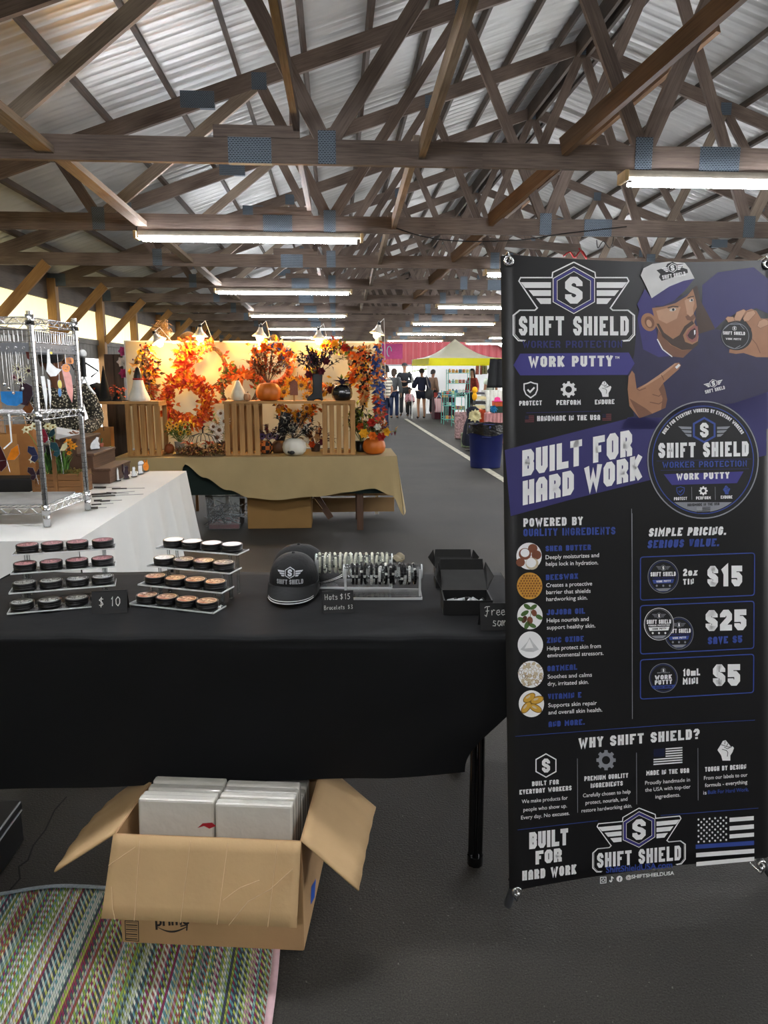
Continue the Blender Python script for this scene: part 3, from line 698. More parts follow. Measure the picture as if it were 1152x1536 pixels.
for i in range(14):
    x = .026+(w-.050)*i/13; st_ = random.randint(0, 25)
    mb = bracelet(P(x+random.uniform(-.002, .002), .05, .079+.0235+.001-.0315), ux, uy, None, lambda k: 1 if (k+st_) % 26 in (2,3,4,5,6,7,8,12,20) else 0)
    tag(mb.build('bracelet', [M_BEADB, M_BEADW], loc=P(x, .05, .07)), f'black bead bracelet with white letter beads, {ORD[i]} from the left on its clear bar', 'bracelet', 'black bracelets on the front clear bar')
P, w, ux, uy = make_bar((473, 884), (588, 884), .085, 'clear acrylic bar strung with cream bracelets, behind the other bar')
for i in range(14):
    x = .012+(w-.028)*i/13; st_ = random.randint(0, 25)
    mb = bracelet(P(x+random.uniform(-.002, .002), .05, .085+.0235+.001-.0315), ux, uy, None, lambda k: 1 if (k+st_) % 9 == 2 else 0)
    tag(mb.build('bracelet', [M_BEADC, M_BEADG], loc=P(x, .05, .07)), f'cream bead bracelet, {ORD[i]} from the left on the rear clear bar', 'bracelet', 'cream bracelets on the rear clear bar')
# crumpled kraft paper on the floor behind the table
random.seed(4); mb = MB(); c0 = at_z(596, 832, .0)
mb.grid(lambda u, v: LF(.5, 3.0, 0)*0 + at_z(582+25*u, 843-9*v, .0) + UP*(.012+.02*math.sin(u*7+v*3)*math.cos(v*6)), 10, 7)
tag(mb.build('kraft_paper', pm('kraft_paper', '8a8069', .8), loc=c0, solid=.003), 'crumpled kraft paper lying on the asphalt behind the bracelets', 'paper')

# black mailer boxes
M_MAIL = pm('black_mailer_card', '141414', .6, var=.1, scale=40); M_MAILIN = pm('charcoal_mailer_inside', '2b2b2a', .75, var=.1, scale=30)
def mailer(lat, fwd, w, d, h, lid_r, lid_b, tuck_r, label, rz=0):
    r = thing('mailer_box', label, 'box', LF(lat, fwd, ZT+.0075)); z = ZT+.0085; e = .002
    Pm = lambda a, b, c: LF(lat+a, fwd+b, z+c)
    mb = MB(); RR = Matrix.Rotation(-PS, 3, 'Z')
    mb.box(Pm(0, 0, e/2), (w, d, e), 1, RR)
    for b in (-d/2, d/2): mb.box(Pm(0, b, h/2), (w, e, h), 0, RR)
    for a in (-w/2, w/2): mb.box(Pm(a, 0, h/2), (e*2.2, d, h), 0, RR)
    mb.build('tray', [M_MAIL, M_MAILIN], r)
    A, B = Pm(-w/2, d/2, h), Pm(w/2, d/2, h); tv = FW*lid_b+UP*lid_r; n = RT.cross(tv).normalized()*-.002
    mb = MB(); mb.prism([A, B, B+tv, A+tv], n); lid = mb.build('lid', M_MAILIN, r)
    C, D_ = A+tv, B+tv; tw = UP*tuck_r+FW*.004
    mb = MB(); mb.prism([C, D_, D_+tw-RT*.003, C+tw+RT*.003], FW*.002); mb.build('tuck_flap', M_MAILIN, lid)
    for s, X, Y_ in ((-1, A, C), (1, B, D_)):
        o = RT*s*.022+UP*.004; mb = MB(); mb.prism([X, Y_, Y_+UP*.028+RT*s*.004-FW*.01, X*.6+Y_*.4+o-FW*.02+UP*.02], RT*s*.0015); mb.build('side_flap', M_MAIL, lid)
    return Pm, h
Pm, hh = mailer(.2485, 2.132, .141, .108, .044, .040, .093, .034, 'open black card mailer holding silver samples, behind the free samples card')
mailer(.238, 2.40, .128, .10, .05, .03, .012, .026, 'open black card mailer behind the one holding samples', 0)
random.seed(8)
for i, (a, b, an) in enumerate([(-.045,-.02,.2),(-.028,-.025,-.3),(-.012,-.012,.15),(.004,-.03,1.0),(.014,-.018,2.2),(.026,-.022,2.1),(.04,-.03,.9)]):
    u = Vector((math.cos(an), math.sin(an), .12)); c = Pm(a, b, .034); mb = MB()
    mb.tube([c-u*.014, c+u*.006], .0052, 10, 0); mb.tube([c+u*.006, c+u*.015], .0056, 10, 1)
    tag(mb.build('sample_tube', [pm('frosted_sample_tube', 'b9bcbe', .3), M_SILVER if i % 2 else M_BLACK], loc=c), f'tiny sample tube in the open black mailer, {ORD[i]} from its left side', 'sample tube', 'samples in the black mailer')

# black case on the asphalt at the far left
fcx = at_z(31, 1200, .14).x; fcy = at_z(31, 1200, .14).y
r = thing('flat_case', 'flat black case with printed lid lying on the asphalt under the black table', 'case', (fcx-.25, fcy-.21, 0))
mb = MB(); mb.box(Vector((fcx-.25, fcy-.21, .055)), (.50, .42, .11)); mb.build('tray', M_BLACK, r, bev=.006)
mb = MB(); mb.box(Vector((fcx-.25, fcy-.21, .125)), (.506, .426, .03)); mb.build('lid', M_BLACK, r, bev=.006)
mb = MB()
for z, o in ((.139, .0), (.112, .002)): mb.box(Vector((fcx+.0035-.001+o, fcy-.21, z)), (.004, .40, .003))
mb.build('edge_trim', M_SILVER, r)
mb = MB()
for i in range(6): mb.box(Vector((fcx-.07-.03*(i % 2), fcy-.33+.045*i, .1405)), (.07+.03*(i % 3), .012, .0008), i % 2)
mb.build('printing', [pm('dim_red_ink', '7a2b35', .5), pm('dim_white_ink', 'a0a0a0', .5)], r)
# ================================================================ THE STANDING BANNER
B0 = LF(.344, 1.754, .088); BW = RT*.772 + FW*.132; BH = RT*-.025 + FW*.275 + UP*1.68
BN_ = BW.cross(BH).normalized()
def bp(px, py, k=0): return on_plane(px, py, B0, BN_) + BN_*(.0007+.00022*k)
banner = thing('banner_stand', 'tall dark printed banner with grommets on a folding stand', 'banner', LF(.75, 1.9, 0))
M_VINYL = pm('black_vinyl', '151517', .4, var=.1, scale=2, bump=.5, bscale=2.2)
# the sheet: slack top edge, left edge curled back, bottom edge rolled forward
TLc, TRc, BLc, BRc = [on_plane(x, y, B0, BN_) for x, y in ((754, 381), (1159, 390), (767, 1338), (1158, 1287))]
def sheet(u, v):
    p = (BLc*(1-u)+BRc*u)*(1-v) + (TLc*(1-u)+TRc*u)*v
    d = 0
    if u < .03: d -= .018*((.03-u)/.03)**2
    if u > .975: d -= .012*((u-.975)/.025)**2
    if v < .028: k = (.028-v)/.028; d -= .016*k*k*math.sin(PI*min(1, max(0, u)))**.6
    p = p + BN_*d
    if v > .96: p = p - UP*.012*math.sin(PI*u)*((v-.96)/.04)
    if v < .05: p = p + UP*.006*math.sin(PI*u)*((.05-v)/.05)
    return p
mb = MB(); mb.grid(sheet, 48, 96); mb.build('vinyl_sheet', M_VINYL, banner)
for g, (px, py) in enumerate(((763, 392), (1150, 397), (775, 1337), (1142, 1297))):
    c = bp(px, py, 1); e1 = BW.normalized(); e2 = BH.normalized(); mb = MB()
    mb.tube([c+(e1*math.cos(2*PI*k/16)+e2*math.sin(2*PI*k/16))*.0105+BN_*.0015 for k in range(16)], .0042, 8, closed=True); gr = mb.build('grommet', M_STEEL, banner)
    mb = MB(); s = 1 if py < 800 else -1
    mb.tube([c-BN_*.03+e2*.0, c+BN_*.008-e2*.004*s, c+BN_*.012+e2*.008*s, c-BN_*.002+e2*.026*s, c-BN_*.05+e2*.02*s], .0028, 8); mb.build('hook', M_STEEL, gr)
# cross poles and feet behind the sheet
bk = -BN_*.055; hub = B0+BW*.5+BH*.42+bk*1.5
for s, (px, py) in zip((0, 1, 0, 1), ((763, 392), (1150, 397), (775, 1337), (1142, 1297))):
    mb = MB(); e = on_plane(px, py, B0, BN_); mb.tube([hub, e+bk], .007, 8); mb.build('pole', M_BLACK, banner)
mb = MB(); mb.ball(hub, .035, 12, 8); mb.build('hub', M_BLACK, banner)
mb = MB(); mb.tube([hub, Vector((hub.x, hub.y, 0))+FW*.5+UP*.01], .007, 8); mb.build('rear_leg', M_BLACK, banner)
M_FOOT = pm('grey_rubber_foot', '4e5054', .45, .3)
for (x0, y0, x1, y1) in ((775, 1330, 762, 1357), (1143, 1290, 1156, 1312)):
    a = on_plane(x0, y0, B0, BN_)+BN_*-.02; b = at_z(x1, y1, .012); mb = MB(); mb.tube([a, a*.4+b*.6, b], [.008, .011, .012], 10); mb.build('foot', M_FOOT, banner)

PW, PB, PP, PPD, PK, PG = [pm(n, c, .5, var=.03) for n, c in (('print_white', 'f6f6f6'), ('print_blue', '3a4f9c'), ('print_violet', '3f3b86'), ('print_dark_violet', '34316a'), ('print_black', '18181a'), ('print_grey', '8f9299'))]
PIND, PRED = pm('print_indigo', '2f3270', .5, var=.03), pm('print_brick_red', '7a4248', .5)
class Art:
    def __init__(s, ox, oy, sc): s.o = (ox, oy, sc)
    def px(s, X, Y): return (s.o[0]+X/s.o[2], s.o[1]+Y/s.o[2])
    def p(s, X, Y, k=0): return bp(*s.px(X, Y), k)
c3, c4, c5, c6, c7, c8, c9 = Art(740,370,2.796), Art(750,620,2.866), Art(750,760,4.519), Art(940,770,4.802), Art(750,1080,2.866), Art(930,370,5.189), Art(1000,1020,5.487)
def apoly(mb, A, pts, m, k=0): mb.poly([A.p(x, y, k) for x, y in pts][::-1], m)
def aline(mb, A, pts, t, m, k=1, cl=False):
    for q in stroke2d([(x, y) for x, y in pts], t, cl): mb.poly([A.p(a.x, a.y, k) for a in q], m)
def aell(mb, A, cx, cy, rx, ry, m, k=0, n=36, a0=0): 
    ca, sa = math.cos(a0), math.sin(a0); apoly(mb, A, [(cx+rx*math.cos(2*PI*i/n)*ca-ry*math.sin(2*PI*i/n)*sa, cy+rx*math.cos(2*PI*i/n)*sa+ry*math.sin(2*PI*i/n)*ca) for i in range(n)], m, k)
def aring(mb, A, cx, cy, rx, ry, t, m, k=1, n=48): aline(mb, A, [(cx+rx*math.cos(2*PI*i/n), cy+ry*math.sin(2*PI*i/n)) for i in range(n)], t, m, k, True)
def btext(mb, A, tx, a, b, cap, m, k=2, t=.2, w=.5, slant=0, gap=.13):
    Q, wd = block_layout(tx, t, w, gap)
    ux, uy = (b[0]-a[0])/wd, (b[1]-a[1])/wd
    for q in Q: mb.poly([A.p(a[0]+p.x*ux+p.y*slant*cap, a[1]+p.x*uy-p.y*cap, k) for p in q], m)
def stext(mb, A, tx, a, b, cap, m, k=2, bold=0):
    v, f, wd = sans_layout(tx, bold); ux, uy = (b[0]-a[0])/wd, (b[1]-a[1])/wd
    mb.add([A.p(a[0]+x*ux, a[1]+x*uy-y*cap, k) for x, y in v], f, m)
def gear(mb, A, cx, cy, r, m, k=2):
    n = 8; out = []
    for i in range(n):
        for d, rr in ((-.24, .78), (-.17, 1), (.17, 1), (.24, .78)):
            an = 2*PI*i/n + d*PI/2*.62; out.append((cx+r*rr*math.cos(an), cy+r*rr*math.sin(an)*1.04))
    inn = [(cx+r*.42*math.cos(2*PI*i/32+.0), cy+r*.42*math.sin(2*PI*i/32)) for i in range(32)]
    for i in range(32): j = (i+1) % 32; apoly(mb, A, [out[i], out[j], inn[j], inn[i]], m, k)
def fist(mb, A, cx, cy, h, m, mk, k=2):
    S = lambda pts: [(cx+x*h, cy-y*h) for x, y in pts]
    apoly(mb, A, S([(-.13,-.5),(.25,-.5),(.25,-.25),(.36,-.08),(.43,.12),(.36,.2),(.3,.16),(.02,.5),(-.12,.46),(-.2,.3),(-.38,.02),(-.2,-.24)]), m, k)
    for seg in ([(-.2,.28),(.1,.18),(.3,.14)],[(0,.46),(-.03,.3)],[(.13,.34),(.07,.2)],[(-.16,.05),(.06,.0),(.13,-.1),(.1,-.3)],[(.25,.2),(.18,.1)],[(-.05,.16),(.1,.08),(.2,.12)]): aline(mb, A, S(seg), h*.028, mk, k+1)
def shield(mb, A, cx, cy, h, m, k=2):
    S = [(cx+x*h, cy-y*h) for x, y in ((0,.5),(.2,.42),(.42,.38),(.42,0),(.3,-.28),(0,-.5),(-.3,-.28),(-.42,0),(-.42,.38),(-.2,.42))]
    aline(mb, A, S, h*.08, m, k, True); aline(mb, A, [(cx-.2*h, cy-.02*h), (cx-.04*h, cy+.14*h), (cx+.24*h, cy-.16*h)], h*.11, m, k)
def hexs(mb, A, cx, cy, r, mring, ms, k=2, t=.14):
    aline(mb, A, [(cx+r*.9*x, cy-r*y) for x, y in ((0,1),(.95,.52),(.95,-.52),(0,-1),(-.95,-.52),(-.95,.52))], r*t, mring, k, True)
    Q, wd = block_layout('S', t=.25, w=.66)
    for q in Q: mb.poly([A.p(cx+(p.x-wd/2)*r*1.05, cy-(p.y-.5)*r*1.2, k+1) for p in q], ms)
def flag(mb, A, P4, m_st, m_bl, k=2, stars=True):      # corners tl, tr, br, bl
    L = lambda u, v: tuple((P4[0][i]*(1-u)+P4[1][i]*u)*(1-v)+(P4[3][i]*(1-u)+P4[2][i]*u)*v for i in (0, 1))
    for s in range(7):
        y0, y1 = s*2/13, (s*2+1)/13; x0 = .42 if s < 4 else 0; apoly(mb, A, [L(x0, y0), L(1, y0), L(1, y1), L(x0, y1)], m_st, k)
    if stars:
        for r in range(6):
            for c in range(7):
                u, v = .03+c*.055, .04+r*.085; apoly(mb, A, [L(u-.012, v), L(u, v-.025), L(u+.012, v), L(u, v+.025)], m_bl, k)
PM = [PW, PB, PP, PK, PIND, PG, PRED, PPD]; WH, BL_, VI, BK, IN, GY, RD, DV = range(8)

# violet bands printed behind the lettering
mb = MB()
apoly(mb, c4, [(20,158),(270,93),(600,10),(1145,-110),(1145,180),(900,240),(640,288),(300,372),(46,442)], 0, -2)
apoly(mb, c8, [(640,300),(760,200),(1040,160),(1150,250),(1150,520),(1060,480),(900,520),(800,580),(740,640),(640,470)], 0, -2)
apoly(mb, c8, [(0,1420),(60,1330),(300,1300),(700,1260),(1150,1120),(1150,1420)], 0, -2)
mb.build('violet_band', PPD, banner)
# big emblem
mb = MB(); u0 = 85.8; o = c3.px(337, 183)
emblem(mb, lambda x, y: bp(o[0]+u0*x, o[1]-u0*y, 1), 0, 2); mb.build('emblem', PM, banner)
mb = MB(); o2 = c7.px(597, 470); u2 = 65.5
emblem(mb, lambda x, y: bp(o2[0]+u2*x, o2[1]-u2*y-u2*x*.095, 1), 0, 2); mb.build('emblem', PM, banner)
# lettering, upper part
mb = MB()
btext(mb, c3, 'WORKER PROTECTION', (122,425), (540,424), 30, IN, t=.16)
apoly(mb, c3, [(112,449),(568,444),(592,490),(562,538),(112,540),(84,497)], VI, 0)
btext(mb, c3, 'WORK PUTTY', (147,505), (500,502), 45, WH, t=.22); btext(mb, c3, 'TM', (510,470), (528,470), 10, WH)
shield(mb, c3, 156, 601, 66, WH); gear(mb, c3, 315, 599, 33, WH); fist(mb, c3, 466, 597, 66, WH, BK)
for tx, a, b in (('PROTECT',(108,667),(203,665)),('PERFORM',(264,664),(366,663)),('ENDURE',(425,662),(507,660))): btext(mb, c3, tx, a, b, 20, WH, t=.22)
aline(mb, c3, [(138,697),(450,690)], 2, IN); btext(mb, c3, 'HANDMADE IN THE USA', (183,732), (447,727), 22, WH, t=.22)
for x, y in ((132,709),(456,702)): flag(mb, c3, [(x,y),(x+38,y-1),(x+38,y+27),(x,y+28)], RD, BL_)
btext(mb, c4, 'BUILT FOR', (95,272), (567,182), 112, WH, t=.26, w=.58, gap=.09)
btext(mb, c4, 'HARD WORK', (97,396), (607,282), 104, WH, t=.26, w=.58, gap=.09)
btext(mb, c4, 'POWERED BY', (100,488), (355,480), 36, WH, t=.22); btext(mb, c4, 'QUALITY INGREDIENTS', (100,529), (495,520), 32, BL_, t=.2)
btext(mb, c4, 'SIMPLE PRICING.', (637,530), (970,522), 36, WH, t=.24, slant=.15); btext(mb, c4, 'SERIOUS VALUE.', (632,580), (940,571), 34, BL_, t=.24, slant=.15)
aline(mb, c4, [(565,410),(567,620)], 2.5, GY); aline(mb, c6, [(38,0),(38,700),(40,1480)], 4, GY)
mb.build('lettering', PM, banner)
# round product label
mb = MB(); CX, CY, RX, RY = 872, 200, 241, 255
aell(mb, c4, CX, CY, RX, RY, BK, -1, 64); aring(mb, c4, CX, CY, RX-4, RY-4, 5, GY, 1, 64); aring(mb, c4, CX, CY, RX-24, RY-24, 4, BL_, 1, 64)
Q, wd = block_layout('BUILT FOR EVERYDAY WORKERS BY EVERYDAY WORKERS', t=.2, w=.5)
for q in Q:
    pts = []
    for p in q:
        an = math.radians(212) + math.radians(116)*p.x/wd; rr = .805+p.y*.06; pts.append(c4.p(CX+RX*rr*math.cos(an), CY+RY*rr*math.sin(an), 2))
    mb.poly(pts, WH)
hexs(mb, c4, 877, 72, 52, BL_, WH, 2, .16)
for s in (1, -1):
    for j, (xa, xb) in enumerate(((112,98),(98,84),(84,70))): apoly(mb, c4, [(877+s*55, 58+j*16),(877+s*xa, 56+j*16),(877+s*xb, 68+j*16),(877+s*55, 69+j*16)], GY, 2)
btext(mb, c4, 'SHIFT SHIELD', (680,192), (1068,184), 64, WH, t=.23); btext(mb, c4, 'WORKER PROTECTION', (697,235), (1060,228), 26, BL_, t=.16)
aline(mb, c4, [(672,205),(1080,196)], 1.6, IN); aline(mb, c4, [(690,245),(1070,238)], 1.6, IN)
apoly(mb, c4, [(703,262),(1046,250),(1018,300),(738,308)], VI, 1); btext(mb, c4, 'WORK PUTTY', (757,287), (985,280), 28, WH, 3, t=.22)
shield(mb, c4, 775, 334, 38, BL_); gear(mb, c4, 873, 333, 19, WH); fist(mb, c4, 972, 329, 38, BL_, BK)
for tx, a, b in (('PROTECT',(747,374),(803,372)),('PERFORM',(842,371),(905,369)),('ENDURE',(948,367),(998,366))): btext(mb, c4, tx, a, b, 13, WH)
for x in (823, 924): aline(mb, c4, [(x,316),(x+1,372)], 1.5, GY)
seg = [(CX+(RX-30)*math.cos(math.radians(a)), CY+(RY-30)*math.sin(math.radians(a))) for a in range(54, 128, 4)]; apoly(mb, c4, seg[::-1], GY, 1)
btext(mb, c4, 'HANDMADE IN THE USA', (805,400), (942,395), 12, BK, 3); flag(mb, c4, [(844,404),(903,402),(903,427),(844,430)], BK, WH, 3)
mb.build('round_label', PM, banner)
# ingredients: six round pictures and their lines
mb = MB()
for tx, a, b in (('SHEA BUTTER',(308,303),(615,293)),('BEESWAX',(310,498),(527,488)),('JOJOBA OIL',(315,735),(575,724)),('ZINC OXIDE',(317,924),(567,912)),('OATMEAL',(320,1116),(522,1104)),('VITAMIN E',(324,1306),(550,1293)),('AND MORE.',(328,1493),(573,1476))): btext(mb, c5, tx, a, b, 37, BL_, t=.23)
for tx, a, b in (('Deeply moisturizes and',(308,356),(670,341)),('helps lock in hydration.',(310,401),(665,391)),('Creates a protective',(312,546),(623,533)),('barrier that shields',(312,593),(613,583)),('hardworking skin.',(313,640),(592,629)),('Helps nourish and',(316,784),(600,773)),('support healthy skin.',(317,832),(645,818)),
    ('Helps protect skin from',(318,974),(682,956)),('environmental stressors.',(320,1021),(700,1004)),('Soothes and calms',(322,1165),(622,1151)),('dry, irritated skin.',(322,1213),(600,1200)),('Supports skin repair',(326,1359),(655,1342)),('and overall skin health.',(327,1408),(692,1388))): stext(mb, c5, tx, a, b, 27, WH, bold=.006)
mb.build('ingredient_lettering', PM, banner)
CB, CB2, CH, CH2, CGN, CGR, CGO, CGO2, COAT = [pm(n, c, .55, var=.1, scale=60) for n, c in (('print_nut_brown','7d4a33'),('print_nut_dark','54301f'),('print_honey','d49a3f'),('print_honey_dark','8f5a1e'),('print_leaf_green','4c6b34'),('print_powder_grey','c9cacb'),('print_gold','d9a93f'),('print_gold_dark','8a6420'),('print_oat','d2c3a4'))]
IM = [PW, CB, CB2, CH, CH2, CGN, CGR, CGO, CGO2, COAT]
cs = [(196,335),(200,537),(202,740),(205,936),(208,1136),(212,1335)]
for i, (cx, cy) in enumerate(cs):
    mb = MB(); aell(mb, c5, cx, cy, 86, 91, 3 if i == 1 else 0, 1)
    inside = lambda x, y, r=1: ((x-cx)/86)**2+((y-cy)/91)**2 < r
    if i == 0:
        for dx, dy, r, m in ((25,-52,32,1),(50,-8,33,1),(-58,42,30,1),(-28,-15,42,1),(-28,-22,30,0),(20,50,44,9),(14,45,34,0)): aell(mb, c5, cx+dx, cy+dy, r, r*.95, m, 2+(m == 0))
    elif i == 1:
        for r in range(-5, 6):
            for c in range(-5, 6):
                x, y = cx+c*19+(9.5 if r % 2 else 0), cy+r*17
                if inside(x, y, .84): aell(mb, c5, x, y, 7.5, 8, 4, 2, 6, .5)
    elif i == 2:
        for dx, dy, a, m, l, w in ((-18,-62,.6,5,28,15),(25,-60,-.6,5,26,14),(-35,-18,2.6,5,30,15),(-62,22,.3,5,22,14),(62,8,.5,5,26,15),(-20,62,2.0,5,30,16),(18,66,.4,5,26,14),(28,-20,1.2,1,24,18),(-38,24,2.0,2,26,17),(0,30,1.5,1,26,20)): aell(mb, c5, cx+dx, cy+dy, l, w, m, 2, 16, a)
        aline(mb, c5, [(cx+5,cy-60),(cx+8,cy-20),(cx,cy+10)], 4, 5, 2)
    elif i == 3:
        apoly(mb, c5, [(cx-68,cy+32),(cx-20,cy-20),(cx-5,cy-52),(cx+14,cy-22),(cx+58,cy+32),(cx+20,cy+48),(cx-30,cy+46)][::-1], 6, 2)
        apoly(mb, c5, [(cx-40,cy+25),(cx-6,cy-40),(cx+20,cy+20)][::-1], 0, 3)
    elif i == 4:
        random.seed(2)
        for q in range(90):
            x, y = cx+random.uniform(-80,80), cy+random.uniform(-85,85)
            if inside(x, y, .8): a = random.random()*3; aell(mb, c5, x, y, 15, 11, 8 if q % 3 == 0 else 9, 2+q*.02, 10, a); aell(mb, c5, x, y, 12, 8.5, 9 if q % 2 else 0, 2.01+q*.02, 10, a)
    else:
        for dx, dy, a in ((-15,-40,-.6),(38,-25,-.35),(-35,25,-.9),(28,30,.5)): aell(mb, c5, cx+dx, cy+dy, 48, 26, 8, 2, 20, a); aell(mb, c5, cx+dx, cy+dy, 42, 21, 7, 3, 20, a); aell(mb, c5, cx+dx-8, cy+dy-6, 18, 7, 9, 4, 14, a)
    mb.build('ingredient_picture', IM, banner)
# price panels
def rrect(mb, P4, m, t):
    pts = []; n = 4
    for i in range(4):
        p, a, b = Vector(P4[i]), Vector(P4[i-1]), Vector(P4[(i+1) % 4]); r = 22
        da, db = (a-p).normalized()*r, (b-p).normalized()*r
        for j in range(5): q = j/4; pts.append(tuple(p+da*(1-q)**2+db*q**2))
    aline(mb, c6, pts, t, m, 1, True)
def disc(mb, cx, cy, rx, ry, white=False, mini=False, k=1):
    aell(mb, c6, cx, cy, rx, ry, BK, k, 40); aring(mb, c6, cx, cy, rx-2, ry-2, 3.5, WH if white else GY, k+1, 40); aring(mb, c6, cx, cy, rx*.9, ry*.9, 2, BL_ if not white else GY, k+1, 40)
    hexs(mb, c6, cx, cy-ry*.52, ry*.17, GY, WH, k+2)
    if mini:
        btext(mb, c6, 'SHIFT SHIELD', (cx-45,cy-32),(cx+45,cy-35), 9, GY, k+2); btext(mb, c6, 'WORK', (cx-62,cy+14),(cx+60,cy+6), 32, WH, k+2, t=.22); btext(mb, c6, 'PUTTY', (cx-62,cy+50),(cx+62,cy+42), 32, WH, k+2, t=.22)
        apoly(mb, c6, [(cx-90,cy+58),(cx+88,cy+48),(cx+72,cy+72),(cx-72,cy+80)], BL_, k+2); btext(mb, c6, 'CLEAN BREAK', (cx-58,cy+75),(cx+62,cy+68), 14, BK, k+3)
    else:
        for s in (1, -1):
            for j in range(3): aline(mb, c6, [(cx+s*rx*.2, cy-ry*.6+j*9),(cx+s*(rx*.45-j*7), cy-ry*.6+j*9)], 4, GY, k+2)
        btext(mb, c6, 'SHIFT SHIELD', (cx-rx*.82,cy+2-ry*.02),(cx+rx*.8,cy-4), ry*.26, WH, k+2, t=.24); btext(mb, c6, 'WORKER PROTECTION', (cx-rx*.72,cy+ry*.14),(cx+rx*.72,cy+ry*.1), ry*.09, WH if white else IN, k+2)
        apoly(mb, c6, [(cx-rx*.7,cy+ry*.2),(cx+rx*.7,cy+ry*.15),(cx+rx*.62,cy+ry*.38),(cx-rx*.62,cy+ry*.42)], WH if white else BL_, k+2); btext(mb, c6, 'WORK PUTTY', (cx-rx*.45,cy+ry*.36),(cx+rx*.48,cy+ry*.32), ry*.12, BK if white else WH, k+3)
        for s in (-1, 0, 1): aell(mb, c6, cx+s*rx*.42, cy+ry*.55, 7, 8, GY if not white else WH, k+2, 10)
        apoly(mb, c6, [(cx-rx*.5,cy+ry*.72),(cx+rx*.5,cy+ry*.69),(cx+rx*.25,cy+ry*.86),(cx-rx*.25,cy+ry*.88)], GY, k+2)
for P4, fn in (([(98,315),(920,285),(918,590),(98,625)], 0), ([(98,665),(916,632),(914,972),(98,1013)], 1), ([(98,1055),(914,1014),(912,1290),(98,1338)], 2)):
    mb = MB(); rrect(mb, P4, BL_, 7)
    if fn == 0: disc(mb, 262, 455, 112, 120); btext(mb, c6, '2oz', (405,452),(507,447), 52, WH, t=.24); btext(mb, c6, 'TIN', (405,514),(482,510), 41, WH, t=.24, gap=.2); btext(mb, c6, '$15', (580,527),(830,524), 148, WH, t=.28, w=.6, gap=.12)
    if fn == 1: disc(mb, 375, 863, 105, 117); disc(mb, 230, 797, 108, 117, True, k=5); btext(mb, c6, '$25', (567,848),(860,840), 150, WH, t=.28, w=.6, gap=.12); btext(mb, c6, 'SAVE $5', (583,943),(830,930), 52, BL_, t=.26, w=.56)
    if fn == 2: disc(mb, 263, 1185, 103, 106, mini=True); btext(mb, c6, '10mL', (402,1173),(527,1166), 50, WH, t=.24); btext(mb, c6, 'MINI', (402,1233),(512,1227), 46, WH, t=.24); btext(mb, c6, '$5', (620,1243),(815,1240), 155, WH, t=.28, w=.6, gap=.12)
    mb.build('price_panel', PM, banner)
# lower part
mb = MB()
aline(mb, c7, [(65,70),(400,45),(700,22),(1095,0)], 2, BL_); btext(mb, c7, 'WHY SHIFT SHIELD?', (337,122), (857,80), 44, WH, t=.22)
hexs(mb, c7, 197, 195, 50, WH, WH, 2, .1); gear(mb, c7, 455, 172, 42, GY); flag(mb, c7, [(659,125),(783,116),(783,184),(659,193)], WH, BL_); fist(mb, c7, 967, 130, 88, WH, BK)
for tx, a, b in (('BUILT FOR',(137,284),(252,275)),('EVERYDAY WORKERS',(83,320),(307,301)),('PREMIUM QUALITY',(362,262),(550,247)),('INGREDIENTS',(389,292),(527,281)),('MADE IN THE USA',(628,238),(812,226)),('TOUGH BY DESIGN',(880,222),(1057,209))): btext(mb, c7, tx, a, b, 20, WH, t=.22)
for tx, a, b in (('We make products for',(93,358),(290,341)),('people who show up.',(100,393),(287,375)),('Every day. No excuses.',(90,427),(298,407)),('Carefully chosen to help',(356,332),(560,314)),('protect, nourish, and',(367,363),(547,346)),('restore hardworking skin.',(350,397),(567,375)),
    ('Proudly handmade in',(623,278),(816,263)),('the USA with top-tier',(623,308),(818,293)),('ingredients.',(667,337),(774,328)),('From our labels to our',(876,257),(1063,242)),('formula - everything',(880,288),(1062,273)),('is',(873,320),(887,319))): stext(mb, c7, tx, a, b, 16, WH, bold=.004)
stext(mb, c7, 'Built For Hard Work.', (893,318), (1068,305), 16, BL_, bold=.012)
for x, y0, y1 in ((332,165,398),(586,140,362),(850,120,345)): aline(mb, c7, [(x,y0),(x+1,y1)], 2, GY)
aline(mb, c7, [(75,472),(420,432)], 2, BL_); aline(mb, c7, [(690,410),(1110,378)], 2, BL_)
btext(mb, c7, 'BUILT', (125,555), (292,536), 72, WH, t=.26, w=.58, gap=.09); btext(mb, c7, 'FOR', (152,621), (265,607), 58, WH, t=.26, w=.58, gap=.09); btext(mb, c7, 'HARD WORK', (95,690), (327,661), 42, WH, t=.24)
stext(mb, c7, 'ShiftShieldUSA.com', (455,656), (740,633), 25, BL_, bold=.02); stext(mb, c7, '@SHIFTSHIELDUSA', (540,683), (748,664), 15, WH, bold=.02)
rrs = [(431,676),(455,674),(455,699),(431,701)]; aline(mb, c7, rrs, 3, WH, 2, True); aring(mb, c7, 443, 688, 6, 6, 2.5, WH, 2, 16); aell(mb, c7, 513, 682, 13, 13, WH, 2, 24); stext(mb, c7, 'f', (510,692), (517,692), 16, BK, 3, bold=.03)
aline(mb, c7, [(479,672),(480,690),(476,695),(471,692),(473,687)], 4, WH); aline(mb, c7, [(479,672),(484,678),(488,679)], 4, WH)
mb.build('lower_lettering', PM, banner)
mb = MB()
for (x0, y0, x1, y1, h, m) in ((515,1133,715,1118,34,0),(515,1202,716,1186,36,0),(515,1270,717,1254,33,0),(237,1354,717,1321,35,1),(240,1422,719,1387,36,0),(242,1497,719,1453,34,0)): apoly(mb, c9, [(x0,y0),(x1,y1),(x1,y1+h),(x0,y0+h)], m, 2)
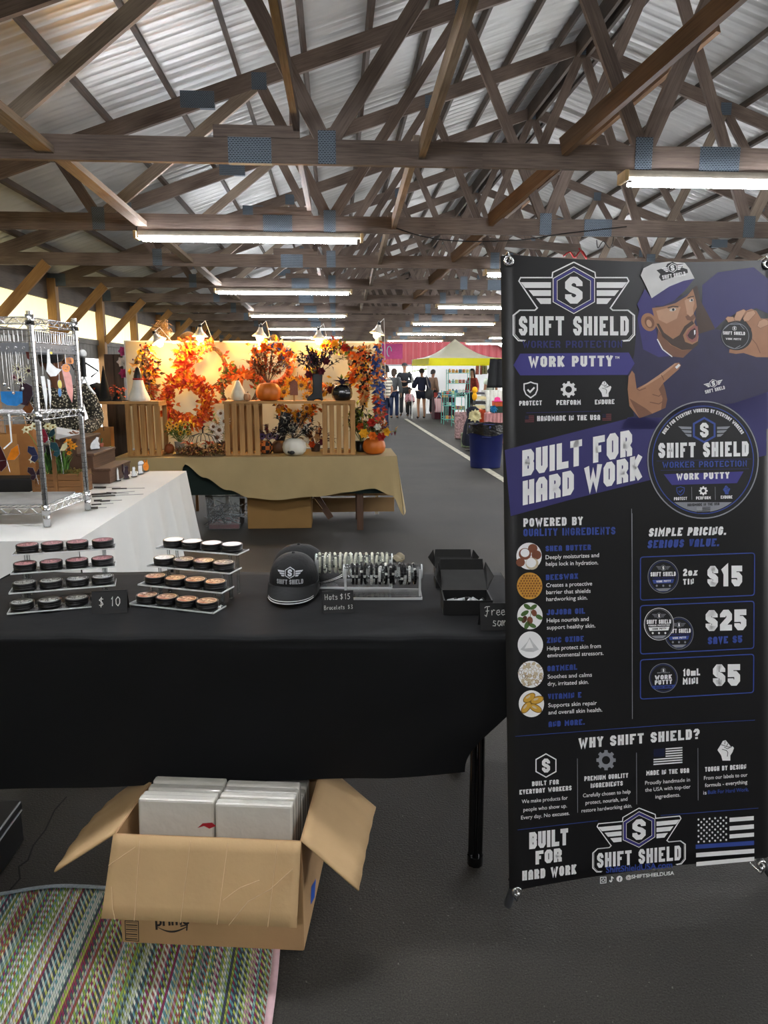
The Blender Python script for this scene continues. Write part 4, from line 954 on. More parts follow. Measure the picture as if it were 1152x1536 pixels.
for r in range(9):
    for c in range(6 if r % 2 == 0 else 5):
        x = 260+(c+(.5 if r % 2 else 0))*45.6; y = 1147+r*23-(x-260)*.075; aell(mb, c9, x, y, 8, 9, 0, 2, 10)
mb.build('flag_print', [PW, PB], banner)

# printed portrait: a man in a trucker cap, pointing at a round tin
SK, SKD, SKL, HAIR, LIP, MOUTH, CAPW, HOOD, HOODL, EYE = [pm(n, c, .5, var=.06, scale=30) for n, c in (('print_skin','a9795a'),('print_skin_shade','7d5540'),('print_skin_light','c59a7c'),('print_beard','46332a'),('print_lip','9a6058'),('print_mouth','3a2326'),('print_cap_white','d9d9d8'),('print_hoodie','2d2a4c'),('print_hoodie_light','3b3577'),('print_eye','d8d4cc'))]
FM = [SK, SKD, SKL, HAIR, LIP, MOUTH, CAPW, HOOD, HOODL, EYE, PK, PW, PG]; mb = MB()
def ap(pts, m, k): apoly(mb, c8, pts, m, k)
ap([(130,620),(150,480),(240,440),(330,460),(600,330),(640,470),(740,640),(1000,700),(1150,830),(1150,1130),(880,1220),(700,1240),(380,1330),(110,1330),(60,1000),(110,840)], 7, -1)
ap([(135,560),(160,430),(240,400),(280,480),(260,560),(290,700),(330,800),(400,850),(300,860),(180,800)], 8, 0)
ap([(560,330),(600,300),(625,420),(680,520),(740,640),(610,680),(590,560),(585,440)], 3, 0)
ap([(300,620),(288,720),(330,800),(400,855),(490,865),(560,800),(430,700)], 1, 1)
aline(mb, c8, [(288,720),(330,800),(405,858)], 9, 11, 2)
ap([(248,478),(330,468),(430,440),(520,385),(565,330),(590,420),(596,470),(572,520),(586,556),(575,590),(600,640),(610,700),(600,765),(560,800),(480,808),(390,765),(325,690),(280,620)], 0, 2)
ap([(280,500),(400,470),(470,470),(440,560),(360,600),(300,570)], 2, 3); ap([(500,420),(560,380),(578,440),(560,500),(520,520)], 2, 3)
ap([(282,600),(330,700),(400,765),(480,805),(560,800),(602,765),(608,735),(560,762),(505,742),(488,690),(520,640),(575,600),(560,575),(500,620),(460,690),(410,720),(340,670),(300,600)], 3, 3)
ap([(508,690),(530,650),(575,612),(602,622),(608,680),(592,735),(560,748),(528,728)], 4, 4); ap([(522,692),(545,655),(580,632),(592,660),(585,705),(560,725),(535,712)], 5, 5); ap([(572,652),(584,650),(584,680),(574,690)], 11, 6)
ap([(505,545),(545,520),(572,522),(586,552),(560,578),(520,572)], 1, 4); ap([(515,520),(545,440),(562,440),(570,525),(545,548)], 2, 5)
aell(mb, c8, 408, 492, 26, 12, 9, 4, 16, -.2); aell(mb, c8, 412, 491, 10, 11, 10, 5, 12); aline(mb, c8, [(368,478),(410,466),(452,470)], 10, 3, 5); aell(mb, c8, 553, 418, 18, 11, 9, 4, 14, -.4); aell(mb, c8, 556, 417, 8, 9, 10, 5, 12); aline(mb, c8, [(522,404),(548,392),(572,388)], 9, 3, 5)
aell(mb, c8, 222, 588, 58, 72, 0, 2, 28, -.35); aell(mb, c8, 228, 590, 36, 48, 1, 3, 24, -.35); aell(mb, c8, 224, 598, 20, 30, 2, 4, 20, -.35)
ap([(242,402),(380,305),(490,262),(575,252),(500,345),(420,420),(330,462),(230,462),(150,500),(130,450),(190,330)], 8, 6)
ap([(158,225),(180,170),(250,135),(380,118),(500,128),(535,170),(577,250),(490,268),(380,312),(243,403),(205,320)], 6, 7)
ap([(280,185),(350,165),(365,135),(405,120),(440,140),(490,135),(480,165),(520,178),(525,205),(320,268),(300,240),(310,215)], 10, 8)
def rot(cx, cy, u, a): return lambda x, y, k=9: c8.p(cx+u*(x*math.cos(a)-y*math.sin(-a)*-1), cy-u*(y*math.cos(a)+x*math.sin(a)), k)
r1 = rot(405, 168, 95, .17); mm = MB(); emblem(mm, r1, 11, None, outline=False); mb.add(mm.v, mm.f, 11)
# left hand holding the tin
ap([(1150,560),(1095,560),(1060,500),(1020,485),(975,500),(955,560),(985,590),(1020,640),(1005,730),(955,785),(850,800),(848,826),(900,835),(960,828),(1060,860),(1150,862)], 0, 1)
for pts in ([(820,560),(835,545),(880,548),(895,580),(840,590)], [(885,560),(905,510),(960,488),(980,500),(930,585),(895,586)], [(955,560),(985,510),(1040,495),(1055,520),(1000,580),(965,582)], [(1065,620),(1080,580),(1120,562),(1150,575),(1150,610),(1090,636)]): ap(pts, 2, 2); aline(mb, c8, pts, 3, 1, 3, True)
aline(mb, c8, [(1010,700),(1060,760),(1090,830)], 6, 1, 2)
aell(mb, c8, 905, 692, 122, 115, 10, 3, 40); aring(mb, c8, 895, 695, 105, 100, 4, 12, 4, 40)
mm = MB(); btext(mm, c8, 'SHIFT SHIELD', (800,685), (970,690), 26, 0, 5, t=.22); btext(mm, c8, 'WORK PUTTY', (820,725), (940,730), 15, 0, 5); hexs(mm, c8, 888, 637, 17, 0, 0, 5); mb.add(mm.v, mm.f, 11)
aline(mb, c8, [(825,770),(890,795),(935,770)], 5, 12, 4); aline(mb, c8, [(810,640),(850,605),(930,605),(965,645)], 4, 12, 4)
# pointing hand
ap([(58,1110),(66,1010),(92,965),(112,990),(128,1105),(210,1062),(300,1000),(425,908),(458,903),(473,925),(455,955),(335,1062),(350,1110),(366,1190),(352,1255),(250,1300),(150,1335),(72,1240)], 0, 1)
ap([(300,1000),(425,908),(445,906),(330,1005),(215,1075),(135,1115),(210,1062)], 2, 2); ap([(426,938),(455,912),(468,925),(440,952)], 11, 3)
ap([(335,1062),(350,1110),(366,1190),(352,1255),(318,1270),(330,1180),(300,1110)], 1, 2); ap([(70,1180),(150,1335),(250,1300),(200,1260)], 1, 2)
for pts in ([(250,1150),(300,1165),(330,1140)], [(230,1210),(300,1225),(340,1200)], [(320,1000),(332,1020),(338,1040)], [(128,1105),(150,1120),(200,1100)]): aline(mb, c8, pts, 7, 1, 3)
r3 = rot(722, 1065, 82, .24); mm = MB(); emblem(mm, r3, 11, None, outline=False); mb.add(mm.v, mm.f, 11)
mb.build('portrait_print', FM, banner)
# ================================================================ CARTON AND RUG UNDER THE TABLE EDGE
def rug_material():
    m = pm('woven_rag_rug', 'a0b0a0', .9, var=0); nt = m.node_tree; N = nt.nodes; Lk = nt.links; b = N['Principled BSDF']
    tc = N.new('ShaderNodeTexCoord'); sp = N.new('ShaderNodeSeparateXYZ'); Lk.new(tc.outputs['Object'], sp.inputs[0])
    def M(op, a, c=None, d=None):
        n = N.new('ShaderNodeMath'); n.operation = op
        for i, v in enumerate((a, c, d)):
            if v is None: continue
            if isinstance(v, (int, float)): n.inputs[i].default_value = v
            else: Lk.new(v, n.inputs[i])
        return n.outputs[0]
    X = M('DIVIDE', sp.outputs[0], .0062); cell = M('FLOOR', X); fx = M('FRACT', X)
    pal = ['c9d3c6', '9fb9b4', 'b4bd58', '5f97a0', '8a2f58', 'dfe2d6', '3e4556', 'b0b98a', '8fb04e', 'd8d0a0', '9a5348', '6f8f8a', 'c7d0cf', '7d8f3c', 'b58a9a', '4a5a60']
    def palette(v):
        r = N.new('ShaderNodeValToRGB'); r.color_ramp.interpolation = 'CONSTANT'; e = r.color_ramp.elements
        while len(e) < len(pal): e.new(.5)
        for i, c in enumerate(pal): e[i].position = i/len(pal); e[i].color = lin(c)
        Lk.new(v, r.inputs[0]); return r.outputs[0]
    def wn(k):
        w = N.new('ShaderNodeTexWhiteNoise'); w.noise_dimensions = '1D'; Lk.new(M('ADD', cell, k), w.inputs['W']); return w.outputs[0]
    A, B = palette(wn(.0)), palette(wn(57.3))
    ph = M('FRACT', M('ADD', M('DIVIDE', sp.outputs[1], .021), M('ADD', M('MULTIPLY', cell, .5), M('MULTIPLY', fx, .55))))
    mk = M('GREATER_THAN', ph, .5)
    mx = N.new('ShaderNodeMix'); mx.data_type = 'RGBA'; Lk.new(mk, mx.inputs[0]); Lk.new(A, mx.inputs[6]); Lk.new(B, mx.inputs[7])
    e1 = M('ABSOLUTE', M('SUBTRACT', M('FRACT', M('MULTIPLY', ph, 2)), .5)); e2 = M('ABSOLUTE', M('SUBTRACT', fx, .5)); hgt = M('SUBTRACT', 1, M('MULTIPLY', M('MAXIMUM', e1, e2), 1.6))
    dk = N.new('ShaderNodeMix'); dk.data_type = 'RGBA'; dk.blend_type = 'MULTIPLY'; Lk.new(M('GREATER_THAN', M('MAXIMUM', e1, e2), .42), dk.inputs[0]); Lk.new(mx.outputs[2], dk.inputs[6]); dk.inputs[7].default_value = (.35,.35,.38,1)
    Lk.new(dk.outputs[2], b.inputs['Base Color'])
    bpn = N.new('ShaderNodeBump'); bpn.inputs['Strength'].default_value = .9; bpn.inputs['Distance'].default_value = .003; Lk.new(hgt, bpn.inputs['Height']); Lk.new(bpn.outputs[0], b.inputs['Normal']); return m
rx1 = at_z(411, 1490, .005).x; ry1 = at_z(80, 1336, .005).y; rx0, ry0 = -1.0, -.2
r = thing('rug', 'flat woven rug of multicoloured stripes with a pink border, lying on the asphalt', 'rug', ((rx0+rx1)/2, (ry0+ry1)/2, 0))
def rg(u, v):
    x = rx0+(rx1-rx0)*u; y = ry0+(ry1-ry0)*v; w = .012*math.sin(x*14)*v**6
    return Vector((x+.004*math.sin(y*9), y+w, .007+.004*max(0, math.sin(x*14+1))*v**8))
mb = MB(); mb.grid(rg, 80, 40); mb.build('woven_field', rug_material(), r, solid=.006)
mb = MB(); mb.grid(lambda u, v: rg(1, v)+Vector((-.016+.018*u, 0, .0045)), 2, 40); mb.build('border', pm('pale_pink_tape', 'cfaeb4', .85, var=.05, scale=60), r, solid=.003)
mb = MB(); mb.grid(lambda u, v: rg(u, 1)+Vector((0, -.012+.014*v, .0045)), 80, 1); mb.build('stitched_hem', pm('grey_hem_tape', '8a959a', .85, var=.2, scale=200), r, solid=.002)

M_KRAFT = pm('brown_corrugated_card', 'b8946a', .75, var=.07, scale=6, bump=.12, bscale=40); M_KRAFTIN = pm('corrugated_card_inside', 'c4a478', .8, var=.06, scale=5, bump=.1, bscale=60); M_INK = pm('dark_printing_ink', '2a2320', .7)
a0, b0 = at_z(185, 1412, .012), at_z(455, 1425, .012); ux = (b0-a0); bw = ux.length; ux.normalize(); uy = Vector((-ux.y, ux.x, 0)); bd, bh = .40, .308
r = thing('cardboard_box', 'large open cardboard shipping box standing on the rug edge', 'box', a0+ux*bw/2+uy*bd/2)
Q_ = lambda a, b, c: a0 + ux*a + uy*b + UP*c
e = .004; RB = Matrix((ux, uy, UP)).transposed()
mb = MB(); mb.box(Q_(bw/2, bd/2, e/2), (bw, bd, e), 1, RB)
mb.box(Q_(bw/2, 0, bh/2), (bw, e, bh), 0, RB); mb.box(Q_(bw/2, bd, bh/2), (bw, e, bh), 0, RB); mb.box(Q_(0, bd/2, bh/2), (e, bd, bh), 0, RB); mb.box(Q_(bw, bd/2, bh/2), (e, bd, bh), 0, RB)
mb.build('body', [M_KRAFT, M_KRAFTIN], r)
def flapg(A, B, C, D, t, m, bow=.004):        # hinge A B, free edge D C, gently bowed
    n = (B-A).cross(D-A).normalized()
    mb = MB(); mb.grid(lambda u, v: (A*(1-u)+B*u)*(1-v)+(D*(1-u)+C*u)*v + n*bow*math.sin(PI*u)*v + n*.0016*math.sin(u*31)*v, 24, 6)
    return mb.build('flap', m, r, solid=t)
A, B = Q_(-.004, -.002, bh), Q_(bw+.001, -.002, bh)
ff = flapg(A, B, B+ux*.002-uy*.090-UP*.166, A-ux*.004-uy*.087-UP*.168, .004, M_KRAFTIN)
A, B = Q_(bw+.002, .0, bh), Q_(bw+.002, bd-.03, bh); rf = flapg(A, B, B+ux*.16-UP*.10-uy*.06, A+ux*.14-UP*.135+uy*.005, .004, M_KRAFTIN)
A, B = Q_(-.002, .0, bh), Q_(-.002, bd-.03, bh); lf = flapg(A, B, B-ux*.15-UP*.11-uy*.03, A-ux*.165-UP*.115, .004, M_KRAFTIN, .012)
A, B = Q_(0, bd+.002, bh), Q_(bw, bd+.002, bh); flapg(A, B, B+uy*.10-UP*.16, A+uy*.10-UP*.16, .004, M_KRAFTIN)
# creases on the front flap
mb = MB(); FP = lambda u, v: (Q_(-.004, -.0045, bh)*(1-u)+Q_(bw, -.0045, bh)*u) + (uy*-.0885-UP*.167)*v - uy*.0045 + UP*-.001
for u0, u1 in ((.15,.17),(.42,.41),(.62,.60),(.88,.86)): mb.tube([FP(u0, .02), FP((u0+u1)/2, .5), FP(u1, .98)], .0009, 5)
for pts in ([(.0,.35),(.04,.28),(.13,.12)], [(.03,.6),(.05,.85),(.07,.98)], [(.66,.98),(.75,.7),(.86,.55),(.97,.3)], [(.62,.7),(.7,.55),(.8,.45)]): mb.tube([FP(*p) for p in pts], .0011, 5)
mb.build('crease', pm('pale_card_crease', 'd6b98f', .8), ff)
# printing on the front panel: word, curved arrow, address bars
nf = -uy*.0026; fp = lambda px, py: on_plane(px, py, a0-uy*.0026, -uy)
mb = MB(); v, f, wd = sans_layout('prime', .03); A, B = fp(233, 1389), fp(284, 1386)
mb.add([A+(B-A)*(x/wd)+UP*y*.030 for x, y in v], f, 0)
arc = [fp(236+44*t, 1389+10*math.sin(PI*(t*.88+.06))) for t in [i/14 for i in range(15)]]
for i in range(14):
    w0, w1 = .0012+.0045*math.sin(PI*i/14*.9), .0012+.0045*math.sin(PI*(i+1)/14*.9); mb.poly([arc[i], arc[i+1], arc[i+1]+UP*w1, arc[i]+UP*w0])
mb.poly([fp(270,1388.5), fp(282,1386), fp(281,1396), fp(279,1396), fp(279.5,1388.5), fp(271,1390.5)])
mb.build('printed_logo', M_INK, r)
mb = MB()
for i in range(8): mb.poly([fp(189+2.2*0, 1383+i*3.4), fp(206, 1384+i*3.4), fp(206, 1384+i*3.4+(1.6 if i % 2 else .8)), fp(189, 1383+i*3.4+(1.6 if i % 2 else .8))][::-1])
for q in stroke2d([(187.5,1381),(207.5,1382),(208,1412),(188.5,1410)], 1.2, True): mb.poly([fp(p.x, p.y) for p in q])
mb.build('address_label', M_INK, r)
mb = MB(); sp_ = lambda px, py: on_plane(px, py, Q_(bw+.0026, 0, 0), ux)
mb.poly([sp_(467,1330), sp_(474,1318), sp_(472,1346), sp_(466,1357)]); mb.build('tape_mark', pm('blue_tape', '2456b8', .5), r)
# bagged white packs standing in the carton, two columns
M_BAG = pm('white_bagged_card', 'd2cfc6', .25, var=.06, scale=5, bump=.4, bscale=22, coat=.5); M_BAGR = pm('red_print', 'a01e2c', .5)
random.seed(6)
for cix in (0, 1):
    for k in range(8):
        w = .200; xc = bw*.285+cix*.2045; y = .045+k*.034; h = (.352+.006*random.random()-.002*k) if k < 4 else .293-.002*k
        mb = MB(); c = Q_(xc, y, 0); th = .028
        ln = .02+.02*random.random()
        P8 = [c+ux*s*w/2+uy*(d+zz*ln)+UP*(.006+zz*h) for zz in (0, 1) for s, d in ((-1,-th/2),(1,-th/2),(1,th/2),(-1,th/2))]
        mb.hexa(P8, 0)
        o = mb.build('bagged_pack', [M_BAG], loc=c, bev=.006)
        tag(o, f'bagged white pack, {ORD[k]} from the front in the {["left","right"][cix]} column of the cardboard box', 'packet', 'bagged white packs in the carton')
        if k == 0 and cix == 0:
            m2 = MB(); fq = lambda px, py: on_plane(px, py, P8[0]-uy*.0015, (P8[1]-P8[0]).cross(P8[4]-P8[0]))
            m2.poly([fq(296,1242), fq(304,1235), fq(318,1234), fq(324,1239), fq(314,1243), fq(306,1239)]); m2.build('red_print', M_BAGR, o)
# ================================================================ PEOPLE (built once here, used by both stalls)
def skin(name, V, E, R, mats, parent, sub=2, root=0):
    me = bpy.data.meshes.new('t'); me.from_pydata([tuple(v) for v in V], E, []); o = bpy.data.objects.new('t', me); COL.objects.link(o)
    md = o.modifiers.new('skin', 'SKIN'); md.use_smooth_shade = True; md.branch_smoothing = .6
    if not me.skin_vertices: me.attributes.new('skin', 'FLOAT', 'POINT')
    for i, sv in enumerate(me.skin_vertices[0].data): sv.radius = (R[i], R[i]) if isinstance(R[i], (int, float)) else R[i]; sv.use_root = (i == root)
    ms = o.modifiers.new('s', 'SUBSURF'); ms.levels = sub; ms.render_levels = sub
    bpy.context.view_layer.update(); dg = bpy.context.evaluated_depsgraph_get(); m2 = bpy.data.meshes.new_from_object(o.evaluated_get(dg)); m2.name = name
    bpy.data.objects.remove(o); bpy.data.meshes.remove(me); m2.materials.clear()
    for m in (mats if isinstance(mats, (list, tuple)) else [mats]): m2.materials.append(m)
    m2.polygons.foreach_set('use_smooth', [True]*len(m2.polygons)); r = bpy.data.objects.new(name, m2); COL.objects.link(r); r.parent = parent; ORIG[r.name] = ORIG[parent.name]; return r
J0 = dict(pelvis=(0,0,.93), spine=(0,.01,1.10), chest=(0,.01,1.30), neck=(0,.015,1.47), skull=(0,-.005,1.56), head=(0,-.012,1.635), crown=(0,-.008,1.715),
    shL=(.165,.01,1.41), elL=(.225,.03,1.13), wrL=(.235,-.05,.88), shR=(-.165,.01,1.41), elR=(-.225,.03,1.13), wrR=(-.235,-.05,.88),
    hpL=(.09,0,.87), knL=(.10,-.02,.48), anL=(.105,.02,.085), toL=(.115,-.13,.035), hpR=(-.09,0,.87), knR=(-.10,-.02,.48), anR=(-.105,.02,.085), toR=(-.115,-.13,.035))
RB_ = dict(pelvis=.115, spine=.105, chest=.115, neck=.052, skull=.068, head=.084, crown=.055, sh=.055, el=.04, wr=.027, hp=.083, kn=.053, an=.036, to=.033)
def person(label, loc, rz, height, skinm, pose=None, clothes=(), hair=None, hat=None, kid=False, group=None):
    r = thing('person', label, 'person', loc, rz, group); k = height/1.76
    J = {n: Vector(p) for n, p in J0.items()}
    for n, p in (pose or {}).items(): J[n] = Vector(p)
    if kid:
        for n in ('skull', 'head', 'crown'): J[n] = J['neck'] + (J[n]-J['neck'])*1.35
    rad = lambda n: RB_.get(n, RB_.get(n[:2], .05))*(1.25 if kid and n in ('skull','head','crown') else 1)
    names = list(J); V = [J[n]*k for n in names]; R = [rad(n)*k for n in names]; ix = {n: i for i, n in enumerate(names)}
    ch = ['pelvis spine chest neck skull head crown', 'chest shL elL wrL', 'chest shR elR wrR', 'pelvis hpL knL anL toL', 'pelvis hpR knR anR toR']
    E = [(ix[a], ix[b]) for c in ch for a, b in zip(c.split(), c.split()[1:])]
    for s in 'LR':          # palm and five fingers
        wv = J['wr'+s]; d = (wv-J['el'+s]).normalized(); side = Vector((0,-1,0)); side = (side-d*side.dot(d)); side = side.normalized() if side.length > .1 else Vector((1,0,0)); inn = d.cross(side).normalized()*(1 if s == 'L' else -1)
        base = ix['wr'+s]; V.append((wv+d*.055)*k); R.append((.03*k, .018*k)); E.append((base, len(V)-1)); pi_ = len(V)-1
        for f, (o, L) in enumerate(((.028,.06),(.010,.075),(-.010,.07),(-.028,.055))):
            a = wv+d*.09+side*o; b = a+d*L*.55+inn*.008; c = b+d*L*.4+inn*.028; i0 = len(V); V += [a*k, b*k, c*k]; R += [.0095*k, .0085*k, .007*k]; E += [(pi_, i0), (i0, i0+1), (i0+1, i0+2)]
        a = wv+d*.03+side*.038; b = a+d*.04+side*.018+inn*.01; i0 = len(V); V += [a*k, b*k]; R += [.011*k, .009*k]; E += [(base, i0), (i0, i0+1)]
    skin('body', V, E, R, skinm, r, 2)
    h = J['head']*k; fwd = Vector((0,-1,0)); hd = (J['crown']-J['skull']).normalized(); q = hd.rotation_difference(Vector((0,0,1))).inverted().to_matrix()
    sc = k*(1.25 if kid else 1)
    mb = MB(); mb.ball(h+q@Vector((0,-.083,-.012))*sc, (.013*sc,.018*sc,.024*sc), 8, 6); 
    mb.build('nose', skinm, r, world=False)
    for s in (1, -1):
        mb = MB(); mb.ball(h+q@Vector((s*.031,-.075,.018))*sc, (.013*sc,.008*sc,.008*sc), 8, 6, 0); mb.ball(h+q@Vector((s*.031,-.081,.018))*sc, (.006*sc,.004*sc,.006*sc), 6, 5, 1); mb.build('eye', [M_WHITE, M_BLACK], r, world=False)
        mb = MB(); mb.ball(h+q@Vector((s*.083,.006,-.005))*sc, (.012*sc,.02*sc,.032*sc), 8, 6); mb.build('ear', skinm, r, world=False)
    mb = MB(); mb.ball(h+q@Vector((0,-.072,-.055))*sc, (.024*sc,.011*sc,.007*sc), 8, 6); mb.build('mouth', pm('lip_skin', '8a5148', .6), r, world=False)
    if hair:
        hm, length = hair; mb = MB()
        def hs(u, v):
            a = 2*PI*u; t = v*PI*.62; bk = .5+.5*math.sin(a)      # back of the head is +y
            ext = length*max(0, bk-.32)*1.4*max(0, v-.55)/.45
            p = Vector((.097*math.sin(t)*math.cos(a)*(1+.1*(ext > 0)), .104*math.sin(t)*math.sin(a)+.01, .107*math.cos(t)+.01))
            if bk < .38: p.z = max(p.z, .045)
            p.z -= ext; p.y += ext*.12; return h+q@p*sc
        mb.grid(hs, 28, 14); mb.build('hair', hm, r, world=False)
    if hat:
        hm, back = hat; mb = MB()
        mb.grid(lambda u, v: h+q@Vector((.098*math.sin(v*PI/2)*math.cos(2*PI*u), .108*math.sin(v*PI/2)*math.sin(2*PI*u)+.008, .035+.085*math.cos(v*PI/2)))*sc, 24, 8); hc = mb.build('cap', hm, r, world=False)
        mb = MB(); d = 1 if back else -1; mb.grid(lambda u, v: h+q@Vector((.085*math.cos(PI*u), d*(.075*math.sin(PI*u)*(1+v*.9)+.02), .038-.02*v))*sc, 14, 4); mb.build('visor', hm, hc, world=False, solid=.004)
    for cname, m, segs in clothes:
        VV, EE, RR, seen = [], [], [], {}
        for seg in segs:
            prev = None
            for item in seg:
                n, ex = item[0], item[1]; t = item[2] if len(item) > 2 else None
                key = (n, t)
                if key not in seen:
                    if t is None: p = J[n]; rr = rad(n)
                    else: n2 = t[0]; p = J[n]*(1-t[1])+J[n2]*t[1]; rr = rad(n)*(1-t[1])+rad(n2)*t[1]
                    seen[key] = len(VV); VV.append(p*k); RR.append((rr+ex)*k)
                if prev is not None: EE.append((prev, seen[key]))
                prev = seen[key]
        skin(cname, VV, EE, RR, m, r, 2)
    return r
def top_long(ex=.02, low=.0): return [[('pelvis', ex+low), ('spine', ex), ('chest', ex), ('neck', .012, ('chest', .35))], [('chest', ex), ('shL', ex), ('elL', ex), ('wrL', ex)], [('chest', ex), ('shR', ex), ('elR', ex), ('wrR', ex)]]
def top_short(ex=.022): return [[('pelvis', ex), ('spine', ex), ('chest', ex), ('neck', .012, ('chest', .35))], [('chest', ex), ('shL', ex), ('elL', ex, ('shL', .35))], [('chest', ex), ('shR', ex), ('elR', ex, ('shR', .35))]]
def trousers(ex=.016, cut=1.0):
    if cut >= 1: return [[('pelvis', ex+.004), ('hpL', ex), ('knL', ex), ('anL', ex+.01)], [('pelvis', ex+.004), ('hpR', ex), ('knR', ex), ('anR', ex+.01)]]
    return [[('pelvis', ex+.004), ('hpL', ex), ('hpL', ex+.01, ('knL', cut))], [('pelvis', ex+.004), ('hpR', ex), ('hpR', ex+.01, ('knR', cut))]]
def shoes(): return [[('anL', .012), ('toL', .012)]], [[('anR', .012), ('toR', .012)]]
SKB = pm('brown_skin', '8a5f48', .55, var=.06); SKF = pm('fair_skin', 'c79b82', .55, var=.06); SKT = pm('tan_skin', 'a87a5c', .55, var=.06)
H_DK = pm('dark_hair', '241c19', .6, var=.2, scale=80); H_BR = pm('brown_hair', '4a3a30', .6, var=.2, scale=80); H_GY = pm('grey_hair', '9b9790', .6, var=.15)

# ================================================================ WHITE-CLOTH STALL ON THE LEFT
WX1, WX0 = -1.135, -1.90; WY0, WY1 = 3.22, 5.60; WZ = .735
M_WCLOTH = pm('white_tablecloth', 'dcdcd8', .8, var=.03, scale=3, bump=.25, bscale=5)
t = thing('trestle_table', 'long trestle table under the white tablecloth', 'table', ((WX0+WX1)/2, (WY0+WY1)/2, 0))
mb = MB(); mb.box(((WX0+WX1)/2, (WY0+WY1)/2, WZ-.025), (WX1-WX0-.02, WY1-WY0-.02, .035)); mb.build('tabletop', pm('grey_table_plastic', '6c6c6a'), t)
for x in (WX0+.1, WX1-.1):
    for y in (WY0+.2, WY1-.2): mb = MB(); mb.tube([(x, y, 0), (x, y, WZ-.04)], .014, 8); mb.build('leg', M_BLACK, t)
mb = MB(); NZ = .50
def wside(u, v): y = WY0+(WY1-WY0)*u; s = v; return Vector((WX1+.05*s+.030*s*math.sin(u*46+.5*math.sin(u*9))+.012*s*math.sin(u*90), y+.05*s*(u-.5)*2, WZ+.004-NZ*v-(.10*max(0, u-.9)*10*v)))
def wback(u, v): x = WX0+(WX1-WX0)*u; return Vector((x+.05*v*(u-.5), WY1+.04*v+.02*v*math.sin(u*26), WZ+.004-NZ*v))
def wfront(u, v): x = WX0+(WX1-WX0)*u; return Vector((x+.05*v*(u-.5), WY0-.04*v-.02*v*math.sin(u*26), WZ+.004-NZ*v))
def wleft(u, v): y = WY0+(WY1-WY0)*u; return Vector((WX0-.04*v-.02*v*math.sin(u*40), y, WZ+.004-NZ*v))
mb.grid(lambda u, v: Vector((WX0+(WX1-WX0)*u, WY0+(WY1-WY0)*v, WZ+.004+.0015*math.sin(u*9+v*14)*math.sin(PI*u)*math.sin(PI*v))), 16, 40)
for fn in (wside, wback, wfront, wleft): mb.grid(fn, 120 if fn in (wside, wleft) else 50, 10)
tag(mb.build('tablecloth', M_WCLOTH, loc=((WX0+WX1)/2, (WY0+WY1)/2, WZ)), 'white tablecloth hanging in folds behind the tin risers', 'tablecloth')
# a dropped corner of cloth on the floor under it
c0 = at_z(240, 803, .0); mb = MB(); mb.grid(lambda u, v: Vector((-1.14+.16*u, 3.42+.5*v, .012+.10*(1-u)*(1-abs(2*v-1))+.01*math.sin(v*17)*u)), 10, 12)
tag(mb.build('fallen_cloth', M_WCLOTH, loc=(-1.1, 3.6, 0)), 'loose end of pale cloth spilling onto the asphalt under the white table', 'cloth')

# chrome wire shelf unit standing on it
PF = at_z(71, 790, WZ+.008); PRr = at_z(132, 765, WZ+.008); dl = Vector((-1, .03, 0)).normalized(); wl = .9
PP4 = [PF, PRr, PRr+dl*wl, PF+dl*wl]; ZTOP = 1.715
u = thing('wire_shelf', 'chrome wire shelf unit on the white table hung with glass ornaments', 'shelf', (PF+PRr+dl*wl)/2)
for p in PP4:
    mb = MB(); mb.tube([p, Vector((p.x, p.y, ZTOP+.02))], .0135, 14); 
    mb.lathe([(.0,0),(.016,0),(.016,.05),(.0135,.055)], 12, c=p)
    mb.build('post', M_STEEL, u)
    mb = MB(); z = WZ+.09
    while z < ZTOP-.05: mb.lathe([(.0136,-.001),(.0141,-.001),(.0141,.001),(.0136,.001)], 12, c=(p.x, p.y, z)); z += .025
    mb.build('height_notch', pm('dark_groove', '303236', .5), u)
def edge_truss(a, b, z1, z0, par, name='shelf_edge'):
    mb = MB(); a1, b1, a0_, b0_ = [Vector((q.x, q.y, z)) for z in (z1, z0) for q in (a, b)]
    mb.tube([a1, b1], .003, 6); mb.tube([a0_, b0_], .003, 6); n = max(4, int((b-a).length/.035)); pts = []
    for i in range(n+1): f = i/n; p = a1.lerp(b1, f) if i % 2 else a0_.lerp(b0_, f); pts.append(p)
    for q, w in zip(pts, pts[1:]): mb.tube([q, w], .002, 5, caps=False)
    mb.build(name, M_STEEL, par)
for zt in (WZ+.10, 1.276, 1.708):
    for p in PP4: mb = MB(); mb.lathe([(.0136,-.035),(.021,-.035),(.018,.012),(.0136,.012)], 14, c=(p.x, p.y, zt)); mb.build('shelf_collar', M_STEEL, u)
    mb = MB(); n = 30
    for i in range(1, n): mb.tube([Vector((0,0,zt))+(PF.lerp(PF+dl*wl, i/n)).xy.to_3d(), Vector((0,0,zt))+(PRr.lerp(PRr+dl*wl, i/n)).xy.to_3d()], .0017, 5, caps=False)
    sh = mb.build('wire_shelf_deck', M_STEEL, u)
    for i in range(4): edge_truss(PP4[i], PP4[(i+1) % 4], zt, zt-.03, sh)
for z1, z0 in ((1.655, 1.60),):
    for i in range(4):
        a, b = PP4[i], PP4[(i+1) % 4]; mb = MB(); n = int((b-a).length/.02)
        for z in (z1, z0): mb.tube([Vector((a.x, a.y, z)), Vector((b.x, b.y, z))], .003, 6)
        for j in range(n+1): q = a.lerp(b, j/n); mb.tube([(q.x, q.y, z1), (q.x, q.y, z0)], .0017, 5, caps=False)
        mb.build('basket_side', M_STEEL, u)
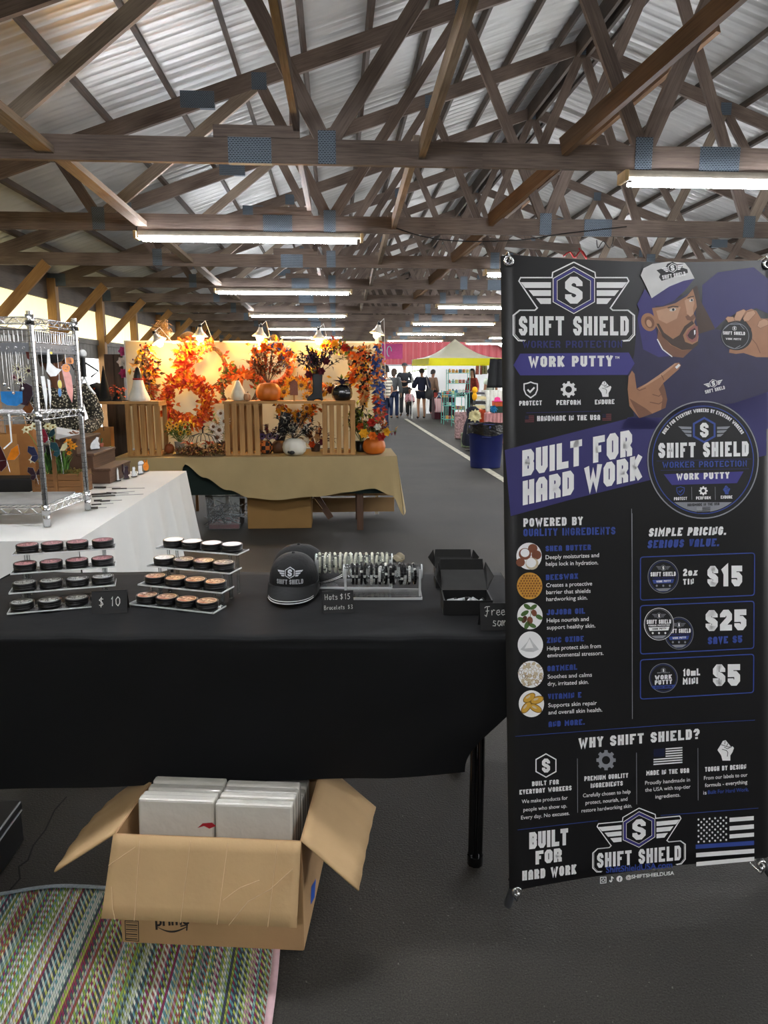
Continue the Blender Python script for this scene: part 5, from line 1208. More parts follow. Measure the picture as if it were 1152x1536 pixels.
for a, b in ((PF, PF+dl*wl), (PF, PRr), (PRr, PRr+dl*wl)):
    mb = MB(); mb.bar(Vector((a.x, a.y, 1.575)), Vector((b.x, b.y, 1.575)), .003, .04); n = int((b-a).length/.035)
    for j in range(1, n): q = a.lerp(b, j/n); mb.tube([Vector((q.x, q.y, 1.572))+Vector((.006*math.cos(t2), -.003, .006*math.sin(t2))) for t2 in [i*PI/3 for i in range(6)]], .0015, 5, 1, closed=True)
    mb.build('hook_rail', [pm('grey_steel_strip', '707276', .5, .4), M_STEEL], u)
mb = MB(); a = Vector((PF.x, PF.y, 1.276)); mb.tube([a+dl*.13, a+dl*.13+UP*-.13, a+dl*.13+UP*-.13+Vector((-.03,-.02,-.03))], .004, 6); mb.build('hanging_bar', M_WHITE, u)
mb = MB(); mb.box(((PF+PRr+dl*wl)/2).xy.to_3d()+UP*(WZ+.108), (wl-.06, .38, .006)); mb.build('shelf_liner', pm('grey_liner', '8f908f', .6), u)

# stained-glass pieces
def glass(n, c): return pm('glass_'+n, c, .22, var=.12, scale=40, coat=.15)
LEAD = pm('lead_came', '8e9195', .4, .6)
def ornament(name, label, cat, c, ax, pieces, sc, hang=None, mats=(), group=None):      # pieces: outlines in local 2d, each with a colour
    c = Vector(c); e1 = Vector(ax).normalized(); n = e1.cross(UP); r = thing(name, label, cat, c, 0, group)
    for i, (pts, m) in enumerate(pieces):
        P = [c+e1*x*sc+UP*y*sc for x, y in pts]; mb = MB(); mb.prism([p-n*.0015 for p in P], n*.003); pc = mb.build('glass_piece', m, r)
        mb = MB(); mb.tube(P, .0016, 5, closed=True); mb.build('lead_edge', LEAD, pc)
    if hang is not None:
        top = max(p[1] for q in pieces for p in q[0])*sc; mb = MB(); mb.tube([c+UP*top, c+UP*(hang-c.z)], .0009, 4); mb.build('chain', M_STEEL, r)
    return r
circ = lambda cx, cy, rx, ry=None, n=14, a=0: [(cx+rx*math.cos(2*PI*i/n)*math.cos(a)-(ry or rx)*math.sin(2*PI*i/n)*math.sin(a), cy+rx*math.cos(2*PI*i/n)*math.sin(a)+(ry or rx)*math.sin(2*PI*i/n)*math.cos(a)) for i in range(n)]
sx = (PF.x+PRr.x)/2; HZ = 1.57
def sidep(px, py): return at_x(px, py, sx+.0)
GO, GW_, GP, GRD, GB, GY_, GDK, GTE, GCR = glass('orange','e0821f'), glass('white','e2e4e4'), glass('pink','d98f86'), glass('red','8f2438'), glass('blue','2f7fc4'), glass('yellow','d9c84a'), glass('dark_plum','33222c'), glass('teal','24474f'), glass('cream','d8d2a8')
sd_ = PRr-PF
def orn(px, py, name, label, pieces, sc, hang=True): return ornament(name, label, 'ornament', sidep(px, py), sd_ + Vector((.35, 0, 0)), pieces, sc, HZ if hang else None, group='glass ornaments on the wire shelf')
orn(76, 548, 'glass_swan', 'white stained glass swan hanging under the wire shelf', [([(-.2,1.3),(-.05,1.35),(.0,.2),(.5,-.25),(.95,-.35),(.4,-.9),(-.1,-.95),(-.45,-.5),(-.3,.2)], GW_), (circ(.12,1.05,.12), GY_)], .055)
orn(104, 541, 'glass_pumpkin', 'upper orange glass pumpkin hanging under the wire shelf', [(circ(-.45,0,.5,.7), GO), (circ(.45,0,.5,.7), GO), (circ(0,0,.45,.75), GO), ([(-.08,.7),(.1,.7),(.05,1.1),(-.05,1.1)], GDK)], .024)
orn(99, 552, 'glass_pumpkin', 'lower orange glass pumpkin with a carved face on the wire shelf', [(circ(0,0,.9,.85), GO), (circ(-.3,.2,.13), GDK), (circ(.3,.2,.13), GDK), ([(-.4,-.3),(.4,-.2),(.0,-.5)], GDK)], .024)
orn(101, 577, 'glass_feather', 'long pink glass feather hanging under the orange pumpkins', [([(-.35,1.3),(.0,1.35),(.35,.6),(.4,-.4),(.25,-1.3),(-.05,-.6),(-.2,.3)], GP)], .07)
orn(115, 562, 'glass_crystal', 'dark red glass crystal drop hanging beside the rear shelf post', [([(0,1.2),(.3,.4),(0,-.1),(-.3,.4)], GRD), ([(0,-.1),(.35,-.6),(0,-1.3),(-.3,-.6)], GRD)], .042)
orn(90, 583, 'glass_drop', 'small blue and yellow glass drop beside the pink feather', [(circ(0,.6,.3,.6), GY_), (circ(-.1,-.5,.25,.6), GB)], .035)
orn(67, 592, 'glass_spiral', 'clear glass icicle spiral hanging beside the front shelf post', [([(-.2,1.4),(.1,1.4),(.2,0),(.05,-1.4),(-.1,0)], GW_), ([(.3,1.2),(.5,1.1),(.5,-.2),(.35,-1.2)], GW_)], .06)
def fr_(px, py): return on_plane(px, py, PF, Vector((dl.y, -dl.x, 0)))
def ornf(px, py, name, label, pieces, sc, hang=True): return ornament(name, label, 'ornament', fr_(px, py)+Vector((0,.03,0)), -dl, pieces, sc, HZ if hang else None, group='glass ornaments on the wire shelf')
ornf(41, 531, 'glass_heart', 'red brown glass heart hanging left of the front shelf post', [([(-.6,.7),(.6,.8),(.6,-.4),(.1,-.9),(-.4,-.5)], glass('rust','8f4a44'))], .035)
ornf(14, 597, 'glass_pendant', 'bright blue glass panel hanging at the left end of the wire shelf', [([(-1.2,.7),(1.2,.7),(1.1,-.5),(.4,-.9),(-.6,-.8),(-1.2,-.4)], GB)], .042)
ornf(34, 588, 'glass_butterfly', 'dark plum glass butterfly hanging on the wire shelf', [([(-.2,.8),(.5,.4),(.5,-.2),(.1,-1.0),(-.7,-.8),(-.5,-.2)], GDK), ([(.2,-.6),(.5,-1.2),(.1,-1.7),(-.3,-1.2)], glass('amber_brown','6a3f22'))], .065)
for i, (px, py, c) in enumerate(((22, 553, GCR), (39, 556, GCR), (26, 570, GCR), (17, 566, GRD))):
    ornf(px, py, 'glass_flower', ['cream glass daisy, left of a pair', 'cream glass daisy, right of a pair', 'cream glass daisy, lowest one', 'small red glass flower'][i]+' on the wire shelf', [([(.25*math.cos(a-.3),.25*math.sin(a-.3)),(1*math.cos(a),1*math.sin(a)),(.25*math.cos(a+.3),.25*math.sin(a+.3))], c) for a in [k*PI/5 for k in range(10)]] + [(circ(0,0,.3), GDK)], .032 if i < 3 else .018)
for i, px in enumerate((3, 9, 16, 24, 30)): 
    c = fr_(px, 540); mb = MB(); mb.tube([Vector((c.x, c.y, 1.56)), Vector((c.x, c.y, 1.42-.02*(i % 3)))], .0016, 5); mb.ball((c.x, c.y, 1.41-.02*(i % 3)), .008, 8, 6)
    tag(mb.build('chain', M_STEEL, loc=c), f'silver chain with a bead, {ORD[i]} from the left on the wire shelf hook rail', 'chain', 'chains on the hook rail')
# doll with thin arms behind the shelf
c = at_y(125, 548, 4.01); r = thing('stick_doll', 'thin stick doll with round white head hanging behind the rear shelf post', 'ornament', c)
mb = MB(); mb.ball(c+UP*.06, .022, 10, 8); mb.build('head', M_WHITE, r); S_ = lambda *p: [c+Vector((x, 0, z)) for x, z in p]
for nm, pts in (('arm', S_((0,.02),(.075,-.03),(.035,-.06))), ('arm', S_((0,.02),(-.05,-.02),(-.07,.03))), ('leg', S_((0,-.06),(.02,-.11),(.05,-.15))), ('leg', S_((0,-.06),(-.03,-.12),(-.02,-.17))), ('torso', S_((0,.04),(0,-.06)))):
    mb = MB(); mb.tube(pts, .0055 if nm != 'torso' else .014, 7); mb.build(nm, M_BLACK if nm != 'leg' else M_WHITE, r)
mb = MB(); mb.tube([c+UP*.08, Vector((c.x, c.y-.03, 1.60))], .001, 4); mb.build('string', M_STEEL, r)

# planter trough with flowers and glass butterflies
a, b = at_z(52, 741, WZ+.008), at_z(124, 740, WZ+.008); ux = (b-a); pw = ux.length; ux.normalize(); uy = Vector((-ux.y, ux.x, 0)); ph_ = .12; pd = .17
M_RUST = wood('rustic_planter_wood', '8f6338', '5a3a1e')
r = thing('planter_box', 'rustic wooden planter trough with hay, flowers and glass butterflies on the white table', 'planter', a+ux*pw/2+uy*pd/2)
Pp = lambda x, y, z: a+ux*x+uy*y+UP*z
for nm, y in (('front_panel', 0), ('rear_panel', pd)):
    mb = MB()
    for k in range(3): mb.bar(Pp(.0, y, .022+k*.04), Pp(pw, y, .022+k*.04), .012, .037)
    mb.build(nm, M_RUST, r)
for x in (0, pw):
    mb = MB(); mb.bar(Pp(x, -.01, .065), Pp(x, pd+.01, .065), .014, .13); mb.build('end_panel', M_RUST, r)
mb = MB(); mb.bar(Pp(pw*.47, -.012, 0), Pp(pw*.47, -.012, .26), .022, .012, up=(0,1,0)); mb.build('stake', M_RUST, r)
random.seed(21); mb = MB()
for i in range(420):
    p = Pp(random.uniform(.01, pw-.01), random.uniform(.01, pd-.01), .10+random.random()*.03); an = random.random()*6.3; mb.leaf(p, (math.cos(an), math.sin(an), random.uniform(-.1,.5)), .05, .005, random.choice((0,0,1)))
tag(mb.build('hay', [pm('hay_straw', '8f7d3c', .9), pm('olive_moss', '5f6a2a', .9)], r), kind='stuff')
mb = MB()
for i in range(90):
    x = random.uniform(.05, pw*.62); p = Pp(x, random.uniform(.03, pd-.03), .1); d = Vector((random.gauss(0,.25), random.gauss(0,.2), 1)); mb.leaf(p, d, random.uniform(.10,.2), .012, random.choice((0,1)), droop=.1)
mb.build('foliage', [pm('fresh_green', '5c8a3a', .6), pm('dark_green', '36562a', .6)], r)
def flower(mb, c, rad_, m, mc, n=6, d=None):
    d = Vector(d or (0,-.8,.5)).normalized(); s, uq = frame_of(d)
    for k in range(n): an = 2*PI*k/n; q = s*math.cos(an)+uq*math.sin(an); mb.leaf(Vector(c), q+d*.35, rad_, rad_*.75, m, d)
    mb.ball(Vector(c)+d*rad_*.15, rad_*.25, 6, 5, mc)
for (px, py, c, rr_) in ((40,645,'e0dcb8',.03),(52,640,'e6e2c4',.032),(72,640,'ded9b0',.03),(80,641,'e0dcb4',.026),(50,690,'e2dfc6',.028),(103,664,'e0901c',.03),(110,670,'e59a20',.028),(98,672,'d98416',.026),(104,680,'d98a1a',.018)):
    q = at_y(px, py, Pp(0, .06, 0).y); mb = MB(); flower(mb, q, rr_, 0, 1); st0 = Pp(pw*.4+.25*(q.x-Pp(pw*.4,0,0).x), .08, .1); mb.tube([st0, (st0+q)/2+UP*.03, q], .002, 5, 2)
    mb.build('flower', [pm('petal_'+c, c, .6), pm('flower_heart', '8a6a14', .7), pm('fresh_green', '5c8a3a', .6)], r)
def gbf(px, py, label, sc, m1, m2, Y): 
    q = at_y(px, py, Y); o = ornament('glass_butterfly', label, 'ornament', q, ux, [([(0,0),(-.3,.9),(-.95,1.0),(-1.05,.4),(-.6,-.05)], m1), ([(0,0),(-.6,-.08),(-.8,-.5),(-.4,-.75),(-.05,-.4)], m1), ([(0,0),(.35,.7),(.8,1.0),(.85,.4),(.5,0)], m2)], sc, None, group='glass butterflies on the white table')
    mb = MB(); mb.tube([q-UP*.0, q+Vector((.01,.0,-.14 if py < 690 else -.06))], .0015, 5); mb.build('wire_stem', M_STEEL, o)
yb = Pp(0, -.03, 0).y
gbf(90, 676, 'dark teal and cream glass butterfly at the orange flower', .052, GTE, GCR, yb); gbf(57, 683, 'indigo glass butterfly in the planter behind the front shelf post', .055, glass('indigo','262a4a'), GDK, yb); gbf(54, 712, 'black glass butterfly low on the planter left corner', .045, GDK, GDK, yb); gbf(72, 655, 'teal glass butterfly with red body high in the planter', .05, GRD, GTE, yb)
gbf(10, 690, 'dark red and orange glass butterfly at the left edge of the planter table', .075, glass('oxblood','3a1518'), GO, PF.y+.2)

# stepped wooden riser with small figures
sx0, sy0, sy1 = -1.50, 4.93, 5.42; M_STEP = wood('dark_step_wood', '5d4230', '3a281d')
r = thing('step_riser', 'dark brown three step wooden display riser on the white table', 'display stand', (sx0-.16, (sy0+sy1)/2, WZ+.008)); ZS = WZ+.008
for k in range(3):
    x1 = sx0-.10*k; mb = MB(); zt = ZS+.10*(k+1)
    mb.bar((x1-.05, sy0, zt-.009), (x1-.05, sy1, zt-.009), .115, .018); mb.build('tread', M_STEP, r, bev=.004)
    mb = MB(); mb.bar((x1-.008, sy0, zt-.058), (x1-.008, sy1, zt-.058), .014, .083); mb.build('riser_board', M_STEP, r)
for y in (sy0+.006, sy1-.006):
    mb = MB(); mb.prism([(sx0-.012, y, ZS), (sx0-.012, y, ZS+.082), (sx0-.112, y, ZS+.082), (sx0-.112, y, ZS+.182), (sx0-.212, y, ZS+.182), (sx0-.212, y, ZS+.282), (sx0-.305, y, ZS+.282), (sx0-.305, y, ZS)], (0, .012, 0)); mb.build('side_panel', M_STEP, r)
CAT = [(-.35,0),(.35,0),(.35,.15),(.22,.25),(.3,.6),(.22,.95),(.3,1.3),(.2,1.42),(.12,1.55),(.03,1.42),(-.08,1.42),(-.16,1.55),(-.24,1.35),(-.22,1.1),(-.3,.8),(-.38,.4)]
DOG = [(-.3,0),(.3,0),(.3,.12),(.2,.2),(.22,.9),(.3,1.1),(.5,1.15),(.48,1.3),(.25,1.45),(-.1,1.45),(-.28,1.3),(-.3,.9),(-.32,.4)]
def figure(px, py, z, label, outline, m, sc, name='glass_figure', extra=()):
    c = at_z(px, py, z); e1 = Vector((.6, .8, 0)).normalized(); o = thing(name, label, 'figurine', c, 0, 'small glass figures on the white table')
    n = e1.cross(UP); mb = MB(); mb.prism([c+e1*x*sc+UP*(y*sc+.004)-n*.003 for x, y in outline], n*.006); bd_ = mb.build('body', m, o)
    mb = MB(); mb.tube([c+e1*x*sc+UP*(y*sc+.004) for x, y in outline], .0018, 5, closed=True); mb.build('lead_edge', LEAD, bd_)
    mb = MB(); mb.lathe([(.0,0),(.022,0),(.022,.003),(0,.004)], 14, c=c); mb.build('base', pm('dark_mirror_base', '2b2d30', .2), o)
    for nm, pts, m2 in extra: mb = MB(); mb.prism([c+e1*x*sc+UP*(y*sc+.004)-n*.004 for x, y in pts], n*.008); mb.build(nm, m2, o)
z0 = WZ+.009
figure(177, 721, z0, 'slim white candle figure on the white table before the steps', [(-.15,0),(.15,0),(.12,1.3),(.0,1.7),(-.12,1.3)], GW_, .05)
figure(190, 718, z0, 'black glass cat with raised tail before the steps', CAT, GDK, .058, extra=[('tail', [(-.35,.3),(-.55,.9),(-.5,1.7),(-.42,1.7),(-.42,.9),(-.25,.3)], GDK)])
figure(201, 715, z0, 'small white glass cat beside the black cat', CAT, GW_, .044, extra=[('tail', [(.3,.1),(.6,.3),(.55,.8),(.5,.4),(.3,.25)], GW_)])
figure(211, 711, z0, 'white glass dog with a grey collar before the steps', DOG, GW_, .062, extra=[('collar', [(-.3,.95),(.25,.95),(.25,1.05),(-.3,1.05)], pm('grey_collar', '6a6f78'))])
figure(219, 707, z0, 'round orange glass cat, furthest along the table before the steps', circ(0,.6,.5,.6), GO, .052, extra=[('ear', [(-.3,1.1),(-.2,1.6),(-.05,1.15)], GO), ('ear', [(.05,1.15),(.25,1.6),(.3,1.1)], GO)])
figure(143, 674, ZS+.203, 'white glass cat bending to a potted plant on the upper step', [(-.7,0),(.7,0),(.6,.5),(.75,.55),(.5,1.0),(.65,1.5),(.3,1.6),(.1,1.35),(-.2,1.2),(-.6,.8),(-.8,.3)], GW_, .05, extra=[('pot', [(.85,.2),(1.25,.2),(1.35,.7),(.8,.7)], glass('terracotta','a8573a')), ('leaf', [(1.0,.7),(1.3,1.3),(1.1,1.4)], pm('dark_green', '36562a'))])
mb = MB(); c = at_z(160, 692, ZS+.102)
for i in range(9): mb.leaf(c+Vector((.0,.02*i,.004+.008*i)), (random.uniform(-.5,.5), .5, .6), .05, .016, 0)
mb.tube([c+UP*.004, c+Vector((0,.09,.03)), c+Vector((0,.18,.08))], .003, 5)
tag(mb.build('leaf_sprig', pm('light_green_leaf', '86a83e', .6), loc=c), 'light green leafy sprig lying on the lowest step', 'ornament')
# stakes and tools laid on the white cloth
for i, (x0, y0, x1, y1, d) in enumerate([(141,731,181,731,1),(168,733,217,732,0),(137,742,202,737,1),(160,739,193,740,0),(138,745,215,741,0),(141,751,167,750,1),(150,752,183,750,0),(137,757,170,755,0),(136,762,160,761,1)]):
    a, b = at_z(x0, y0, WZ+.012), at_z(x1, y1, WZ+.012); mb = MB(); d_ = b-a
    mb.tube([a, a+d_*.45], .006 if d else .004, 8, 0); mb.tube([a+d_*.45, b], .0016, 6, 1)
    tag(mb.build('garden_stake', [pm('dark_stake_handle', '35302c', .5), LEAD], loc=a), f'thin garden stake with dark handle lying on the white cloth, {ORD[i]} from the step riser', 'stake', 'stakes on the white cloth')

# stallholder behind the white table
M_CAMO = pm('black_and_cream_leaf_print', '5a5444', .8, var=0)
nt = M_CAMO.node_tree; N = nt.nodes; vo = N.new('ShaderNodeTexVoronoi'); vo.inputs['Scale'].default_value = 64; vo.feature = 'F1'; tc = N.new('ShaderNodeTexCoord'); nt.links.new(tc.outputs['Object'], vo.inputs['Vector'])
rp = N.new('ShaderNodeValToRGB'); rp.color_ramp.interpolation = 'CONSTANT'; e = rp.color_ramp.elements; e[0].color = lin('c8c2ac'); e[1].position = .32; e[1].color = lin('4a4433'); x_ = e.new(.55); x_.color = lin('1d1b17'); nt.links.new(vo.outputs[0], rp.inputs[0]); nt.links.new(rp.outputs[0], N['Principled BSDF'].inputs['Base Color'])
pc_ = at_y(96, 600, 5.82)
ps = person('person in black cap and leaf print shirt holding a white box behind the white table', (pc_.x, 5.82, 0), .35, 1.70, SKB,
    pose=dict(neck=(-.03,-.05,1.46), skull=(-.05,-.09,1.54), head=(-.06,-.12,1.605), crown=(-.065,-.12,1.69), elL=(.24,-.02,1.14), wrL=(.10,-.27,1.08), elR=(-.24,-.02,1.14), wrR=(-.08,-.26,1.04)),
    clothes=[('shirt', M_CAMO, top_long(.026)), ('trousers', M_BLACK, trousers()), ('shoe', M_BLACK, shoes()[0]), ('shoe', M_BLACK, shoes()[1])], hair=(H_DK, .0), hat=(pm('black_cap_cotton', '131416'), False))
hb = Vector((pc_.x, 5.82, 0)) + Matrix.Rotation(.35, 3, 'Z') @ Vector((.02, -.36, 1.02))
mb = MB(); mb.box(hb, (.20, .10, .05), 0, Matrix.Rotation(.35, 3, 'Z') @ Matrix.Rotation(.45, 3, 'X') @ Matrix.Rotation(.25, 3, 'Y')); tag(mb.build('white_box', M_WHITE, loc=hb, bev=.004), 'flat white box held in both hands by the person in the black cap', 'box')
# behind the shelf: dark counter, paper bags, timber uprights
c = at_y(20, 700, 5.0); mb = MB(); mb.box((c.x-.55, 5.3, .39), (1.5, .7, .78)); tag(mb.build('dark_counter', pm('charcoal_cloth', '2c2b2b', .85, bump=.2, bscale=6), loc=(c.x-.55, 5.3, 0), bev=.01), 'counter under a charcoal cloth behind the wire shelf', 'counter')
for i, (px, py, w, h, c) in enumerate(((12, 660, .16, .28, 'b07c45'), (35, 655, .17, .34, '9a6636'), (150, 640, .21, .24, 'a57440'))):
    Y = 5.15 if i < 2 else 6.95; q = at_y(px, py, Y); z0_ = .782 if i < 2 else .74; r = thing('paper_bag', ['pale kraft paper bag at the left edge on the dark counter', 'darker kraft paper bag on the dark counter behind the wire shelf', 'kraft paper carrier bag beside the slatted crates'][i], 'bag', (q.x, Y, z0_))
    mb = MB(); b4 = [(q.x+sx_*w/2, Y+sy_*.05, z0_) for sx_, sy_ in ((-1,-1),(1,-1),(1,1),(-1,1))]; t4 = [(q.x+sx_*w/2*1.02, Y+sy_*.055, z0_+h) for sx_, sy_ in ((-1,-1),(1,-1),(1,1),(-1,1))]; mb.hexa([Vector(p) for p in b4+t4], 0); mb.build('body', pm('kraft_'+c, c, .8, var=.1), r)
    mb = MB(); mb.tube([(q.x-.05, Y-.052, z0_+h-.03), (q.x-.04, Y-.056, z0_+h+.06), (q.x+.04, Y-.056, z0_+h+.06), (q.x+.05, Y-.052, z0_+h-.03)], .004, 6); mb.build('handle', M_BLACK if i == 2 else M_KRAFT, r)
# ================================================================ AUTUMN WREATH STALL
AX0, AX1, AY0, AY1, AZ = -2.02, .56, 6.75, 7.5, .71
YB_ = 7.62
M_TAN = pm('tan_tablecloth', 'a8946a', .85, var=.06, scale=4, bump=.3, bscale=6); M_GREENC = pm('dark_green_cloth', '14231f', .9, bump=.2, bscale=6)
t = thing('trestle_table', 'long trestle table with wooden legs under the tan cloth', 'table', ((AX0+AX1)/2, (AY0+AY1)/2, 0))
mb = MB(); mb.box(((AX0+AX1)/2, (AY0+AY1)/2, AZ-.03), (AX1-AX0-.03, AY1-AY0-.03, .04)); mb.build('tabletop', M_STEP, t)
mb = MB(); mb.box(((AX0+AX1)/2, AY0+.06, AZ-.20), (AX1-AX0-.1, .03, .30)); mb.box((AX1-.05, (AY0+AY1)/2, AZ-.20), (.03, AY1-AY0-.1, .30)); mb.build('green_undercloth', M_GREENC, t)
for x, y in ((.22, AY0+.12), (.22, AY1-.1), (-1.75, AY0+.12), (-1.75, AY1-.1)): mb = MB(); mb.bar((x, y, 0), (x, y, AZ-.05), .06, .06); mb.build('leg', M_STEP, t)
mb = MB(); mb.bar((-.22, AY0+.25, .34), (-.06, AY0+.25, .09), .02, .06); mb.build('brace', M_STEP, t)
def hem(x):      # depth of the front drape along the table
    pts = [(-2.05,.20),(-1.43,.20),(-1.38,.06),(-1.2,.18),(-1.0,.30),(-.8,.375),(-.55,.395),(-.2,.37),(.1,.33),(.35,.30),(.48,.36),(.56,.55),(.8,.55)]
    for (a, b), (c, d) in zip(pts, pts[1:]):
        if a <= x <= c: k = (x-a)/(c-a); k = k*k*(3-2*k); return b*(1-k)+d*k
    return .5
mb = MB()
mb.grid(lambda u, v: Vector((AX0+(AX1-AX0)*u, AY0+(AY1-AY0)*v, AZ+.004)), 30, 6)
def tfront(u, v):
    x = AX0+(AX1-AX0)*u; d = hem(x)*v; return Vector((x+.06*v*max(0, u-.93)/.07, AY0-.02*v-.018*v*math.sin(x*11+v*2)-.03*v*max(0, u-.9)*10, AZ+.004-d))
mb.grid(tfront, 140, 14)
mb.grid(lambda u, v: Vector((AX1+.07*v+.02*v*math.sin(u*15), AY0+(AY1-AY0)*u-.03*v*(1-u), AZ+.004-(.55-.25*u)*v)), 30, 12)
tag(mb.build('tablecloth', M_TAN, loc=((AX0+AX1)/2, (AY0+AY1)/2, AZ)), 'tan tablecloth swagged along the wreath stall table', 'tablecloth')
AZ += .008
# cream backdrop on a frame, white side board
M_CREAM = translucent('cream_backdrop_cloth', 'd3c5a2', .25, 'e8d9b0')
r = thing('backdrop', 'cream cloth backdrop stretched behind the wreaths', 'backdrop', ((-2.08+.42)/2, YB_, 0))
mb = MB(); mb.grid(lambda u, v: Vector((-2.08+2.5*u, YB_+.006*math.sin(u*40)+.01*math.sin(v*7+u*5), .72+1.06*v-.012*math.sin(PI*((u*3) % 1)))), 70, 14); mb.build('cloth', M_CREAM, r)
for x in (-2.08, -1.14, -.42, .42): mb = MB(); mb.bar((x, YB_+.03, 0), (x, YB_+.03, 1.79), .035, .03); mb.build('frame_post', M_WHITE, r)
mb = MB(); mb.bar((-2.08, YB_+.03, 1.775), (.42, YB_+.03, 1.775), .03, .03); mb.build('frame_rail', M_WHITE, r)
mb = MB(); mb.box((.415, 7.22, 1.26), (.03, .62, 1.08)); tag(mb.build('side_board', pm('white_side_board', 'd8cfae', .6), loc=(.415, 7.22, .72), bev=.004), 'white upright side board closing the right end of the wreath stall', 'board')
mb = MB()
for i in range(2): mb.box((-.15, 7.56, .12+.17*i), (1.5, .02, .15))
tag(mb.build('plywood_strip', pm('pale_plywood', '9a7a52', .7, var=.15, scale=4), loc=(-.15, 7.56, 0)), 'pale plywood boards leaning behind the tan table legs', 'board')

def X_(px, Y): return at_y(px, 600, Y).x
def Z_(py, Y, px=450): return at_y(px, py, Y).z
def W3(px, py, Y): return at_y(px, py, Y)
# slatted crates standing on end, shelf boards across them
M_PINE = wood('yellow_pine', 'b58a52', '8a6234')
def crate(xl, xr, label, y0=6.86, hgt=.475):
    w = xr-xl; d = .30; r = thing('slatted_crate', label, 'crate', ((xl+xr)/2, y0+d/2, AZ), 0, 'slatted crates on the wreath stall')
    for nm, z in (('bottom_panel', .009), ('top_panel', hgt-.009)): mb = MB(); mb.box(((xl+xr)/2, y0+d/2, AZ+z), (w-.0, d, .018)); mb.build(nm, M_PINE, r)
    n = 5; sw = w/n*.70
    for i in range(n):
        x = xl+sw/2+(w-sw)*i/(n-1)
        for yy in (y0-.005, y0+d+.005):
            mb = MB(); mb.bar((x, yy, AZ), (x, yy, AZ+hgt), sw, .009, up=(0,1,0)); mb.build('slat', M_PINE, r)
    return r
crate(X_(187,6.86), X_(238,6.86), 'slatted pine crate standing left of the orange wreaths'); crate(X_(335.5,6.86), X_(388,6.86), 'slatted pine crate under the left end of the long shelf board'); crate(X_(483,6.86), X_(532.5,6.86), 'slatted pine crate under the right end of the long shelf board', hgt=.475)
ZSB = AZ+.475+.012
for xl, xr, lb in ((X_(133,6.8), X_(236,6.8), 'short pine shelf board with black hats at the left of the wreath stall'), (X_(332.5,6.8), X_(533.5,6.8), 'long pine shelf board resting on two slatted crates')):
    mb = MB(); mb.bar((xl, 6.99, ZSB), (xr, 6.99, ZSB), .30, .024); tag(mb.build('shelf_board', M_PINE, loc=((xl+xr)/2, 6.99, ZSB-.012)), lb, 'shelf board')
ZS2 = ZSB+.0125
# a post under the free end of the short board
mb = MB(); mb.bar((X_(140,7.0), 7.02, 0), (X_(140,7.0), 7.02, ZSB-.013), .05, .05); tag(mb.build('support_post', M_POST, loc=(X_(140,7.0), 7.02, 0)), 'rough timber post holding the left end of the short shelf board', 'post')

# leaves and flowers
def LM(n, c): return pm('leaf_'+n, c, .6, var=.2, scale=30)
L_OR, L_DO, L_YE, L_RD, L_BR, L_GR, L_BK, L_PU, L_BL, L_TA, L_WH, L_MA = LM('orange','e0701a'), LM('deep_orange','c24a14'), LM('yellow','e8ae26'), LM('red','b02a1c'), LM('brown','6e4a2c'), LM('green','5a7430'), LM('black','18171a'), LM('purple','4a3560'), LM('blue','33477e'), LM('tan','b58c5a'), LM('white','d8d4c6'), LM('maroon','5c1c28')
def leaves(mb, n, pos, size, mats, spread=.6, out=None, wdt=.5):
    for i in range(n):
        p, o = pos(); d = Vector((random.gauss(0, spread), -.5+random.gauss(0, .3), random.gauss(0, spread))) + (o if o is not None else Vector())
        L = size*random.uniform(.6, 1.3); mb.leaf(p, d, L, L*wdt, random.choice(mats), Vector((0,-1,0)))
def ringpos(c, R, w, dep=.05, dens=None):
    def f():
        while True:
            a = random.random()*2*PI
            if dens is None or random.random() < dens(a): break
        rr = R+random.gauss(0, w); u = Vector((math.cos(a), 0, math.sin(a))); tg = Vector((-math.sin(a), 0, math.cos(a)))
        return Vector(c)+u*rr+Vector((0, -abs(random.gauss(0, dep))-.02, 0)), u*.55+tg*.4
    return f
def rose(mb, c, R, m):
    c = Vector(c)
    for k, (q, n) in enumerate(((1, 6), (.75, 5), (.5, 4))):
        for i in range(n):
            a = 2*PI*i/n+k*.5; d = Vector((math.cos(a), -.35-.4*k, math.sin(a))); mb.leaf(c+Vector((0,-.01*k*R/.03,0)), d, R*q, R*q*1.0, m, Vector((0,-1,0)), droop=-.1)
    mb.ball(c+Vector((0,-R*.35,0)), R*.35, 7, 5, m)
def daisy(mb, c, R, m, mc, n=12, d=(0,-1,.1)):
    d = Vector(d).normalized(); s, u = frame_of(d)
    for k in range(n): an = 2*PI*k/n; q = s*math.cos(an)+u*math.sin(an); mb.leaf(Vector(c)+q*R*.25, q+d*.2, R*.8, R*.34, m, d, droop=.02)
    mb.ball(Vector(c)+d*R*.08, (R*.32, R*.2, R*.32), 9, 6, mc)
def vine_ring(mb, c, R, th, n=9, mat=0):
    for k in range(n):
        ph = random.random()*6.28; pts = []
        for i in range(36):
            a = 2*PI*i/36; q = R+th*math.sin(a*random.choice((2,3))+ph)*.6*((k % 3)-1); pts.append(Vector(c)+Vector((math.cos(a)*q, -.02+th*.6*math.sin(a*3+ph+k)-.01*k/3, math.sin(a)*q)))
        mb.tube(pts, .006, 5, mat, closed=True)
M_VINE = pm('grapevine', '6b4a33', .8, var=.25, scale=40)
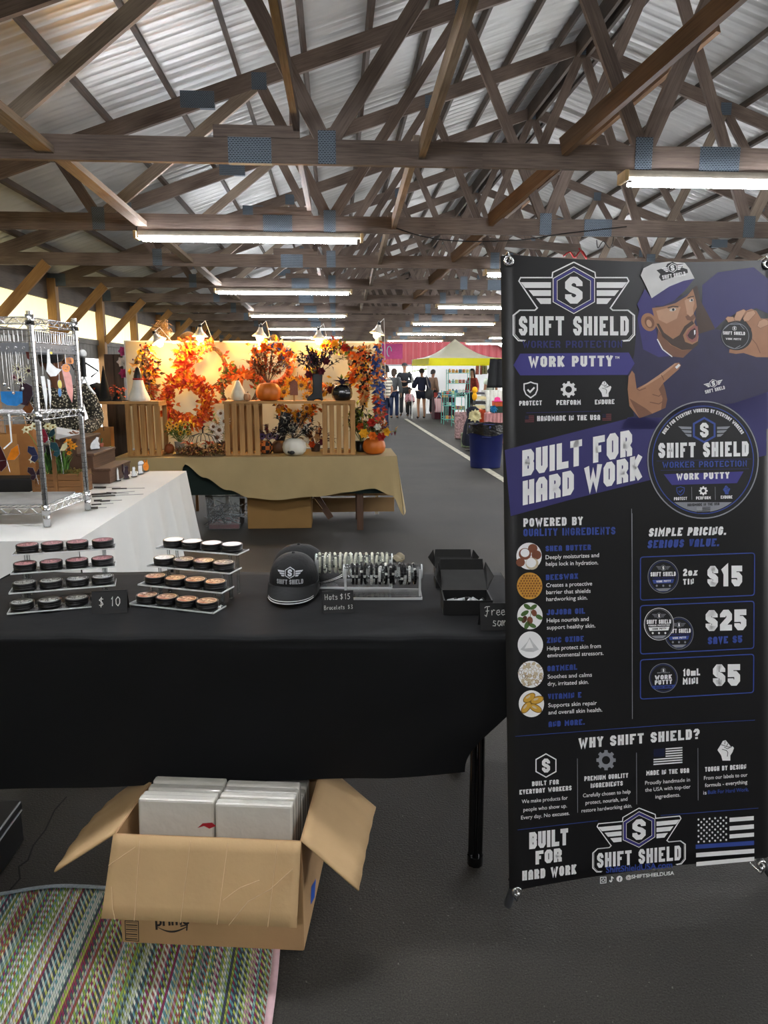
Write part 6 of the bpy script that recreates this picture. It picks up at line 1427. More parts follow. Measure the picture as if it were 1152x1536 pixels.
def wreath(px, py, Y, Rpx, label, build, name='wreath'):
    c = W3(px, py, Y); R = Rpx/1100*Y; r = thing(name, label, 'wreath', c, 0, 'wreaths on the stall'); build(r, c, R)
    mb = MB(); mb.tube([c+UP*R*.9+Vector((0,-.01,0)), c+UP*(R+.05)+Vector((0,.05,0))], .0025, 5); mb.build('hanger', M_BLACK, r); return r
random.seed(31)
def b1(r, c, R):
    mb = MB(); vine_ring(mb, c, R*.82, .03, 12); mb.build('grapevine_ring', M_VINE, r)
    mb = MB(); leaves(mb, 430, ringpos(c, R*.82, R*.15, .04, lambda a: .05+.95*max(0, math.cos(a-2.6))**.8), .06, [0,0,1,2,3]); mb.build('autumn_leaves', [L_OR, L_DO, L_YE, L_RD], r)
    mb = MB()
    for a in (2.2, 2.5, 2.9, 3.3):
        q = c+Vector((math.cos(a)*R*.7, -.1, math.sin(a)*R*.5)); 
        for k in range(3): mb.leaf(q, (random.uniform(-1,.6), -.5, random.uniform(-.5,.8)), .13, .04, 0, Vector((0,-1,0)))
    mb.build('red_ribbon', pm('red_ribbon', 'd2381a', .5), r)
wreath(308, 551, 7.55, 37, 'grapevine wreath heaped with orange leaves and a red bow, upper left', b1)
def b2(r, c, R):
    mb = MB(); vine_ring(mb, c, R*.7, .02, 6); mb.build('grapevine_ring', M_VINE, r)
    mb = MB(); leaves(mb, 800, ringpos(c, R*.70, R*.13, .04), .058, [0,0,1,2,3,1]); mb.build('autumn_leaves', [L_OR, L_DO, L_YE, L_RD], r)
wreath(283, 601, 7.5, 40, 'full round wreath of orange leaves below the grapevine one', b2)
def b3(r, c, R):
    mb = MB(); vine_ring(mb, c, R*.85, .03, 12); mb.build('grapevine_ring', M_VINE, r)
    mb = MB(); leaves(mb, 220, ringpos(c, R*.85, R*.13, .04, lambda a: .15+max(0, math.sin(a))), .055, [0,1,2,3]); mb.build('autumn_leaves', [L_OR, L_DO, L_TA, L_GR], r)
    mb = MB()
    for k in range(7): mb.leaf(c+Vector((.02, -.08, R*.8)), (random.uniform(-1,1), -.5, random.uniform(-1,.4)), .14, .06, 0, Vector((0,-1,0)))
    mb.build('orange_bow', L_OR, r)
wreath(360, 586, 7.45, 29, 'twig wreath with an orange bow behind the white gourd', b3)
def b4(r, c, R):
    mb = MB()
    for k in range(40):
        a = 2*PI*k/40; mb.ball(c+Vector((math.cos(a)*R*.8, -.05, math.sin(a)*R*.8)), (R*.17,.07,R*.17), 7, 5, k % 2)
    mb.build('mesh_ruffle', [pm('orange_mesh_ribbon', 'd2601e', .5, bump=.5, bscale=150), pm('rust_mesh_ribbon', 'a8451a', .5, bump=.5, bscale=150)], r)
    mb = MB(); leaves(mb, 240, ringpos(c, R*.75, R*.16, .06, lambda a: .02+max(0, math.sin(a+.2))**.6), .052, [0,1,2,3]); mb.build('leaves', [L_BL, L_OR, L_WH, L_YE], r)
    for k, (a, q) in enumerate(((1.1,.9),(.5,.95),(1.9,.85),(2.4,.9))): mb = MB(); rose(mb, c+Vector((math.cos(a)*R*q, -.15, math.sin(a)*R*q)), .045, 0); mb.build('rose', [L_OR], r)
wreath(408, 548, 7.5, 33, 'orange mesh wreath topped with blue and white flowers', b4)
def b5(r, c, R):
    mb = MB(); vine_ring(mb, c, R*.75, .03, 8); mb.build('grapevine_ring', M_VINE, r)
    mb = MB(); leaves(mb, 420, ringpos(c, R*.76, R*.12, .04), .052, [0,1,2,3,4]); mb.build('autumn_leaves', [L_YE, L_GR, L_MA, L_OR, L_TA], r)
    for a, m, q in ((.1,L_MA,.045),(.55,L_OR,.05),(1.0,L_RD,.05),(1.5,L_YE,.05),(2.0,L_OR,.045),(5.7,L_OR,.05),(5.1,L_RD,.05),(4.6,L_MA,.05),(4.1,L_OR,.045),(3.6,L_RD,.05)):
        mb = MB(); rose(mb, c+Vector((math.cos(a)*R*.82, -.1, math.sin(a)*R*.82)), q, 0); mb.build('rose', [m], r)
wreath(500, 551, 7.5, 40, 'mixed wreath of red, yellow and orange roses behind the black boot vase', b5)
def b6(r, c, R):
    mb = MB(); vine_ring(mb, c, R*.75, .03, 8); mb.build('grapevine_ring', M_VINE, r)
    mb = MB(); leaves(mb, 300, ringpos(c, R*.8, R*.14, .04), .06, [0,1,2,3]); mb.build('autumn_leaves', [L_YE, L_TA, L_BR, L_OR], r)
    for px, py in ((426,588),(436,575),(461,595),(447,622),(460,612),(452,578)): mb = MB(); daisy(mb, W3(px, py, 7.3), .06, 0, 1); mb.build('sunflower', [L_YE, L_BR], r)
wreath(447, 600, 7.42, 33, 'sunflower wreath hanging half behind the long shelf board', b6)
def swag(px0, py0, px1, py1, Y, w, n, mats, label, size=.07, berries=None):
    a, b = W3(px0, py0, Y), W3(px1, py1, Y); r = thing('swag', label, 'wreath', a, 0, 'wreaths on the stall')
    def pos():
        k = random.random(); return a.lerp(b, k)+Vector((random.gauss(0, w*math.sin(PI*min(.97, k+.12))), -abs(random.gauss(0,.04))-.02, random.gauss(0,.03))), Vector((random.gauss(0,.6), 0, -.5))
    mb = MB(); leaves(mb, n, pos, size, list(range(len(mats)))); mb.build('leaves', mats, r)
    mb = MB(); mb.tube([a+UP*.03, (a+b)/2+Vector((.01,-.02,0)), b], .008, 6); mb.build('stem', M_VINE, r)
    if berries:
        mb = MB()
        for i in range(70): p, _ = pos(); mb.ball(p+Vector((0,-.03,0)), random.uniform(.008,.014), 6, 4, random.randint(0, len(berries)-1))
        mb.build('berries', berries, r)
swag(222, 522, 228, 600, 7.5, .06, 240, [L_BR, L_TA, L_YE, L_DO], 'brown leaf swag with purple berries at the left end of the backdrop', berries=[L_PU, L_BK, L_MA])
swag(545, 520, 546, 604, 7.3, .055, 380, [L_TA, L_TA, L_DO, L_BK, L_YE, L_OR], 'tall orange and black leaf garland at the right end of the backdrop', .055, [L_BK, L_OR])
swag(567, 520, 568, 606, 6.98, .022, 220, [L_BL, L_BL, L_TA, L_BL, L_OR], 'narrow blue flower garland on the outer face of the side board', .06)
swag(568, 600, 570, 634, 6.98, .018, 130, [L_DO, L_RD, L_BR], 'rust grass bunch under the blue garland on the side board', .06)

# clip lamps along the top of the backdrop
M_BULB = pm('warm_bulb', 'ffd9a0', .4, var=0, emit=16)
for i, (px, py) in enumerate(((238, 511), (300, 503), (390, 503), (478, 507), (566, 499))):
    c = W3(px, py, 7.42); r = thing('clip_lamp', ['warm clip lamp over the left swag', 'warm clip lamp over the grapevine wreath', 'warm clip lamp over the orange mesh wreath', 'warm clip lamp over the red rose wreath', 'silver clip lamp at the right end of the backdrop'][i], 'lamp', c, 0, 'clip lamps on the backdrop')
    tl = Matrix.Rotation((-.5, 0, .1, 0, .2)[i], 3, 'Y') @ Matrix.Rotation(-.08, 3, 'X')
    mb = MB(); mb.lathe([(.020,.075),(.024,.05),(.03,.035),(.075,-.012),(.078,-.012),(.033,.037),(.026,.055)], 20, c=c, R=tl); mb.build('reflector', pm('spun_aluminium', 'd6d0c4', .4, .4), r)
    mb = MB(); mb.lathe([(0,.10),(.017,.10),(.017,.055),(0,.05)], 12, c=c, R=tl); mb.build('socket', M_BLACK, r)
    mb = MB(); mb.ball(c+tl@Vector((0,0,-.022)), (.036,.036,.042), 12, 8); mb.build('bulb', M_BULB, r)
    mb = MB(); top = c+tl@Vector((0,0,.09)); mb.tube([top, top+Vector((0,.06,.03)), Vector((c.x, YB_+.03, 1.80))], .005, 6); mb.tube([top, top+Vector((.05,.03,.05)), Vector((c.x+.09, YB_+.05, 1.76)), Vector((c.x+.10, YB_+.07, 1.2))], .003, 5, 1); mb.build('clip_arm', [M_STEEL, M_WHITE], r)
    if i < 4:
        ld = bpy.data.lights.new('bulb_light', 'POINT'); ld.energy = BULB_POWER; ld.color = (1, .58, .14); ld.shadow_soft_size = .03; lo = bpy.data.objects.new('bulb_light', ld); COL.objects.link(lo); lo.parent = r; lo.location = tl@Vector((0,-.03,-.085))

# pumpkins, vases and sprays
def pumpkin(name, label, c, R, hgt, m, ribs=10, cat='pumpkin', stem=None, nn=40, group=None):
    r = thing(name, label, cat, c, 0, group)
    prof = [(R*.25, 0), (R*.7, hgt*.03), (R*.93, hgt*.2), (R, hgt*.45), (R*.93, hgt*.72), (R*.68, hgt*.93), (R*.3, hgt), (R*.12, hgt*.94), (0, hgt*.92)]
    mb = MB(); mb.lathe(prof, nn, c=c, squash=lambda a, rr, z: 1-.055*(1-abs(math.cos(a*ribs/2)))**2 if rr > 0 else 1); mb.build('body', m, r)
    if stem: mb = MB(); mb.tube([Vector(c)+UP*hgt*.92, Vector(c)+UP*(hgt*1.05)+Vector((.004,0,0)), Vector(c)+UP*(hgt*1.2)+Vector((.012,0,0))], [R*.14, R*.1, R*.11], 8); mb.build('stem', stem, r)
    return r
def spray(r, c, n, L, mats, up=1.0, w=.6, size=.05, stems=14, nm='foliage'):
    mb = MB()
    for i in range(stems):
        d = Vector((random.gauss(0, w), random.gauss(0, w*.6)-.05, up)).normalized(); e = Vector(c)+d*L*random.uniform(.6, 1.1); mb.tube([c, (Vector(c)+e)/2+Vector((random.gauss(0,.01), 0, .01)), e], .002, 4, 0, caps=False)
        for k in range(n): q = Vector(c).lerp(e, random.uniform(.35, 1)); mb.leaf(q, d+Vector((random.gauss(0,.7), random.gauss(0,.6), random.gauss(0,.5))), size*random.uniform(.6,1.2), size*.4, random.randrange(len(mats)))
    mb.build(nm, mats, r)
M_PUMP = pm('orange_pumpkin', 'bf6418', .5, var=.1, scale=8, bump=.15, bscale=30)
cx = lambda px: X_(px, 6.97)
r = pumpkin('pumpkin_vase', 'orange pumpkin vase of dried brown foliage on the long shelf board', (cx(403), 6.97, ZS2), .118, .165, M_PUMP, cat='pumpkin'); c = Vector((cx(403), 6.97, ZS2+.15)); spray(r, c, 16, .30, [M_VINE, L_BR, L_TA, L_DO], 1, .55, .06, 26)
r = thing('gourd', 'white ribbed gourd at the left end of the long shelf board', 'gourd', (cx(358), 6.95, ZS2)); mb = MB(); mb.lathe([(.03,0),(.062,.01),(.07,.05),(.055,.10),(.035,.14),(.022,.17),(.012,.185),(0,.187)], 24, c=(cx(358), 6.95, ZS2), squash=lambda a, rr, z: 1-.06*abs(math.sin(a*5))); mb.build('body', pm('white_gourd', 'cfc9b4', .5), r); mb = MB(); mb.tube([(cx(358), 6.95, ZS2+.18), (cx(358)+.01, 6.95, ZS2+.205)], .007, 6); mb.build('stem', M_VINE, r)
pumpkin('mini_pumpkin', 'small tan pumpkin beside the white gourd', (cx(371.5), 6.93, ZS2), .034, .07, pm('tan_pumpkin', 'a87a52', .6), stem=M_VINE)
r = thing('wooden_popsicle', 'brown wooden popsicle ornament on the long shelf board', 'ornament', (cx(441.5), 6.95, ZS2)); c = Vector((cx(441.5), 6.95, ZS2)); mb = MB(); mb.prism([c+Vector((.036*math.cos(a), -.012, .145+.045*math.sin(a))) for a in [PI*k/10 for k in range(11)]]+[c+Vector((-.036,-.012,.05)), c+Vector((.036,-.012,.05))], (0,.024,0)); mb.build('body', pm('brown_glitter', '7a4226', .5, var=.3, scale=150), r); mb = MB(); mb.box(c+UP*.03, (.014,.008,.06)); mb.build('stick', M_PINE, r)
# witch boot vase with black branches
c = Vector((cx(474), 6.96, ZS2)); r = thing('boot_vase', 'tall black witch boot vase of black branches and a dark red rose', 'vase', c)
mb = MB(); mb.prism([c+Vector(p) for p in ((-.085,-.035,0),(-.08,-.035,.03),(-.03,-.035,.07),(-.026,-.035,.15),(-.036,-.035,.25),(.066,-.035,.25),(.058,-.035,.12),(.06,-.035,.05),(.068,-.035,0),(.045,-.035,0),(.035,-.035,.015),(.0,-.035,.012),(-.02,-.035,0))], (0,.07,0)); mb.build('boot', pm('black_glazed_boot', '121212', .3), r, bev=.008)
spray(r, c+UP*.24+Vector((.02,0,0)), 22, .30, [L_BK, L_BK, L_PU], .8, .75, .05, 26, 'black_branches'); 
for dx, dz, m in ((.055,.27,L_MA),(-.06,.24,L_MA),(.10,.36,L_MA)): mb = MB(); rose(mb, c+Vector((dx,-.06,dz)), .045, 0); mb.build('rose', [m], r)
r = pumpkin('pumpkin', 'glossy black pumpkin with a dark purple ribbon on the long shelf board', (cx(513), 6.96, ZS2), .10, .15, pm('black_glazed_pumpkin', '131416', .2, coat=.6)); mb = MB(); 
for k in range(12): mb.leaf((cx(513), 6.93, ZS2+.145), (math.cos(k*.55)*1, -.3, .25+.3*(k % 3)), .10, .045, 0)
mb.build('ribbon', pm('dark_purple_ribbon', '3a3350', .5), r)
# left short board: hats and a white vase
def witch_hat(px, R, hgt, label, Y=6.97, leaf=0):
    c = Vector((X_(px, Y), Y, ZS2)); r = thing('witch_hat', label, 'hat', c, 0, 'black witch hats'); mb = MB()
    mb.lathe([(R*1.5,.0),(R*1.52,.004),(R*.85,.012),(R*.8,.03),(R*.55,hgt*.45),(R*.25,hgt*.8),(R*.06,hgt),(0,hgt*1.01)], 24, c=c); mb.build('felt', pm('black_felt', '0f0f10', .95), r)
    if leaf:
        mb = MB()
        for k in range(leaf): a = PI+PI*random.random(); mb.leaf(c+Vector((R*.8*math.cos(a), R*.8*math.sin(a), .03+.10*random.random())), (math.cos(a)+random.gauss(0,.4), math.sin(a)-.5, random.gauss(.3,.5)), .045, .025, 0)
        mb.build('orange_leaves', [L_DO], r)
    return r
witch_hat(158, .062, .315, 'tall pointed black witch hat on the short shelf board')
r = thing('black_dome', 'rounded black hat with rust leaves left of the tall witch hat', 'hat', (X_(146,7.06), 7.08, ZS2)); mb = MB(); mb.lathe([(.11,0),(.115,.01),(.10,.09),(.06,.15),(0,.17)], 20, c=(X_(146,7.06), 7.08, ZS2)); mb.build('felt', pm('black_felt', '0f0f10', .95), r); mb = MB()
for k in range(16): a = PI+PI*random.random(); mb.leaf((X_(146,7.06)+.11*math.cos(a), 7.08+.11*math.sin(a), ZS2+.02+.10*random.random()), (random.gauss(0,.6), -.6, random.gauss(.3,.5)), .05, .025, 0)
mb.build('rust_leaves', [L_DO], r)
r = witch_hat(178, .06, .10, 'low black hat trimmed with rust leaves beside the white vase', 7.0, 22)
c = Vector((X_(209,6.95), 6.95, ZS2)); r = thing('vase', 'white flared vase with a red band and black stopper on the short shelf board', 'vase', c); mb = MB(); mb.lathe([(.09,0),(.098,.01),(.095,.03),(.06,.11),(.045,.175),(.042,.195),(0,.196)], 24, c=c); mb.build('body', pm('white_ceramic', 'd9d7d0', .35), r)
mb = MB(); mb.lathe([(.043,.19),(.047,.192),(.047,.205),(.043,.207)], 20, c=c); mb.build('band', pm('red_band', 'a02820', .5), r); mb = MB(); mb.lathe([(.040,.195),(.038,.23),(.02,.29),(0,.31)], 16, c=c); mb.build('stopper', M_BLACK, r)
# things on the table itself
r = pumpkin('pumpkin_vase', 'orange pumpkin vase overflowing with roses at the right table end', (X_(561,6.93), 6.93, AZ), .108, .155, M_PUMP); c = Vector((X_(561,6.93), 6.93, AZ+.14)); spray(r, c, 10, .21, [L_GR, L_TA, L_WH, L_MA], 1, .9, .06, 22)
for dx, dy, dz, q, m in ((-.10,-.06,.06,.055,L_YE),(-.02,-.10,.04,.05,L_OR),(.06,-.09,.03,.05,L_RD),(-.03,-.05,.16,.05,L_RD),(.11,-.04,.07,.05,L_YE),(.03,-.08,.12,.04,L_WH),(-.13,-.02,.12,.045,L_DO),(.09,-.02,.15,.04,L_OR)): mb = MB(); rose(mb, c+Vector((dx,dy,dz)), q, 0); mb.build('rose', [m], r)
c = Vector((X_(541,7.2), 7.2, AZ)); r = thing('foliage_pot', 'bushy green and black foliage pot behind the right crate', 'plant', c); mb = MB(); mb.lathe([(.05,0),(.065,.10),(.06,.10),(0,.09)], 16, c=c); mb.build('pot', M_BLACK, r); spray(r, c+UP*.09, 14, .36, [L_GR, L_BK, LM('lime','8f9a34')], 1, .5, .08, 22)
r = pumpkin('pumpkin', 'white pumpkin with a black snout and black spray on the tan table', (X_(440,6.9), 6.9, AZ), .112, .155, pm('white_pumpkin', 'd2cfc2', .55, var=.06)); c = Vector((X_(440,6.9), 6.9, AZ+.14)); spray(r, c, 16, .24, [L_BK, L_BK, L_WH], .9, .9, .06, 26, 'black_spray')
mb = MB(); mb.ball((X_(436,6.79), 6.79, AZ+.03), (.028,.02,.018), 10, 8); mb.ball((X_(436,6.79)-.03, 6.795, AZ+.035), .012, 8, 6); mb.build('snout', M_BLACK, r)
mb = MB(); c = Vector((X_(418,7.1), 7.1, AZ+.30)); r = thing('black_stocking', 'long black striped stocking leaning behind the white pumpkin', 'ornament', (c.x, 7.1, AZ)); mb.tube([Vector((X_(414,7.1), 7.1, AZ+.005)), Vector((X_(420,7.1), 7.12, AZ+.16)), Vector((X_(428,7.1), 7.14, AZ+.38))], [.04, .045, .05], 12); mb.build('leg', L_BK, r)
M_PLAID = pm('orange_black_plaid', '5a3a20', .8, var=0); nt = M_PLAID.node_tree; ck_ = nt.nodes.new('ShaderNodeTexChecker'); ck_.inputs['Scale'].default_value = 26; ck_.inputs['Color1'].default_value = lin('b5652a'); ck_.inputs['Color2'].default_value = lin('17120f'); tc = nt.nodes.new('ShaderNodeTexCoord'); nt.links.new(tc.outputs['Object'], ck_.inputs['Vector']); nt.links.new(ck_.outputs[0], nt.nodes['Principled BSDF'].inputs['Base Color'])
r = pumpkin('pumpkin', 'orange and black plaid pumpkin with purple flowers beside the left crate', (X_(397,7.02), 7.02, AZ), .065, .125, M_PLAID); c = Vector((X_(401,7.02), 7.02, AZ+.12)); spray(r, c, 10, .17, [L_BR, L_PU, L_MA], .8, .8, .05, 16)
for dx in (-.05, .02, .07): mb = MB(); daisy(mb, c+Vector((dx,-.08,.05)), .035, 0, 1); mb.build('purple_flower', [L_PU, L_BK], r)
pumpkin('pumpkin', 'round brown pumpkin between the plaid and white pumpkins', (X_(417,7.08), 7.08, AZ), .075, .12, pm('brown_pumpkin', '5a3c22', .6), stem=M_VINE)
c = Vector((X_(472,7.2), 7.2, AZ)); r = thing('flower_posy', 'low posy of dusty red and cream flowers behind the white pumpkin', 'flowers', c); mb = MB(); mb.lathe([(.04,0),(.05,.07),(.045,.07),(0,.06)], 14, c=c); mb.build('pot', M_STEP, r); spray(r, c+UP*.06, 12, .19, [L_MA, L_TA, L_BR], .8, .9, .06, 20)
for dx, dz, m in ((-.08,.12,L_WH),(.02,.15,L_TA),(.07,.10,L_MA),(-.03,.08,L_DO)): mb = MB(); rose(mb, c+Vector((dx,-.12,dz)), .04, 0); mb.build('rose', [m], r)
# wire pumpkin on a nest
c = Vector((X_(302,6.95), 6.95, AZ)); r = thing('nest_centrepiece', 'black wire pumpkin on a low nest of dried leaves', 'centrepiece', c)
mb = MB()
for i in range(700):
    a = random.random()*2*PI; q = random.uniform(.05, .235); mb.leaf(c+Vector((q*math.cos(a), q*.6*math.sin(a)-.0, .01+.05*random.random())), (math.cos(a)*.8+random.gauss(0,.6), math.sin(a)*.8+random.gauss(0,.5)-.2, random.uniform(-.1,.7)), .07, .016, random.choice((0,0,1,2,3)))
tag(mb.build('nest_foliage', [L_BR, LM('moss','5b5a2c'), L_MA, L_TA], r), kind='stuff')
mb = MB()
for k in range(10): a = 2*PI*k/10; mb.tube([c+Vector((q*math.cos(a), q*.8*math.sin(a), z)) for q, z in ((.06,.03),(.13,.07),(.145,.12),(.11,.175),(.03,.20))], .0035, 5)
mb.tube([c+UP*.2, c+Vector((.0,0,.25)), c+Vector((.02,0,.27))], .007, 6); mb.build('wire_pumpkin', M_BLACK, r)
for k in range(6): a = k*1.05; mb = MB(); [mb.leaf(c+Vector((.12*math.cos(a), -.1, .08+.02*(k % 2))), (math.cos(a+j), -.4, .5+.3*math.sin(j*2)), .08, .05, 0) for j in (0, 1, 2)]; mb.build('maple_leaf', [L_DO if k % 2 else L_TA], r)
mb = MB(); mb.lathe([(.03,0),(.03,.06),(0,.062)], 14, c=c+UP*.06); mb.build('candle', pm('ivory_candle', 'd8cfae', .5), r)
c = Vector((X_(266,7.08), 7.08, AZ)); r = thing('flower_pot', 'grey pot of small yellow flowers under the round orange wreath', 'plant', c); mb = MB(); mb.lathe([(.038,0),(.048,.11),(.052,.115),(.046,.115),(0,.1)], 16, c=c); mb.build('pot', pm('pale_grey_pot', '9a988e', .7), r); spray(r, c+UP*.1, 12, .2, [L_GR, LM('sage','7d8a52')], 1, .55, .06, 16)
for k in range(14): mb = MB(); daisy(mb, c+Vector((random.gauss(0,.07), -.05-.04*random.random(), .20+.10*random.random())), .028, 0, 1, 8); mb.build('yellow_flower', [L_YE, L_BR], r)
c = Vector((X_(250,7.1), 7.1, AZ)); pumpkin('pumpkin', 'small terracotta pumpkin between the left crate and the grey pot', c, .048, .09, pm('terracotta_pumpkin', '8f4a20', .6), stem=M_VINE)
c = Vector((X_(330,7.2), 7.2, AZ)); r = thing('flower_pot', 'dark pot of white sunflowers behind the crate and wire pumpkin', 'plant', c); mb = MB(); mb.lathe([(.05,0),(.06,.1),(.055,.1),(0,.09)], 16, c=c); mb.build('pot', M_STEP, r); spray(r, c+UP*.09, 10, .24, [L_GR, L_TA], 1, .5, .07, 14)
for px, py, q in ((329,645,.055),(326,656,.06),(337,632,.06),(320,640,.045),(331,620,.045)): mb = MB(); daisy(mb, W3(px, py, 7.08), q, 0, 1, 14); mb.build('white_sunflower', [L_WH, L_BR], r)
# clutter over the backdrop and beyond it
for px, py, Rp, lb in ((283, 511, 13, 'round brown basket top showing above the backdrop left of centre'), (411, 509, 7, 'small round basket top above the backdrop behind the mesh wreath')):
    c = W3(px, py, 7.9); R = Rp/1100*7.9; r = thing('basket', lb, 'basket', c); mb = MB(); mb.lathe([(0,.02),(R*.9,.02),(R,.0),(R,-.03),(0,-.03)], 22, c=c, R=Matrix.Rotation(PI/2, 3, 'X')); mb.build('body', pm('woven_brown_basket', '8a6538', .8, var=.2, scale=60, bump=.5, bscale=120), r)
    mb = MB(); mb.bar((c.x, 7.95, 0), (c.x, 7.95, c.z), .03, .02); mb.build('stand', M_POST, r)
c = W3(247, 490, 7.85); r = thing('scarecrow_post', 'timber post with dried straw tied at its top behind the backdrop', 'post', (c.x, 7.85, 0)); mb = MB(); mb.bar((c.x, 7.85, 0), (c.x, 7.85, 1.98), .06, .06); mb.build('timber', M_POST, r); mb = MB(); leaves(mb, 60, lambda: (Vector((c.x, 7.82, 1.93))+Vector((random.gauss(0,.04), -.02, random.gauss(0,.05))), Vector((0,0,-.5))), .07, [0], .5, wdt=.15); mb.build('straw', L_TA, r)
for px, c_, lb in ((165, '6a5040', 'dark rough board leaning at the back left of the wreath stall'), (178, '574638', 'narrower dark board beside the leaning one')):
    q = W3(px, 570, 7.75); mb = MB(); mb.bar((q.x, 7.75, 0), (q.x, 7.78, 1.66), .10, .03, up=(0,1,0)); tag(mb.build('leaning_board', wood('board_'+c_, c_, '3a2e26'), loc=(q.x, 7.75, 0)), lb, 'board')
for px, py, c_, nm in ((186,527,'c04a80','upper pink'),(187,560,'b03a6a','lower pink'),(184,543,'e0d8d0','white')):
    q = W3(px, py, 7.7); mb = MB(); rose(mb, q, .06, 0); mb.tube([q+Vector((0,.03,0)), q+Vector((0,.06,.0)), Vector((W3(178,py,7.75).x, 7.74, q.z))], .004, 5); tag(mb.build('flower_pick', [LM(c_, c_)], loc=q), f'{nm} artificial flower pinned to the dark boards beside the left swag', 'flower')
# under the table: carton and clear tub
xl, xr = X_(365,6.95), X_(464,6.95); c = Vector(((xl+xr)/2, 7.14, 0)); r = thing('cardboard_carton', 'closed brown cardboard carton under the tan cloth', 'box', c); mb = MB(); mb.box(c+UP*.165, (xr-xl, .36, .33)); mb.build('body', pm('tan_carton', '94713f', .75, var=.06, scale=5), r, bev=.006); mb = MB(); mb.box(c+UP*.331, (xr-xl, .06, .003)); mb.build('tape', pm('brown_tape', '8a6a40', .3), r)
mb = MB(); mb.grid(lambda u, v: Vector((xr+.003+.10*v, 6.98+.28*u, .325-.14*v)), 4, 4); mb.build('flap', M_KRAFT, r, solid=.004)
xl, xr = X_(303,6.95), X_(355,6.95); c = Vector(((xl+xr)/2, 7.12, 0)); r = thing('storage_tub', 'clear plastic storage tub of silver tinsel and dark wire under the tan cloth', 'tub', c)
mb = MB(); b4 = [Vector((c.x+s*(xr-xl)*.46, c.y+d*.19, .005)) for s, d in ((-1,-1),(1,-1),(1,1),(-1,1))]; t4 = [Vector((c.x+s*(xr-xl)*.5, c.y+d*.21, .33)) for s, d in ((-1,-1),(1,-1),(1,1),(-1,1))]
for i in range(4): j = (i+1) % 4; mb.add([b4[i], b4[j], t4[j], t4[i]], [(0,1,2,3)])
mb.poly(b4); mb.build('shell', M_ACRY, r, solid=.003); mb = MB(); mb.tube([t4[0], t4[1], t4[2], t4[3]], .008, 8, closed=True); mb.build('rim', pm('grey_tub_rim', '7c7a7c', .4), r); mb = MB(); mb.box(c+UP*.03, ((xr-xl)*.88, .36, .04)); mb.build('red_base', pm('dull_red_plastic', '7a3038', .5), r)
mb = MB()
for k in range(60):
    p = c+Vector((random.uniform(-.14,.14), random.uniform(-.15,-.05), random.uniform(.07,.24))); pts = [p+Vector((random.gauss(0,.05), random.gauss(0,.03), random.gauss(0,.035))) for _ in range(4)]; mb.tube(pts, .003, 4, 1 if k % 3 == 0 else 0, caps=False)
mb.build('tinsel', [M_BLACK, M_SILVER], r)
c = at_z(322, 812, 0)
# ================================================================ DOWN THE AISLE: bin, canopy stall, racks, shoppers
def G_(px, py): return at_z(px, py, 0)
# blue rubbish bin with a black liner
Y = 11.6; cxb = at_y(729, 660, Y).x; r = thing('rubbish_bin', 'dark blue round rubbish bin with a black liner standing on the aisle', 'bin', (cxb, Y, 0))
M_BIN = pm('navy_bin_plastic', '1c2660', .5, var=.1, scale=6); M_LINER = pm('black_liner', '0c0c0e', .22, bump=.9, bscale=30, coat=.3); mb = MB()
mb.lathe([(0,0),(.235,0),(.24,.02),(.275,.62),(.29,.63),(.29,.67),(.27,.67),(.27,.6)], 36, c=(cxb, Y, 0)); mb.build('body', M_BIN, r)
mb = MB()
mb.grid(lambda u, v: Vector((cxb+(.295+.006*math.sin(u*2*PI*9)+.01*v*math.sin(u*2*PI*5))*math.cos(2*PI*u), Y+(.295+.006*math.sin(u*2*PI*9))*math.sin(2*PI*u), .695-(.16+.02*math.sin(u*2*PI*3))*v)), 90, 8); mb.grid(lambda u, v: Vector((cxb+(.295-.04*v)*math.cos(2*PI*u), Y+(.295-.04*v)*math.sin(2*PI*u), .695+.01*math.sin(u*40)-.12*v)), 60, 4)
mb.build('liner', M_LINER, r)
for a in (-1.75, -.2, 1.9): 
    mb = MB(); n = Vector((math.cos(a), math.sin(a), 0)); s_ = Vector((-n.y, n.x, 0)); c = Vector((cxb, Y, .50))+n*.275; mb.tube([c-s_*.06, c-s_*.055+n*.03, c+s_*.055+n*.03, c+s_*.06], .012, 8); mb.build('handle', M_BIN, r)

# canopy tent
CY_ = 24.0; cc = at_y(684, 540, CY_); tw = 1.18; r = thing('canopy_tent', 'pop-up canopy with cream top and bright yellow valance over the right stalls', 'canopy', (cc.x, CY_, 0))
an = .12; T4 = [Vector((cc.x, CY_, 0))+Matrix.Rotation(an, 3, 'Z') @ Vector((sx_*tw, sy_*tw, 0)) for sx_, sy_ in ((-1,-1),(1,-1),(1,1),(-1,1))]; ZE, ZP = 1.97, 2.60; apx = Vector((cc.x-.05, CY_, ZP))
mb = MB()
for i in range(4):
    a, b = T4[i]+UP*ZE, T4[(i+1) % 4]+UP*ZE
    mb.grid(lambda u, v: (a*(1-u)+b*u)*(1-v)+apx*v - UP*(.16*math.sin(PI*v)*(1-.3*math.sin(PI*u))), 10, 10)
mb.build('top', translucent('cream_canopy', 'f0ecd2', .2), r)
mb = MB()
for i in range(4): a, b = T4[i]+UP*ZE, T4[(i+1) % 4]+UP*ZE; n = (a+b)/2-Vector((cc.x, CY_, ZE)); mb.grid(lambda u, v: a*(1-u)+b*u - UP*(.20*v) + n*.02*v, 12, 2)
mb.build('valance', translucent('yellow_valance', 'e0d818', .35), r)
